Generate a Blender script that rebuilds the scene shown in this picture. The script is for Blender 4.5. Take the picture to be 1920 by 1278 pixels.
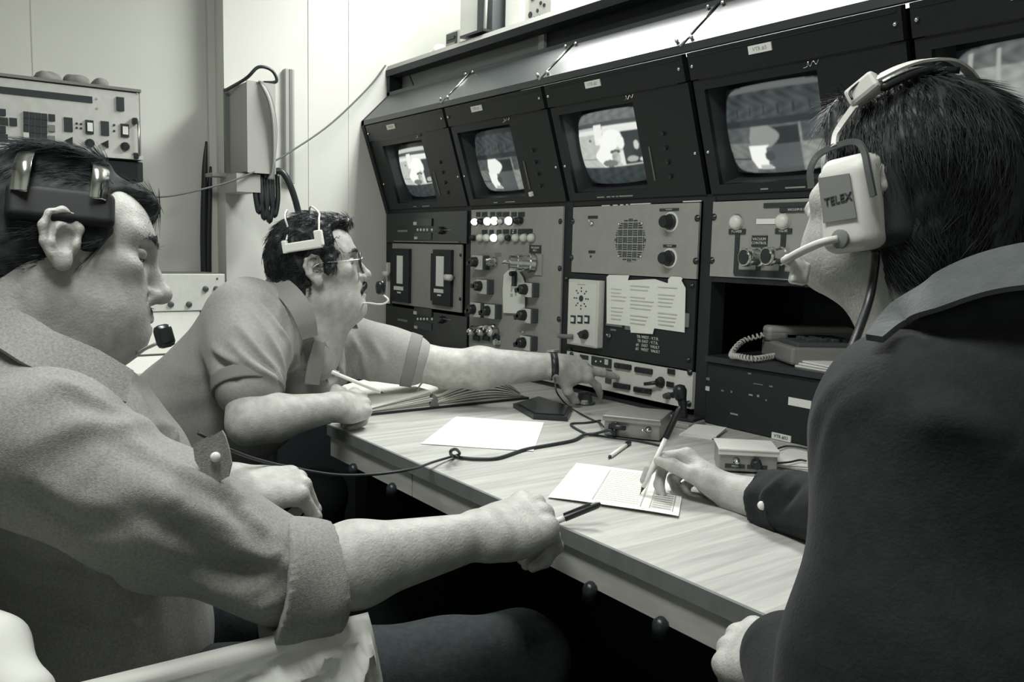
import bpy, bmesh, math, random
import numpy as np
from mathutils import Vector, Matrix, Euler

scene = bpy.context.scene
for o in list(bpy.data.objects):
    bpy.data.objects.remove(o, do_unlink=True)
COL = scene.collection
random.seed(7)
RNG = np.random.default_rng(7)

# ------------------------------------------------------------------ camera
FPX = 1600.0                      # focal length in pixels of a 1920 x 1278 frame
CAM = np.array([0.0, 0.0, 1.15])  # seated eye height
YAW, PITCH, ROLL = 0.6283, 0.10876, 0.02334


def cam_axes():
    f = np.array([-math.cos(YAW) * math.cos(PITCH), math.sin(YAW) * math.cos(PITCH), -math.sin(PITCH)])
    r = np.cross(f, [0, 0, 1.0])
    r /= np.linalg.norm(r)
    u = np.cross(r, f)
    c, s = math.cos(ROLL), math.sin(ROLL)
    return c * r + s * u, -s * r + c * u, f


CR, CU, CF = cam_axes()
cam_data = bpy.data.cameras.new('camera')
cam_data.sensor_width = 36.0
cam_data.lens = FPX / 1920.0 * 36.0
cam_data.clip_start = 0.02
camera = bpy.data.objects.new('camera', cam_data)
camera.matrix_world = Matrix(((CR[0], CU[0], -CF[0], CAM[0]), (CR[1], CU[1], -CF[1], CAM[1]),
                              (CR[2], CU[2], -CF[2], CAM[2]), (0, 0, 0, 1)))
COL.objects.link(camera)
scene.camera = camera

# ------------------------------------------------------------------ world, exposure
world = bpy.data.worlds.new('dark_surroundings')
scene.world = world
world.use_nodes = True
world.node_tree.nodes['Background'].inputs[0].default_value = (0, 0, 0, 1)
world.node_tree.nodes['Background'].inputs[1].default_value = 0.0     # closed room: only its lamps give light
scene.view_settings.view_transform = 'Standard'
scene.view_settings.look = 'None'
scene.view_settings.exposure = 0.0
scene.view_settings.gamma = 1.0
scene.view_settings.use_curve_mapping = False


def area_light(name, loc, target, sx, sy, watts, color=(1.0, 1.0, 0.975)):
    d = bpy.data.lights.new(name, 'AREA')
    d.shape = 'RECTANGLE'
    d.size, d.size_y, d.energy, d.color = sx, sy, watts, color
    o = bpy.data.objects.new(name, d)
    o.location = loc
    o.rotation_euler = (Vector(target) - Vector(loc)).to_track_quat('-Z', 'Y').to_euler()
    COL.objects.link(o)
    return o


LAMPS = [  # ceiling fluorescent fixtures above the frame: name, centre x, y, length along x, width, watts
    ('console', -1.98, 1.66, 1.25, 0.30, 50.0),      # mirrored in the slanted hood
    ('chairs', -0.85, 0.10, 1.25, 0.30, 34.0),       # lights shoulders, hands and white cloth from above
]
CEIL = 2.45
for ln, lx, ly, ll, lw, pw in LAMPS:
    area_light('ceiling_lamp_%s_offscreen' % ln, (lx, ly, CEIL - 0.075), (lx, ly, 0), ll, lw, pw)


# ------------------------------------------------------------------ measured rays (pixel of the 1920 x 1278 frame)
def ray(px, py):
    return CF + CR * (px - 960.0) / FPX - CU * (py - 639.0) / FPX


def atd(px, py, d):
    return CAM + ray(px, py) * d


def onx(px, py, x):
    r = ray(px, py)
    return CAM + r * (x - CAM[0]) / r[0]


def ony(px, py, y):
    r = ray(px, py)
    return CAM + r * (y - CAM[1]) / r[1]


def onz(px, py, z):
    r = ray(px, py)
    return CAM + r * (z - CAM[2]) / r[2]


# ------------------------------------------------------------------ materials
def tone(v):
    """toned black-and-white print: cool blacks, warm whites"""
    t = min(1.0, max(0.0, v / 0.22))
    return (v * (0.80 + 0.19 * t), v * (1.03 - 0.02 * t), v * (1.10 - 0.16 * t), 1)


MATS = {}


def mat(name, v, rough=0.6, spec=0.4, metal=0.0, noise=0.0, nscale=20.0, bump=0.0, bscale=60.0, stretch=(1, 1, 1),
        emit=0.0, sheen=0.0, alpha=1.0, trans=0.0, detail=4.0):
    if name in MATS:
        return MATS[name]
    m = bpy.data.materials.new(name)
    m.use_nodes = True
    nt = m.node_tree
    b = nt.nodes['Principled BSDF']
    b.inputs['Base Color'].default_value = tone(v)
    b.inputs['Roughness'].default_value = rough
    b.inputs['Specular IOR Level'].default_value = spec
    b.inputs['Metallic'].default_value = metal
    if sheen:
        b.inputs['Sheen Weight'].default_value = sheen
    if trans:
        b.inputs['Transmission Weight'].default_value = trans
    if emit:
        b.inputs['Emission Color'].default_value = tone(0.9)
        b.inputs['Emission Strength'].default_value = emit
    if alpha < 1:
        b.inputs['Alpha'].default_value = alpha
    if noise or bump:
        tc = nt.nodes.new('ShaderNodeTexCoord')
        mp = nt.nodes.new('ShaderNodeMapping')
        mp.inputs['Scale'].default_value = stretch
        nt.links.new(tc.outputs['Object'], mp.inputs['Vector'])
    if noise:
        n = nt.nodes.new('ShaderNodeTexNoise')
        n.inputs['Scale'].default_value = nscale
        n.inputs['Detail'].default_value = detail
        nt.links.new(mp.outputs[0], n.inputs['Vector'])
        r = nt.nodes.new('ShaderNodeValToRGB')
        r.color_ramp.elements[0].position = 0.3
        r.color_ramp.elements[1].position = 0.7
        r.color_ramp.elements[0].color = tone(v * (1 - noise))
        r.color_ramp.elements[1].color = tone(min(0.95, v * (1 + noise)))
        nt.links.new(n.outputs['Fac'], r.inputs[0])
        nt.links.new(r.outputs[0], b.inputs['Base Color'])
    if bump:
        n2 = nt.nodes.new('ShaderNodeTexNoise')
        n2.inputs['Scale'].default_value = bscale
        n2.inputs['Detail'].default_value = 5.0
        nt.links.new(mp.outputs[0], n2.inputs['Vector'])
        bp = nt.nodes.new('ShaderNodeBump')
        bp.inputs['Strength'].default_value = bump
        bp.inputs['Distance'].default_value = 0.002
        nt.links.new(n2.outputs['Fac'], bp.inputs['Height'])
        nt.links.new(bp.outputs[0], b.inputs['Normal'])
    MATS[name] = m
    return m


WALL = mat('wall_paint', 0.67, 0.7, 0.2, noise=0.04, nscale=1.5)
BLACK = mat('black_paint', 0.024, 0.55, 0.3)
BLACK_GLOSS = mat('black_gloss', 0.02, 0.22, 0.5)
HOOD = mat('hood_paint', 0.03, 0.33, 0.5)
GREY = mat('panel_grey', 0.32, 0.55, 0.35, noise=0.05, nscale=30)
LGREY = mat('panel_light_grey', 0.62, 0.5, 0.35, noise=0.04, nscale=25)
MGREY = mat('mid_grey', 0.2, 0.5, 0.4)
DGREY = mat('dark_grey', 0.07, 0.5, 0.4)
WHITE = mat('white_plastic', 0.8, 0.45, 0.4)
PAPER = mat('paper', 0.80, 0.8, 0.15)
INK = mat('ink', 0.05, 0.7, 0.2)
INKP = mat('pale_ink', 0.42, 0.8, 0.2)
CHROME = mat('chrome', 0.75, 0.18, 0.5, 1.0)
STEEL = mat('brushed_steel', 0.55, 0.38, 0.5, 1.0)
LAMPON = mat('lamp_lit', 0.9, 0.3, emit=2.0)
LAMPDIM = mat('lamp_dim', 0.75, 0.3)
KNOB = mat('knob_black', 0.02, 0.35, 0.5)
FLOORM = mat('floor_vinyl', 0.05, 0.45, 0.3, noise=0.15, nscale=6)


# ------------------------------------------------------------------ mesh helpers
class MB:
    """collects shapes in world space; build() links them as one mesh object"""

    def __init__(self):
        self.v, self.f = [], []

    def raw(self, v, f):
        n = len(self.v)
        self.v.extend([tuple(p) for p in v])
        self.f.extend([tuple(i + n for i in q) for q in f])
        return self

    def box(self, c, s, R=None, bev=0.0):
        c = np.asarray(c, float)
        h = np.asarray(s, float) / 2
        if bev <= 0:
            pts = np.array([(x, y, z) for x in (-1, 1) for y in (-1, 1) for z in (-1, 1)], float) * h
            fs = [(0, 1, 3, 2), (4, 6, 7, 5), (0, 4, 5, 1), (2, 3, 7, 6), (0, 2, 6, 4), (1, 5, 7, 3)]
        else:
            bm = bmesh.new()
            bmesh.ops.create_cube(bm, size=1.0)
            for q in bm.verts:
                q.co = Vector((q.co.x * 2 * h[0], q.co.y * 2 * h[1], q.co.z * 2 * h[2]))
            bmesh.ops.bevel(bm, geom=bm.edges[:], offset=bev, segments=2, affect='EDGES', profile=0.5)
            bm.verts.index_update()
            pts = np.array([q.co[:] for q in bm.verts])
            fs = [tuple(q.index for q in f.verts) for f in bm.faces]
            bm.free()
        if R is not None:
            pts = pts @ np.asarray(R, float).T
        return self.raw(pts + c, fs)

    def prism(self, poly, d):
        """closed polygon (list of 3-D points) extruded by the vector d"""
        a = [np.asarray(p, float) for p in poly]
        d = np.asarray(d, float)
        n = len(a)
        v = a + [p + d for p in a]
        f = [tuple(range(n - 1, -1, -1)), tuple(range(n, 2 * n))]
        f += [(i, (i + 1) % n, (i + 1) % n + n, i + n) for i in range(n)]
        return self.raw(v, f)

    def cyl(self, a, b, r1, r2=None, n=16, caps=True):
        r2 = r1 if r2 is None else r2
        a, b = np.asarray(a, float), np.asarray(b, float)
        w = b - a
        w = w / (np.linalg.norm(w) + 1e-12)
        u = np.cross(w, [0, 0, 1.0] if abs(w[2]) < 0.9 else [1.0, 0, 0])
        u /= np.linalg.norm(u)
        t = np.cross(w, u)
        an = [2 * math.pi * i / n for i in range(n)]
        v = [a + r1 * (math.cos(q) * u + math.sin(q) * t) for q in an] + [b + r2 * (math.cos(q) * u + math.sin(q) * t) for q in an]
        f = [(i, (i + 1) % n, (i + 1) % n + n, i + n) for i in range(n)]
        if caps:
            f += [tuple(range(n - 1, -1, -1)), tuple(range(n, 2 * n))]
        return self.raw(v, f)

    def lathe(self, a, axis, prof, n=16):
        """profile [(distance along axis, radius)]"""
        a = np.asarray(a, float)
        w = np.asarray(axis, float)
        w = w / np.linalg.norm(w)
        u = np.cross(w, [0, 0, 1.0] if abs(w[2]) < 0.9 else [1.0, 0, 0])
        u /= np.linalg.norm(u)
        t = np.cross(w, u)
        v, f = [], []
        for d, r in prof:
            for i in range(n):
                q = 2 * math.pi * i / n
                v.append(a + w * d + max(r, 1e-5) * (math.cos(q) * u + math.sin(q) * t))
        for k in range(len(prof) - 1):
            for i in range(n):
                j = (i + 1) % n
                f.append((k * n + i, k * n + j, (k + 1) * n + j, (k + 1) * n + i))
        f += [tuple(range(n - 1, -1, -1)), tuple(range((len(prof) - 1) * n, len(prof) * n))]
        return self.raw(v, f)

    def tube(self, pts, r, n=8, sub=6, closed=False):
        pts = smooth_path(pts, sub, closed) if sub > 1 else [np.asarray(p, float) for p in pts]
        m = len(pts)
        rr = r if hasattr(r, '__len__') else [r] * m
        if len(rr) != m:
            rr = np.interp(np.linspace(0, 1, m), np.linspace(0, 1, len(rr)), rr)
        v, f = [], []
        u = None
        for i in range(m):
            a, b = pts[max(i - 1, 0)], pts[min(i + 1, m - 1)]
            if closed:
                a, b = pts[(i - 1) % m], pts[(i + 1) % m]
            w = b - a
            w = w / (np.linalg.norm(w) + 1e-12)
            if u is None:
                u = np.cross(w, [0, 0, 1.0] if abs(w[2]) < 0.9 else [1.0, 0, 0])
            u = u - w * (u @ w)
            u /= np.linalg.norm(u) + 1e-12
            t = np.cross(w, u)
            for k in range(n):
                q = 2 * math.pi * k / n
                v.append(pts[i] + rr[i] * (math.cos(q) * u + math.sin(q) * t))
        for i in range(m if closed else m - 1):
            i2 = (i + 1) % m
            for k in range(n):
                j = (k + 1) % n
                f.append((i * n + k, i * n + j, i2 * n + j, i2 * n + k))
        if not closed:
            f += [tuple(range(n - 1, -1, -1)), tuple(range((m - 1) * n, m * n))]
        return self.raw(v, f)

    def band(self, pts, nrm, width, thick, sub=6):
        """flat strap: path, normal per point, width across, thickness along the normal"""
        P = smooth_path(pts, sub)
        N = smooth_path(nrm, sub)
        m = len(P)
        wd = np.interp(np.linspace(0, 1, m), np.linspace(0, 1, len(width)), width) if hasattr(width, '__len__') else [width] * m
        v, f = [], []
        for i in range(m):
            w = P[min(i + 1, m - 1)] - P[max(i - 1, 0)]
            w = w / np.linalg.norm(w)
            nn = N[i] - w * (N[i] @ w)
            nn /= np.linalg.norm(nn)
            t = np.cross(w, nn)
            for a, b in ((-1, 0), (1, 0), (1, 1), (-1, 1)):
                v.append(P[i] + t * a * wd[i] / 2 + nn * b * thick)
        for i in range(m - 1):
            for k in range(4):
                j = (k + 1) % 4
                f.append((i * 4 + k, i * 4 + j, i * 4 + 4 + j, i * 4 + 4 + k))
        f += [(3, 2, 1, 0), tuple((m - 1) * 4 + k for k in range(4))]
        return self.raw(v, f)

    def sphere(self, c, r, n=12, m=8, R=None):
        c = np.asarray(c, float)
        r = np.asarray(r, float) * np.ones(3)
        v, f = [], []
        for i in range(m + 1):
            th = math.pi * i / m
            for k in range(n):
                q = 2 * math.pi * k / n
                p = np.array([math.sin(th) * math.cos(q), math.sin(th) * math.sin(q), math.cos(th)]) * r
                v.append(c + (p if R is None else np.asarray(R) @ p))
        for i in range(m):
            for k in range(n):
                j = (k + 1) % n
                f.append((i * n + k, (i + 1) * n + k, (i + 1) * n + j, i * n + j))
        return self.raw(v, f)

    def build(self, name, m, parent=None, smooth=False, label=None):
        off = np.array(parent_world(parent))
        v = np.asarray(self.v, float) - off
        me = bpy.data.meshes.new(name)
        me.from_pydata([tuple(p) for p in v], [], self.f)
        bm = bmesh.new()
        bm.from_mesh(me)
        bmesh.ops.remove_doubles(bm, verts=bm.verts[:], dist=1e-6)
        bmesh.ops.recalc_face_normals(bm, faces=bm.faces[:])
        bm.to_mesh(me)
        bm.free()
        me.materials.append(m)
        if smooth:
            me.polygons.foreach_set('use_smooth', [True] * len(me.polygons))
            if smooth == 'auto':
                me.set_sharp_from_angle(angle=0.7)
        o = bpy.data.objects.new(name, me)
        COL.objects.link(o)
        if parent is not None:
            o.parent = parent
        if label:
            o['label'] = label
        return o


def smooth_path(pts, sub=6, closed=False):
    P = [np.asarray(p, float) for p in pts]
    n = len(P)
    out = []
    rng = range(n if closed else n - 1)
    for i in rng:
        if closed:
            p0, p1, p2, p3 = P[(i - 1) % n], P[i], P[(i + 1) % n], P[(i + 2) % n]
        else:
            p1, p2 = P[i], P[i + 1]
            p0 = P[i - 1] if i > 0 else 2 * p1 - p2
            p3 = P[i + 2] if i + 2 < n else 2 * p2 - p1
        for k in range(sub):
            t = k / sub
            out.append(0.5 * ((2 * p1) + (-p0 + p2) * t + (2 * p0 - 5 * p1 + 4 * p2 - p3) * t * t + (-p0 + 3 * p1 - 3 * p2 + p3) * t ** 3))
    if not closed:
        out.append(P[-1])
    return out


def parent_world(p):
    w = np.zeros(3)
    while p is not None:
        w = w + np.array(p.location)
        p = p.parent
    return w


def tag(o, label=None, cat=None, group=None, kind=None):
    for k, v in (('label', label), ('category', cat), ('group', group), ('kind', kind)):
        if v:
            o[k] = v
    return o


def thing(name, label, cat, loc, group=None):
    o = bpy.data.objects.new(name, None)
    o.location = tuple(float(q) for q in loc)
    o.empty_display_size = 0.05
    COL.objects.link(o)
    return tag(o, label, cat, group)


def struct(o):
    o['kind'] = 'structure'
    return o


def copy_tree(o, parent=None, loc=None):
    c = o.copy()
    COL.objects.link(c)
    c.parent = parent
    if loc is not None:
        c.location = loc
    for ch in [q for q in bpy.data.objects if q.parent == o]:
        copy_tree(ch, c)
    return c


def text(s, size, origin, xdir, updir, m, parent, name='lettering', depth=0.0004, spacing=1.0, align='CENTER', sx=1.0):
    cu = bpy.data.curves.new('t', 'FONT')
    cu.body = s
    cu.size = size
    cu.extrude = depth
    cu.align_x = align
    cu.align_y = 'CENTER'
    cu.space_character = spacing
    cu.resolution_u = 2
    tmp = bpy.data.objects.new('t', cu)
    COL.objects.link(tmp)
    bpy.context.view_layer.update()
    me = bpy.data.meshes.new_from_object(tmp.evaluated_get(bpy.context.evaluated_depsgraph_get()))
    bpy.data.objects.remove(tmp, do_unlink=True)
    x = np.asarray(xdir, float)
    x = x / np.linalg.norm(x)
    u = np.asarray(updir, float)
    u = u - x * (u @ x)
    u /= np.linalg.norm(u)
    z = np.cross(x, u)
    off = np.asarray(origin, float) - parent_world(parent)
    M = Matrix(((x[0] * sx, u[0], z[0], off[0]), (x[1] * sx, u[1], z[1], off[1]), (x[2] * sx, u[2], z[2], off[2]), (0, 0, 0, 1)))
    me.transform(M)
    me.name = name
    me.materials.clear()
    me.materials.append(m)
    o = bpy.data.objects.new(name, me)
    COL.objects.link(o)
    o.parent = parent
    return o


def rotm(ax, deg):
    return np.array(Matrix.Rotation(math.radians(deg), 3, ax))


def basis(x, z):
    """rotation whose columns are x (kept), y, z (made perpendicular)"""
    x = np.asarray(x, float)
    x = x / np.linalg.norm(x)
    z = np.asarray(z, float)
    z = z - x * (z @ x)
    z /= np.linalg.norm(z)
    return np.stack([x, np.cross(z, x), z], 1)


# ------------------------------------------------------------------ the room
D = 1.575          # rack front plane
WX = -3.03         # end wall beside the console
WX2 = -3.15        # end wall, set back part
STEP = 0.952
DESK_Z = 0.74
BACKY = 2.35

struct(MB().box((-1.2, 0.4, -0.05), (4.6, 4.6, 0.1)).build('floor', FLOORM))
struct(MB().box((-1.2, 0.4, CEIL + 0.05), (4.6, 4.6, 0.1)).build('ceiling', WALL))
wl = struct(MB().box((WX2 - 0.05, -0.45, CEIL / 2), (0.1, STEP * 2 + 0.9 - 0.0, CEIL)).build('wall_left', WALL))
struct(MB().box(((WX + WX2 - 0.1) / 2, (STEP + BACKY) / 2, CEIL / 2), (WX - WX2 + 0.1, BACKY - STEP, CEIL)).build('wall_left_step', WALL))
struct(MB().box((-0.5, BACKY + 0.05, CEIL / 2), (5.3, 0.1, CEIL)).build('wall_back', WALL))
struct(MB().box((1.15, 0.3, CEIL / 2), (0.1, 4.4, CEIL)).build('wall_right', WALL))
struct(MB().box((-1.0, -1.86, CEIL / 2), (4.4, 0.1, CEIL)).build('wall_front', WALL))
# panel joints and the corner strip of the end wall
SEAM = mat('joint_strip', 0.6, 0.6, 0.2)
for i, (y, x, w) in enumerate(((onx(580, 60, WX)[1], WX, 0.010), (onx(655, 60, WX)[1], WX, 0.006))):
    struct(MB().box((x + 0.001, y, CEIL / 2), (0.004, w, CEIL)).build('trim_%d' % (i + 1), WALL))
yj = onx(60, 70, WX2)[1]
struct(MB().box((WX2 + 0.0005, yj, CEIL / 2), (0.002, 0.004, CEIL)).build('trim_3', SEAM))
struct(MB().box((WX2 + 0.012, STEP - 0.012, CEIL / 2), (0.024, 0.024, CEIL)).build('trim_4', WALL))
struct(MB().box((WX2 + 0.006, -0.45, 0.05), (0.012, STEP * 2 + 0.85, 0.1)).build('baseboard_left', DGREY))

for ln, lx, ly, ll, lw, pw in LAMPS:
    t = thing('ceiling_lamp', 'white fluorescent ceiling lamp above the ' + ('monitor console' if ly > 1 else 'chair of the man in chambray'), 'ceiling lamp',
              (lx, ly, CEIL - 0.07))
    h = MB().box((lx, ly, CEIL - 0.03), (ll + 0.06, lw + 0.06, 0.06)).build('housing', WHITE, t)
    for s in (-1, 1):
        MB().cyl((lx - ll / 2, ly + s * lw / 4, CEIL - 0.066), (lx + ll / 2, ly + s * lw / 4, CEIL - 0.066), 0.013, n=10).build(
            'tube', mat('lamp_tube', 0.9, 0.4), t, True)

# ------------------------------------------------------------------ desk
WOOD = bpy.data.materials.new('desk_laminate')
WOOD.use_nodes = True
nt = WOOD.node_tree
b = nt.nodes['Principled BSDF']
b.inputs['Roughness'].default_value = 0.42
tc = nt.nodes.new('ShaderNodeTexCoord')
mp = nt.nodes.new('ShaderNodeMapping')
mp.inputs['Rotation'].default_value = (0, 0, math.radians(-3))
mp.inputs['Scale'].default_value = (26, 1.6, 1)
nz = nt.nodes.new('ShaderNodeTexNoise')
nz.inputs['Scale'].default_value = 2.2
nz.inputs['Detail'].default_value = 6
nz.inputs['Distortion'].default_value = 0.6
rp = nt.nodes.new('ShaderNodeValToRGB')
rp.color_ramp.elements[0].position = 0.32
rp.color_ramp.elements[1].position = 0.66
rp.color_ramp.elements[0].color = tone(0.36)
rp.color_ramp.elements[1].color = tone(0.54)
nt.links.new(tc.outputs['Object'], mp.inputs[0])
nt.links.new(mp.outputs[0], nz.inputs['Vector'])
nt.links.new(nz.outputs['Fac'], rp.inputs[0])
nt.links.new(rp.outputs[0], b.inputs['Base Color'])
APRON = mat('apron_wood', 0.42, 0.5, 0.3, noise=0.12, nscale=14, stretch=(1, 1, 4))

DFY = 0.79
desk = thing('console_desk', 'long pale wood-grain desk in front of the monitor console', 'desk', (-0.6, 1.2, 0))
outline = [(-1.79, DFY), (0.95, DFY), (0.95, D + 0.02), (-2.55, D + 0.02), (-2.55, DFY + 0.76)]
MB().prism([(x, y, DESK_Z - 0.022) for x, y in outline], (0, 0, 0.022)).build('desk_top', WOOD, desk)
EDGE = mat('desk_edge', 0.17, 0.5, 0.3, noise=0.1, nscale=40)
MB().box((-0.42, DFY - 0.002, DESK_Z - 0.011), (2.74, 0.006, 0.024)).build('edge_strip', EDGE, desk)
for x0, x1 in ((-1.785, -1.408), (-1.404, 0.95)):
    MB().box(((x0 + x1) / 2, DFY + 0.012, DESK_Z - 0.046), (x1 - x0, 0.02, 0.050)).build('apron', APRON, desk)
for px, py in ((665, 845), (738, 875), (905, 958), (930, 960), (1112, 1045), (1245, 1103)):
    p = ony(px, py, DFY)
    k = MB().lathe((p[0], DFY - 0.003, DESK_Z - 0.086), (0, 0, 1), [(0, 0.012), (0.014, 0.012), (0.020, 0.010), (0.025, 0.004)], 12)
    k.build('edge_clip', KNOB, desk, True)
MB().prism([(-1.86, DFY + 0.10, 0.0), (-1.80, DFY + 0.10, 0.0), (-1.80, D - 0.01, 0.0), (-2.50, D - 0.01, 0.0), (-2.50, DFY + 0.74, 0.0)], (0, 0, DESK_Z - 0.023)).build('under_desk_blocker', BLACK, desk)  # black block added under the desk end to hide the bright wall behind
for x in (-0.55, 0.85):
    MB().box((x, D - 0.12, 0.36), (0.05, 0.5, 0.72)).build('leg', BLACK, desk)


# ------------------------------------------------------------------ equipment console
BX = [-2.955, -2.432, -1.910, -1.388, -0.866, -0.344, 0.178, 0.70]       # post centres
con = thing('equipment_console', 'long black equipment console with slanted hood over the monitors', 'console', (-1.2, 1.9, 0))
LIP, LZ = 1.468, 1.615
x0, x1 = WX + 0.004, 0.75
LN = x1 - x0
MB().box(((x0 + x1) / 2, 2.18, 0.9), (LN, 0.04, 1.78)).build('back_panel', BLACK, con)
MB().box((x0 + 0.02, 1.90, 0.64), (0.04, 0.56, 1.27)).build('end_panel', BLACK, con)
# side profile of the hood as a closed end cheek
prof = [(D, 1.27), (LIP, LZ - 0.02), (LIP, LZ), (1.575, 1.72), (1.575, 1.80), (1.62, 1.835), (2.2, 1.835), (2.2, 1.27)]
MB().prism([(x0, y, z) for y, z in prof], (0.02, 0, 0)).build('end_cheek', BLACK, con)
for i in range(len(BX) - 1):
    a, b_ = BX[i] + 0.0, BX[i + 1]
    if i == 0:
        a = x0 + 0.02
    ln = math.hypot(1.575 - LIP, 0.105)
    poly = [(a + 0.003, LIP, LZ), (a + 0.003, 1.575, LZ + 0.105), (a + 0.003, 1.5835, LZ + 0.0965), (a + 0.003, LIP + 0.0085, LZ - 0.0085)]
    MB().prism(poly, (b_ - a - 0.006, 0, 0)).build('hood_panel', HOOD, con)
MB().box(((x0 + x1) / 2, LIP + 0.004, LZ - 0.009), (LN, 0.008, 0.018)).build('hood_lip', mat('lip_paint', 0.05, 0.3, 0.6), con)
# ledge above the hood: recessed strip, fascia, top slab
MB().box(((x0 + x1) / 2, 1.60, 1.726), (LN, 0.05, 0.012)).build('ledge_rail', DGREY, con)
xs = onx(1010, 85, -1.0)
xm = ony(1010, 85, 1.62)[0]
MB().box(((x0 + xm) / 2, 1.635, 1.765), (xm - x0, 0.01, 0.075)).build('recess_panel', MGREY, con)
MB().box((xm + 0.012, 1.628, 1.765), (0.028, 0.016, 0.075)).build('recess_divider', GREY, con)
MB().box(((xm + 0.026 + x1) / 2, 1.635, 1.765), (x1 - xm - 0.026, 0.01, 0.075)).build('recess_panel', BLACK, con)
MB().box(((x0 + x1) / 2, 1.595, 1.803), (LN, 0.05, 0.024)).build('fascia', BLACK, con)
MB().prism([(x0, 1.570, 1.815), (x0, 1.578, 1.832), (x0, 1.66, 1.842), (x0, 2.2, 1.842), (x0, 2.2, 1.815)], (LN, 0, 0)).build('top_slab', mat('slab_grey', 0.3, 0.5, 0.3), con)
pz = onx(760, 150, WX)
MB().cyl((-2.86, 1.60, 1.737), (-2.90, 1.60, 1.79), 0.003, n=6).build('strut', BLACK, con)
# thin stay rods with round bolts between the hood panels
for i in (1, 2, 3, 4, 5):
    x = BX[i] - 0.008
    MB().tube([(x, LIP - 0.004, LZ - 0.004), (x + 0.012, 1.577, LZ + 0.112)], 0.0028, 6, 1).build('stay_rod', CHROME, con, True)
    for dx, t in ((-0.022, 0.1), (0.022, 0.1), (-0.014, 0.95), (0.03, 0.95)):
        p = (x + dx, LIP + 0.107 * t - 0.003, LZ + 0.105 * t + 0.003)
        MB().sphere(p, 0.0052, 8, 6).build('bolt', CHROME, con, True)
# posts between the bays, rails
for i, x in enumerate(BX):
    w = 0.036 if i else 0.055
    MB().box((x + (0.0 if i else -0.045), D + 0.028, 0.98), (w, 0.05, 0.60)).build('post', BLACK, con)
MB().box(((x0 + x1) / 2, D + 0.05, 0.33), (LN, 0.05, 0.62)).build('lower_panel', BLACK, con)
ec = thing('end_wall_blocker', 'low black block added to hide the bright end wall below the desk end', 'cabinet', (-2.79, 1.25, 0))  # added dark block with a plain door: covers the lit wall beyond the desk
MB().box((-2.79, 1.25, 0.36), (0.44, 0.58, 0.72), bev=0.004).build('blocker_body', BLACK, ec)
MB().box((-2.79, 0.958, 0.36), (0.40, 0.008, 0.66)).build('door', BLACK, ec)
MB().box(((x0 + x1) / 2, D + 0.03, 1.279), (LN, 0.05, 0.016)).build('cross_rail', BLACK, con)
MB().box(((x0 + x1) / 2, D + 0.03, 0.70), (LN, 0.05, 0.10)).build('cross_rail', BLACK, con)


def pt(px, py, off=0.0):
    """point on the rack face, off metres proud of it"""
    p = ony(px, py, D)
    return np.array([p[0], D - off, p[2]])


def screw(px, py, par, off=0.004, r=0.0055):
    p = pt(px, py, off)
    MB().lathe(p, (0, -1, 0), [(0, r * 1.5), (0.002, r * 1.5), (0.0021, r), (0.005, r * 0.8), (0.006, 0.001)], 10).build('screw', mat('screw_dark', 0.05, 0.25, 0.6, 0.6), par, True)


def plate(pxs, par, m, name='face_plate', thick=0.004, zs=None):
    """flat rack plate given by px corners of its left/right/top/bottom: (left, right, ytop, ybottom) at its middle"""
    l, r, t, b_ = pxs
    xm_ = (l + r) / 2
    ym_ = (t + b_) / 2
    xa, xb = pt(l, ym_)[0], pt(r, ym_)[0]
    za, zb = pt(xm_, t)[2], pt(xm_, b_)[2]
    return xa, xb, za, zb, MB().box(((xa + xb) / 2, D - thick / 2 + 0.001, (za + zb) / 2), (xb - xa, thick + 0.002, za - zb)).build(name, m, par)


def lab(px, py, w, h, par, m=None, off=0.005, txt=None, tm=None, name='label', ts=0.7):
    """small flat label w x h px, with optional lettering"""
    a, b_ = pt(px - w / 2, py), pt(px + w / 2, py)
    c, d_ = pt(px, py - h / 2), pt(px, py + h / 2)
    p = pt(px, py, off)
    o = MB().box((p[0], p[1] + 0.001, p[2]), (b_[0] - a[0], 0.003, c[2] - d_[2])).build(name, m or INK, par)
    if txt:
        s = (c[2] - d_[2]) * ts / max(1, txt.count('\n') + 1)
        text(txt, s, (p[0], p[1] - 0.0008, p[2]), (1, 0, 0), (0, 0, 1), tm or WHITE, o)
    return o


def knob(px, py, r, par, m=None, off=0.004, h=0.018, ring=None, pointer=0, name='knob'):
    p = pt(px, py, off)
    o = MB().lathe(p, (0, -1, 0), [(0, r * 1.05), (h * 0.25, r * 1.05), (h * 0.3, r * 0.9), (h * 0.9, r * 0.8), (h, r * 0.7)], 16).build(name, m or KNOB, par, 'auto')
    if ring:
        MB().lathe((p[0], D - off + 0.001, p[2]), (0, -1, 0), [(0, r * ring), (0.003, r * ring)], 20).build('scale_ring', WHITE, o)
    if pointer:
        a = math.radians(pointer)
        e = np.array([math.cos(a), 0, math.sin(a)]) * r * 1.5
        MB().cyl(p + np.array([0, -h * 0.6, 0]), p + np.array([0, -h * 0.6, 0]) + e, r * 0.45, r * 0.25, 8).build('pointer', m or KNOB, o)
    return o


def dome(px, py, r, par, m, ringm=None, off=0.004, h=0.01, name='indicator_lamp'):
    p = pt(px, py, off)
    o = MB().lathe(p, (0, -1, 0), [(0, r), (h * 0.5, r), (h * 0.8, r * 0.75), (h, r * 0.3)], 14).build(name, m, par, True)
    if ringm:
        MB().lathe(p + np.array([0, 0.002, 0]), (0, -1, 0), [(0, r * 1.2), (0.004, r * 1.2), (0.005, r * 1.02)], 14).build('lamp_collar', ringm, o)
    return o


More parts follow.
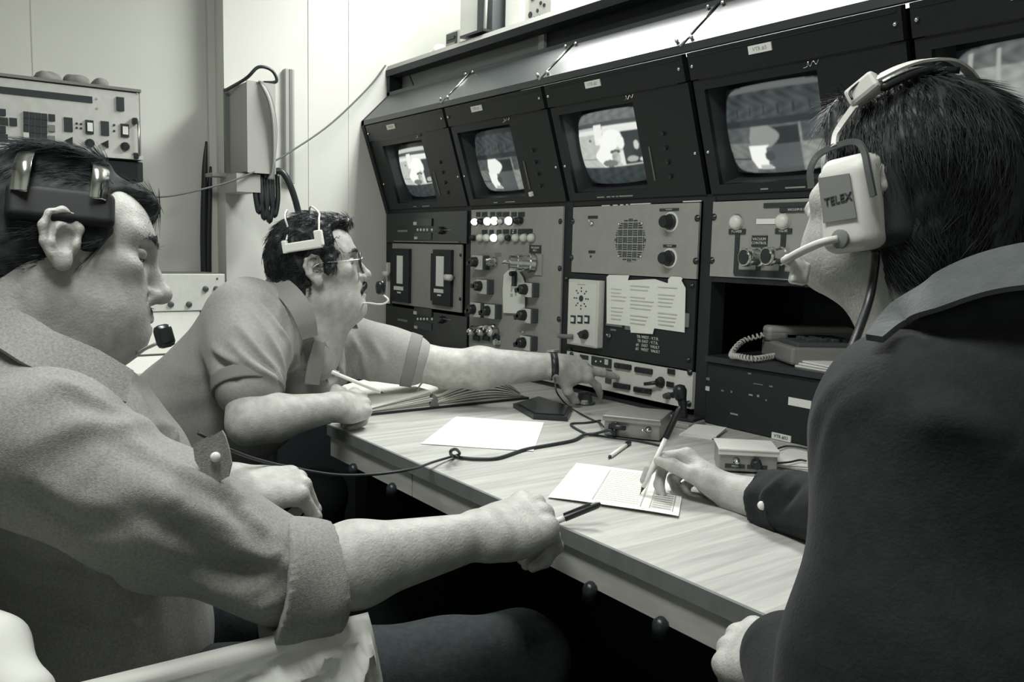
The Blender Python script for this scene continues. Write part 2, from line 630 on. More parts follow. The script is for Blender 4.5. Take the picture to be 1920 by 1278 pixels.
def jack(px, py, r, par, L=0.02, m=None, lean=(0, 0)):
    p = pt(px, py, 0.004)
    ax = np.array([lean[0], -1, lean[1]])
    o = MB().lathe(p, ax, [(0, r * 1.3), (L * 0.2, r * 1.3), (L * 0.22, r), (L * 0.5, r), (L * 0.52, r * 1.12), (L * 0.7, r * 1.12), (L * 0.72, r * 0.9), (L, r * 0.9)], 14).build('connector', m or CHROME, par, 'auto')
    return o


def toggle(px, py, par, s=0.006, ang=30):
    p = pt(px, py, 0.004)
    o = MB().lathe(p, (0, -1, 0), [(0, s), (0.004, s), (0.005, s * 0.7), (0.008, s * 0.6)], 10).build('toggle_switch', CHROME, par, True)
    d = np.array([math.sin(math.radians(ang)) * 0.4, -1, math.cos(math.radians(ang)) * 0.6])
    MB().cyl(p, p + d * s * 3.0, s * 0.35, s * 0.5, 8).build('lever', CHROME, o, True)
    return o


# --- bay 1: two timers and the fader panel
for k, (yt, yb, lb) in enumerate(((398, 455, 'black tape timer panel above the fader panel'), (583, 650, 'black tape timer panel below the fader panel'))):
    t = thing('timer_panel', lb, 'control panel', pt(800, yb))
    plate((727, 878, yt, yb), t, BLACK_GLOSS, 'front_panel', 0.006)
    dy = 0 if k == 0 else 167
    lab(797, 417 + dy, 33, 14, t, mat('display_dark', 0.03, 0.15, 0.6), 0.010, name='display')
    lab(783, 419 + dy, 6, 6, t, LGREY, 0.011, name='key')
    for q in range(5):
        dome(786 + q * 6 + (3 if q == 4 else 0), 431 + dy, 0.0055, t, LAMPDIM, name='key', h=0.006)
    lab(796, 443 + dy, 32, 13, t, DGREY, 0.0085, name='keypad')
    lab(784, 446 + dy, 5, 5, t, LGREY, 0.011, name='key')
    p = pt(831, 432 + dy, 0.008)
    MB().lathe(p, (0, -1, 0), [(0, 0.014), (0.012, 0.012), (0.014, 0.010)], 16).build('dial', KNOB, t, 'auto')
    lab(841, 431 + dy, 16, 1.5, t, MGREY, 0.008, name='dial_mark')
    lab(758, 433 + dy, 18, 4, t, MGREY, 0.008, name='marking')
    MB().box((pt(800, yb)[0], D - 0.009, pt(800, yb)[2] + 0.004), (0.46, 0.006, 0.004)).build('trim_strip', MGREY, t)
fp = thing('fader_panel', 'grey panel with two black slider faders beside the end wall', 'control panel', pt(800, 578))
plate((737, 867, 457, 577), fp, GREY)
for fx, l, r, t_, b_, sl, kn in ((757, 742, 773, 466, 566, (752, 762, 479, 532), (736, 513)), (834, 818, 852, 468, 573, (826, 839, 480, 537), (854, 520))):
    xa, xb, za, zb, o = plate((l, r, t_, b_), fp, BLACK, 'fader_body', 0.016)
    MB().box((xa - 0.002, D - 0.008, (za + zb) / 2), (0.03, 0.012, (za - zb) * 0.86)).build('fader_flange', BLACK, o)
    pa, pb = pt(sl[0], sl[2], 0.018), pt(sl[1], sl[3], 0.018)
    MB().box(((pa[0] + pb[0]) / 2, D - 0.0165, (pa[2] + pb[2]) / 2), (abs(pb[0] - pa[0]), 0.004, abs(pa[2] - pb[2]))).build('fader_window', mat('scale_window', 0.85, 0.4), o)
    lab((sl[0] + sl[1]) / 2 - 2, sl[3] + 8, 17, 7, o, WHITE, 0.019, name='fader_label')
    lab((sl[0] + sl[1]) / 2 - 1, sl[3] + 16, 6, 3, o, WHITE, 0.019, name='fader_mark')
    p = pt(kn[0], kn[1], 0.03)
    MB().cyl(p + [-0.016, 0, 0], p + [0.016, 0, 0], 0.011, n=12).build('fader_handle', WHITE, o, True)
    MB().cyl(p, (p[0], D - 0.002, p[2]), 0.004, n=8).build('fader_stem', DGREY, o)
for px, py in ((742, 470), (738, 560), (866, 478), (865, 560)):
    screw(px, py, fp, r=0.004)
tag(MB().box((-2.99, D - 0.008, pt(728, 530)[2]), (0.012, 0.012, 0.16)).build('strip_marker', WHITE), 'thin white strip on the console end beside the fader panel', 'strip')

# --- bay 2: switch panel
sp = thing('switch_panel', 'tall grey panel full of lamps, rotary switches and a hanging white tag', 'control panel', pt(968, 660))
pa = pt(884, 500)
pb = pt(1055, 500)
zt, zb = 1.272, 0.755
MB().box(((pa[0] + pb[0]) / 2, D - 0.001, (zt + zb) / 2), (pb[0] - pa[0], 0.006, zt - zb)).build('face_plate', GREY, sp)
for px, py, on, r in ((895, 416, 1, .011), (906, 415, 0, .010), (919, 415, 1, .013), (932, 414, 1, .013), (943, 415, 2, .008), (959, 414, 1, .013), (973, 414, 0, .010), (980, 413, 0, .010)):
    dome(px, py, r, sp, (KNOB, LAMPON, LAMPDIM)[on], DGREY, h=0.02)
for px, w in ((899, 8), (911, 10), (926, 9), (938, 10), (951, 12), (966, 10), (980, 12)):
    lab(px, 402, w, 9, sp)
for px, py, w in ((911, 435, 10), (924, 435, 8), (938, 435, 8.5), (951, 434, 11)):
    lab(px, py, w, 8.5, sp)
lab(965, 434, 11, 9, sp, txt='TM\nSET', ts=0.85)
lab(987, 434, 27, 10, sp)
for px, on in ((892, 0), (905, 2), (917, 2), (931, 1), (945, 2), (958, 0), (972, 2), (987, 2), (1001, 2)):
    dome(px, 446, 0.0125 if on else 0.010, sp, (KNOB, LAMPON, mat('lamp_cream', 0.7, 0.4))[on], MGREY, h=0.02)
lab(1006, 467, 22, 15, sp, txt='PROGRAM\nMIX 1', tm=LGREY)
lab(936, 477, 11, 7, sp, MGREY)
lab(968, 481, 8, 5, sp)
for px, py, ang in ((909, 492, 200), (917, 537, 180), (905, 580, 210), (932, 583, 200), (1002, 543, 190), (1000, 591, 200), (999, 642, 200)):
    a, b_ = pt(px - 10, py), pt(px + 10, py)
    c, d_ = pt(px, py - 13.5), pt(px, py + 13.5)
    o = MB().box((pt(px, py)[0] + 0.004, D - 0.016, pt(px, py)[2]), (b_[0] - a[0], 0.026, c[2] - d_[2]), bev=0.003).build('rotary_switch', DGREY, sp)
    MB().box((pt(px, py)[0] + 0.001, D - 0.030, pt(px, py)[2]), ((b_[0] - a[0]) * 0.92, 0.004, (c[2] - d_[2]) * 0.97)).build('switch_plate', LGREY, o)
    p = pt(px - 2, py - 1, 0.03)
    MB().lathe(p, (0, -1, 0), [(0, 0.017), (0.02, 0.015), (0.023, 0.012)], 14).build('switch_knob', KNOB, o, 'auto')
    aa = math.radians(ang)
    MB().box(p + np.array([math.cos(aa) * 0.013, -0.014, math.sin(aa) * 0.013]), (0.028, 0.018, 0.015), rotm('Y', -ang), bev=0.003).build('switch_pointer', KNOB, o)
jack(931, 491, 0.012, sp, 0.035, lean=(-0.3, 0))
o = jack(1003, 494, 0.024, sp, 0.075, lean=(-0.45, 0.05))
MB().box(pt(1008, 496, 0.006), (0.062, 0.006, 0.062)).build('connector_flange', GREY, sp)
MB().tube([pt(995, 493, 0.07), pt(984, 491, 0.075), pt(976, 493, 0.06), pt(970, 488, 0.004)], 0.005, 8).build('chain', CHROME, o, True)
ao, bo = pt(893, 615, 0.012), pt(936, 612, 0.012)
MB().cyl(pt(893, 614, 0.018), pt(936, 612, 0.018), 0.008, n=10).build('chrome_bar', CHROME, sp, True)
for px in (897, 915, 934):
    p = pt(px, 621, 0.02)
    MB().lathe(p, (0, -1, 0), [(-0.018, 0.014), (0.008, 0.014), (0.02, 0.011), (0.025, 0.004)], 14).build('chrome_cap', CHROME, sp, True)
    lab(px + 1, 632, 12, 12, sp, INK, 0.012, name='socket')
dome(934, 621, 0.014, sp, WHITE, CHROME, off=0.03, h=0.012, name='cap_glint')  # white dome painted in for the highlight on the chrome cap
jack(938, 641, 0.01, sp, 0.02)
dome(983, 622, 0.004, sp, WHITE, h=0.005, name='rivet')
for px, py in ((885, 418), (883, 495), (881, 580), (1053, 415), (1052, 503), (1050, 598)):
    screw(px, py, sp)
# hanging tag on its own knob
hp = knob(973, 513, 0.010, sp, h=0.03, name='hook_knob')
MB().box(pt(974, 524, 0.02), (0.014, 0.01, 0.04)).build('hook_lever', KNOB, sp)
tp = [pt(px, py, 0.012) for px, py in ((950, 586), (949, 545), (951, 515), (957, 508), (967, 504), (978, 507), (987, 520), (991, 535), (990, 588))]
tg = thing('hanging_tag', 'white card tag hanging from a knob on the switch panel', 'tag', pt(970, 587, 0.013))
MB().prism(tp, (0, -0.0015, 0)).build('card', PAPER, tg)
for px, py, w, h in ((966, 540, 2.4, 14), (974, 549, 3, 10), (966, 553, 4, 6)):
    lab(px, py, w, h, tg, INKP, 0.0142, name='handwriting')

# --- bay 3: loudspeaker panel
lp = thing('loudspeaker_panel', 'grey panel with a round slotted loudspeaker grille and two volume knobs', 'loudspeaker', pt(1190, 516))
pa, pb = pt(1075, 450), pt(1311, 450)
zt, zb = 1.268, 1.085
MB().box(((pa[0] + pb[0]) / 2, D - 0.001, (zt + zb) / 2), (pb[0] - pa[0], 0.006, zt - zb)).build('face_plate', GREY, lp)
cg = pt(1184, 450)
RG = 0.058
MB().lathe((cg[0], D - 0.003, cg[2]), (0, -1, 0), [(0, RG), (0.0022, RG)], 32).build('grille_disc', mat('grille_plate', 0.36, 0.5), lp)
cell = RG * 2 / 6.2
sl_mesh = {}
for i in range(-4, 5):
    for j in range(-4, 5):
        for k in range(3):
            horiz = (i + j) % 2 == 0
            o = (k - 1) * cell * 0.30
            cxx, czz = i * cell + (0 if horiz else o), j * cell + (o if horiz else 0)
            w, h = (cell * 0.86, cell * 0.18) if horiz else (cell * 0.18, cell * 0.86)
            lim = (RG * 0.97) ** 2 - (czz if horiz else cxx) ** 2
            if lim <= 0:
                continue
            lim = math.sqrt(lim)
            c0 = cxx if horiz else czz
            l0, l1 = max(c0 - max(w, h) / 2, -lim), min(c0 + max(w, h) / 2, lim)
            if l1 - l0 < 0.002:
                continue
            if horiz:
                cxx, w = (l0 + l1) / 2, l1 - l0
            else:
                czz, h = (l0 + l1) / 2, l1 - l0
            key = (round(w, 5), round(h, 5))
            if key not in sl_mesh:
                s_ = MB().box((0, 0, 0), (w, 0.0016, h)).build('grille_slot', INK)
                sl_mesh[key] = s_
                s_.parent = lp
            else:
                s_ = sl_mesh[key].copy()
                COL.objects.link(s_)
            s_.location = (cg[0] + cxx - lp.location[0], D - 0.0052 - lp.location[1], cg[2] + czz - lp.location[2])
for px, py in ((1163, 420), (1206, 419), (1162, 480), (1204, 481)):
    dome(px, py, 0.0035, lp, CHROME, h=0.004, name='rivet')
toggle(1113, 419, lp, 0.006, 30)
lab(1114, 407, 18, 5, lp)
lab(1112, 472, 12, 5, lp)
dome(1110, 480.5, 0.0035, lp, INK, h=0.003, name='pin_jack')
for px, py in ((1260, 416), (1258, 484)):
    knob(px, py, 0.019, lp, ring=1.32, h=0.03)
lab(1257, 393, 36, 5, lp, txt='TALKBACK', tm=LGREY)
lab(1258, 461, 24, 5, lp, txt='VOLUME', tm=LGREY)
for px, py in ((1076, 415), (1074, 483), (1310, 409), (1307, 489)):
    screw(px, py, lp)

# --- bay 3 lower: black panel with intercom box and taped note
ip = thing('talkback_unit', 'black panel carrying the small intercom box and taped note', 'control panel', pt(1185, 662))
zt2, zb2 = 1.082, 0.862
MB().box(((BX[2] + BX[3]) / 2, D - 0.0, (zt2 + zb2) / 2), (0.475, 0.006, zt2 - zb2)).build('face_plate', BLACK, ip)
for px, py in ((1064, 522), (1300, 535), (1293, 674), (1071, 655)):
    screw(px, py, ip, r=0.004)
for k, s in enumerate(('TB: WEST - V.T.R.', 'TB: EAST - V.T.R.', '#1   EAST   VAULT', '#2   WEST   VAULT')):
    p = pt(1216, 633 + k * 7.8, 0.0035)
    text(s, 0.0105, p, (1, 0, 0), (0, 0, 1), LGREY, ip, sx=1.0)
toggle(1146, 629, ip, 0.006, 70)
lab(1152, 618, 10, 3, ip, MGREY, 0.004, name='marking')
ib = thing('intercom_box', 'small white intercom box with dotted speaker holes and three rocker switches', 'intercom', pt(1104, 650))
xa, xb = pt(1077, 590)[0], pt(1134, 590)[0]
za, zb = pt(1104, 524)[2], pt(1104, 648)[2]
MB().box(((xa + xb) / 2, D - 0.014, (za + zb) / 2), (xb - xa, 0.024, za - zb), bev=0.003).build('case', LGREY, ib)
MB().box(((xa + xb) / 2, D - 0.0265, (za + zb) / 2 - 0.002), ((xb - xa) * 0.90, 0.002, (za - zb) * 0.92)).build('front_plate', mat('intercom_front', 0.68, 0.4), ib)
pc = pt(1104, 559, 0.028)
MB().lathe(pc, (0, -1, 0), [(-0.001, 0.0085), (0.001, 0.0085)], 14).build('speaker_hole', INK, ib)
for k in range(8):
    for q, rr in enumerate((0.020, 0.029)):
        a = math.pi / 4 * k
        p = pc + np.array([math.cos(a) * rr, 0, math.sin(a) * rr])
        MB().lathe(p, (0, -1, 0), [(-0.001, 0.0022), (0.001, 0.0022)], 8).build('sound_hole', INK, ib)
lab(1104, 533, 15, 2, ib, INKP, 0.0275, name='marking')
for px in (1089, 1102, 1115):
    o = lab(px, 598, 9, 15, ib, INK, 0.029, name='rocker_frame')
    lab(px, 598, 5, 8, o, WHITE, 0.032, name='rocker_key')
knob(1112, 626, 0.013, ib, off=0.027, h=0.02, pointer=178)
toggle(1088, 618, ib, 0.005, 10)
p = pt(1086, 630, 0.03)
MB().cyl(p + [0.008, 0, 0], p + [-0.035, -0.02, 0], 0.007, 0.006, 12).build('plug', MGREY, ib, True)
# taped note
nt_ = thing('taped_note', 'torn white typed sheet taped to the black intercom panel', 'note', pt(1215, 622, 0.004))
op = [(1141, 519), (1146, 515), (1184, 516), (1181, 525), (1232, 523), (1256, 531), (1257, 523), (1262, 518), (1280, 519), (1284, 522), (1282, 526), (1290, 540), (1287, 623), (1230, 615), (1228, 626), (1186, 623), (1185, 611), (1141, 606)]
MB().prism([pt(px, py, 0.007 + 0.001 * math.sin(px)) for px, py in op], (0, -0.0008, 0)).build('sheet', PAPER, nt_)
for k in range(11):
    y = 534 + k * 7.0
    for a_, b2 in ((1150, 1180), (1186, 1232), (1238, 1276)):
        if (k * 7 + a_) % 5 == 0:
            continue
        sh = (a_ - 1141) * 0.045
        l = (b2 - a_) * (0.6 + 0.4 * ((k * 13 + a_) % 7) / 7)
        lab(a_ + l / 2, y + sh, l, 1.5, nt_, mat('typed_grey', 0.6, 0.8), 0.0092, name='typed_line')
for px, py, w, h in ((1154, 609, 30, 5), (1291, 600, 8, 26), (1180, 614, 10, 8)):
    lab(px, py, w, h, nt_, mat('old_tape', 0.16, 0.4), 0.006, name='tape')

# --- bay 3 bottom: pale switcher strip that the man points at
sw = thing('switcher_panel', 'pale switcher panel with rows of black buttons that the pointing man touches', 'control panel', pt(1185, 760))
zt3, zb3 = 0.858, 0.768
MB().box(((BX[2] + BX[3]) / 2 + 0.003, D - 0.002, (zt3 + zb3) / 2), (0.482, 0.010, zt3 - zb3)).build('face_plate', LGREY, sw)
lab(1099, 669, 16, 8, sw, INK, 0.008, name='label')
o = lab(1132, 678, 37, 17, sw, INK, 0.010, name='display_window')
for px in (1124, 1133):
    dome(px, 677, 0.003, o, WHITE, off=0.012, h=0.003, name='display_dot')
lab(1143, 678, 6, 10, o, LGREY, 0.0125, name='display_mark')
lab(1145, 705, 11, 26, sw, DGREY, 0.009, name='side_window')
for cx_, cy_, n_, dx, w in ((1173, 686, 3, 10, 8), (1212, 694, 3, 10.5, 10), (1171, 723, 3, 10, 10), (1210, 731, 3, 10.5, 10)):
    for k in range(n_):
        q = k - 1
        pp_ = pt(cx_ + q * dx, cy_ + q * 1.6, 0.006)
        MB().box((pp_[0], pp_[1] - 0.004, pp_[2]), (0.021, 0.011, 0.0145), bev=0.003).build('push_button', KNOB, sw)
for px, py in ((1264, 696), (1262, 720)):
    lab(px, py, 13, 10, sw, KNOB, 0.012, name='push_button')
kk = knob(1243, 716, 0.014, sp if False else sw, h=0.014, off=0.006)
MB().cyl(pt(1242, 716, 0.02), pt(1224, 718, 0.03), 0.0055, 0.0045, 10).build('joystick_lever', KNOB, kk, True)
for px, py in ((1298, 697), (1296, 756), (1076, 664)):
    screw(px, py, sw, 0.008)
jack(1258, 741, 0.007, sw, 0.02, DGREY)

# --- bay 4: vacuum control panel
vp = thing('vacuum_panel', 'grey vacuum control panel with black flow lines and two chrome valves', 'control panel', pt(1435, 525))
pa = pt(1336, 450)
zt, zb = 1.268, 1.094
xr = BX[4] - 0.018
MB().box(((pa[0] + xr) / 2, D - 0.001, (zt + zb) / 2), (xr - pa[0], 0.006, zt - zb)).build('face_plate', GREY, vp)
for px, py in ((1384, 417), (1471, 415)):
    dome(px, py, 0.0165, vp, mat('lens_white', 0.72, 0.3), CHROME, h=0.016)
lab(1441, 415, 40, 10, vp, PAPER, 0.0055, name='paper_label')
lab(1385, 434, 31, 10, vp, INK, 0.0062, 'POWER', LGREY)
lab(1472, 433, 31, 10, vp, INK, 0.0062, 'VALVE', LGREY)
lab(1427, 452, 29, 21, vp, INK, 0.0062, 'VACUUM\nCONTROL', LGREY)
lab(1384, 474, 8.5, 78, vp, INK, 0.0055, name='flow_line')
lab(1470, 472, 9.5, 76, vp, INK, 0.0055, name='flow_line')
lab(1424, 502, 8.5, 18, vp, INK, 0.0055, name='flow_line')
pL, pR = pt(1379.5, 510), pt(1545, 516)
MB().box(((pL[0] + pR[0]) / 2, D - 0.0048, pL[2] - 0.001), (pR[0] - pL[0], 0.003, 0.015)).build('flow_line', INK, vp)
for px, py in ((1428, 482), (1470, 480)):
    p = pt(px, py, 0.004)
    ax = np.array([-0.25, -1, -0.02])
    o = MB().lathe(p, ax, [(0, 0.021), (0.006, 0.021), (0.008, 0.018), (0.03, 0.018), (0.032, 0.021), (0.044, 0.021), (0.046, 0.0195)], 18).build('valve', CHROME, vp, 'auto')
    e = p + ax / np.linalg.norm(ax) * 0.0465
    MB().lathe(e, ax, [(-0.004, 0.0165), (0.001, 0.0165)], 18).build('valve_mouth', KNOB, o)
lab(1480, 384, 92, 9, vp, INK, 0.0062)
lab(1500, 393, 70, 9, vp, INK, 0.0075, 'VACUUM IS ON', LGREY)
for px, py in ((1341, 407), (1337, 488)):
    screw(px, py, vp)
lab(1492, 532, 34, 5, con, BLACK, 0.004, 'SYSTEM', GREY, name='dark_label')

# --- bay 4 lower: open shelf with telephone, then tape deck
sf = thing('equipment_shelf', 'black open shelf between console posts holding the telephone', 'shelf', (-1.127, D + 0.2, 0.895))
MB().box((-1.127, D + 0.19, 0.898), (0.48, 0.40, 0.014)).build('shelf_board', mat('shelf_black', 0.03, 0.4, 0.4), sf)
MB().box((-1.127, D + 0.375, 0.99), (0.48, 0.02, 0.19)).build('shelf_back', BLACK, sf)
MB().box((-1.127, D + 0.06, 1.087), (0.48, 0.12, 0.012)).build('shelf_top', BLACK, sf)
td = thing('tape_deck', 'black tape machine front under the telephone shelf with a white rectangular label', 'tape machine', (-1.127, D, 0.745))
MB().box((-1.127, D + 0.15, 0.815), (0.482, 0.30, 0.148), bev=0.003).build('case', BLACK, td)
for px, py, w, h, m_ in ((1328, 710, 6, 5, MGREY), (1327, 728, 7, 8, LGREY), (1355, 732, 5, 3, MGREY), (1372, 734, 3, 4, MGREY), (1406, 700, 6, 3, MGREY), (1408, 740, 7, 3, GREY), (1422, 742, 4, 4, GREY), (1422, 720, 18, 1.5, MGREY), (1446, 724, 6, 3, MGREY), (1437, 750, 3, 3, MGREY), (1377, 776, 14, 3, GREY)):
    lab(px, py, w, h, td, m_, 0.001, name='marking')
lab(1500, 755, 43, 15, td, WHITE, 0.0015, name='blank_label')
vl = lab(1466, 819, 36, 12, td, WHITE, 0.003, 'VTR #33', INK, name='name_label')

# --- monitors
T0, T1 = np.array([0, D, 1.286]), np.array([0, LIP + 0.006, LZ - 0.018])
TU = (T1 - T0) / np.linalg.norm(T1 - T0)
TN = np.array([0, -TU[2], TU[1]])        # out of the screen, slightly down
TL = np.linalg.norm(T1 - T0)


def onp(px, py):
    r = ray(px, py)
    return CAM + r * (((T0 - CAM) @ TN) / (r @ TN))


def tp_(x, v, out=0.0):
    """point on the tilted monitor plane: x, distance v up the plane, out of it"""
    return np.array([x, 0, 0]) + T0 + TU * v + TN * out


RT = np.stack([np.array([1.0, 0, 0]), -TN, TU], 1)


def picture(kind, u, v):
    """broadcast picture as brightness: u to the right, v upwards, both 0..1"""
    def rect(a, b_, c, d_):
        return (u > a) & (u < b_) & (v > c) & (v < d_)

    def ell(cu_, cv_, ru, rv):
        return ((u - cu_) / ru) ** 2 + ((v - cv_) / rv) ** 2 < 1
    n = np.sin(u * 37 + np.sin(v * 23) * 2) * np.sin(v * 31 + u * 11) * 0.5 + 0.5
    g = np.zeros_like(u)
    if kind in (1, 3):
        g[:] = 0.05
        g[(v > 0.86)] = 0.16 + 0.08 * n[(v > 0.86)]
        g[rect(0, 1, 0.24, 0.80)] = 0.62
        g[rect(0, 1, 0.80, 0.86)] = 0.10
        g[rect(0.42, 1, 0.76, 0.80)] = 0.95
        g[rect(0, 0.3, 0.24, 0.72)] = 0.55 + 0.1 * n[rect(0, 0.3, 0.24, 0.72)]
        g[rect(0, 1, 0.70, 0.76)] = 0.92
        g[rect(0.28, 0.40, 0.55, 0.82)] = 1.0
        g[rect(0.66, 1, 0.26, 0.70)] = 0.04
        bodym = (v > 0.24) & (v < 0.64) & (u > 0.30 - 0.05 * np.sin(v * 20)) & (u < 0.60 - 0.22 * (0.64 - v) + 0.03 * np.sin(v * 26))
        g[bodym] = 1.08
        g[ell(0.53, 0.62, 0.14, 0.12)] = 1.1
        g[ell(0.64, 0.56, 0.05, 0.09)] = 1.05
        g[((u - 0.60) * 0.9 + (v - 0.33) * 0.5 > -0.02) & (v < 0.45) & (u < 0.66) & (v > 0.25)] = 0.9
        g[ell(0.55, 0.44, 0.07, 0.03)] = 0.08
        g[ell(0.55, 0.36, 0.06, 0.08)] = 0.35 + 0.3 * n[ell(0.55, 0.36, 0.06, 0.08)]
        g[ell(0.45, 0.29, 0.11, 0.05)] = 0.2
        g[ell(0.83, 0.50, 0.03, 0.06)] = 0.7
        g[ell(0.76, 0.32, 0.07, 0.04)] = 0.5
        g[ell(0.9, 0.30, 0.06, 0.03)] = 0.75
        g[rect(0.02, 0.26, 0.35, 0.365)] = 0.1
        g[ell(0.2, 0.62, 0.02, 0.02)] = 0.15
        g[v < 0.24] = 0.03 + 0.03 * n[v < 0.24]
        if kind == 1:
            g *= 1.05
            g[v > 0.86] = 0.7 * (v[v > 0.86] < 0.93)
    elif kind in (2, 4):
        g[:] = 0.10 + 0.05 * n
        g[v > 0.93] = 0.16 if kind == 4 else 0.03
        g[rect(0, 1, 0.62, 0.93)] = (0.035 + 0.05 * n)[rect(0, 1, 0.62, 0.93)]
        for k in range(6):
            g[rect(0.13 + k * 0.14, 0.145 + k * 0.14, 0.66, 0.76)] = 0.02
        g[rect(0, 1, 0.54, 0.62)] = 0.025
        g[rect(0, 0.25, 0, 0.54)] = 0.16 + 0.08 * n[rect(0, 0.25, 0, 0.54)]
        g[rect(0, 0.25, 0.36, 0.54)] *= 0.5
        g[rect(0.72, 1, 0, 0.54)] = 0.20 + 0.14 * n[rect(0.72, 1, 0, 0.54)]
        g[rect(0.74, 1, 0.33, 0.54)] *= 0.35
        g[rect(0.46, 0.72, 0.33, 0.52)] = 0.02
        g[rect(0.44, 0.72, 0, 0.33)] = 0.10
        hd = (v > 0.30) & (v < 0.54) & (u > 0.24 + 0.25 * np.maximum(v - 0.42, 0)) & (u < 0.44 + 0.10 * np.sin((v - 0.30) * 13))
        g[hd] = 0.30
        bd_ = (v > 0.06) & (v < 0.33) & (u > 0.22 + 0.4 * np.maximum(0.16 - v, 0)) & (u < 0.42 + 0.03 * np.sin(v * 40))
        g[bd_] = 1.05
        g[ell(0.42, 0.20, 0.05, 0.06)] = 0.06
        g[rect(0.30, 0.42, 0.05, 0.10)] = 0.55
        g[rect(0.0, 0.22, 0.16, 0.18)] = 0.05
        if kind == 2:
            g[hd] = 1.0
    else:
        g[:] = 0.26 + 0.16 * n
        g[v > 0.8] = 0.10 + 0.10 * n[v > 0.8]
        for k in range(5):
            g[rect(0.1 + 0.19 * k, 0.13 + 0.19 * k, 0.3, 0.95)] = 0.45
        g[rect(0.06, 0.3, 0.35, 0.6)] = 0.5
        g[ell(0.85, 0.4, 0.18, 0.16)] = 0.9
        g[rect(0.4, 0.6, 0.1, 0.25)] = 0.55
        g[rect(0, 1, 0, 0.06)] = 0.12
    return np.clip(g, 0.012, 1.2)


def screen_mat():
    m = bpy.data.materials.new('screen_picture')
    m.use_nodes = True
    nt_l = m.node_tree
    b_l = nt_l.nodes['Principled BSDF']
    b_l.inputs['Base Color'].default_value = tone(0.04)
    b_l.inputs['Roughness'].default_value = 0.15
    b_l.inputs['Specular IOR Level'].default_value = 0.25
    at = nt_l.nodes.new('ShaderNodeVertexColor')
    at.layer_name = 'picture'
    nt_l.links.new(at.outputs['Color'], b_l.inputs['Emission Color'])
    b_l.inputs['Emission Strength'].default_value = 0.85
    return m


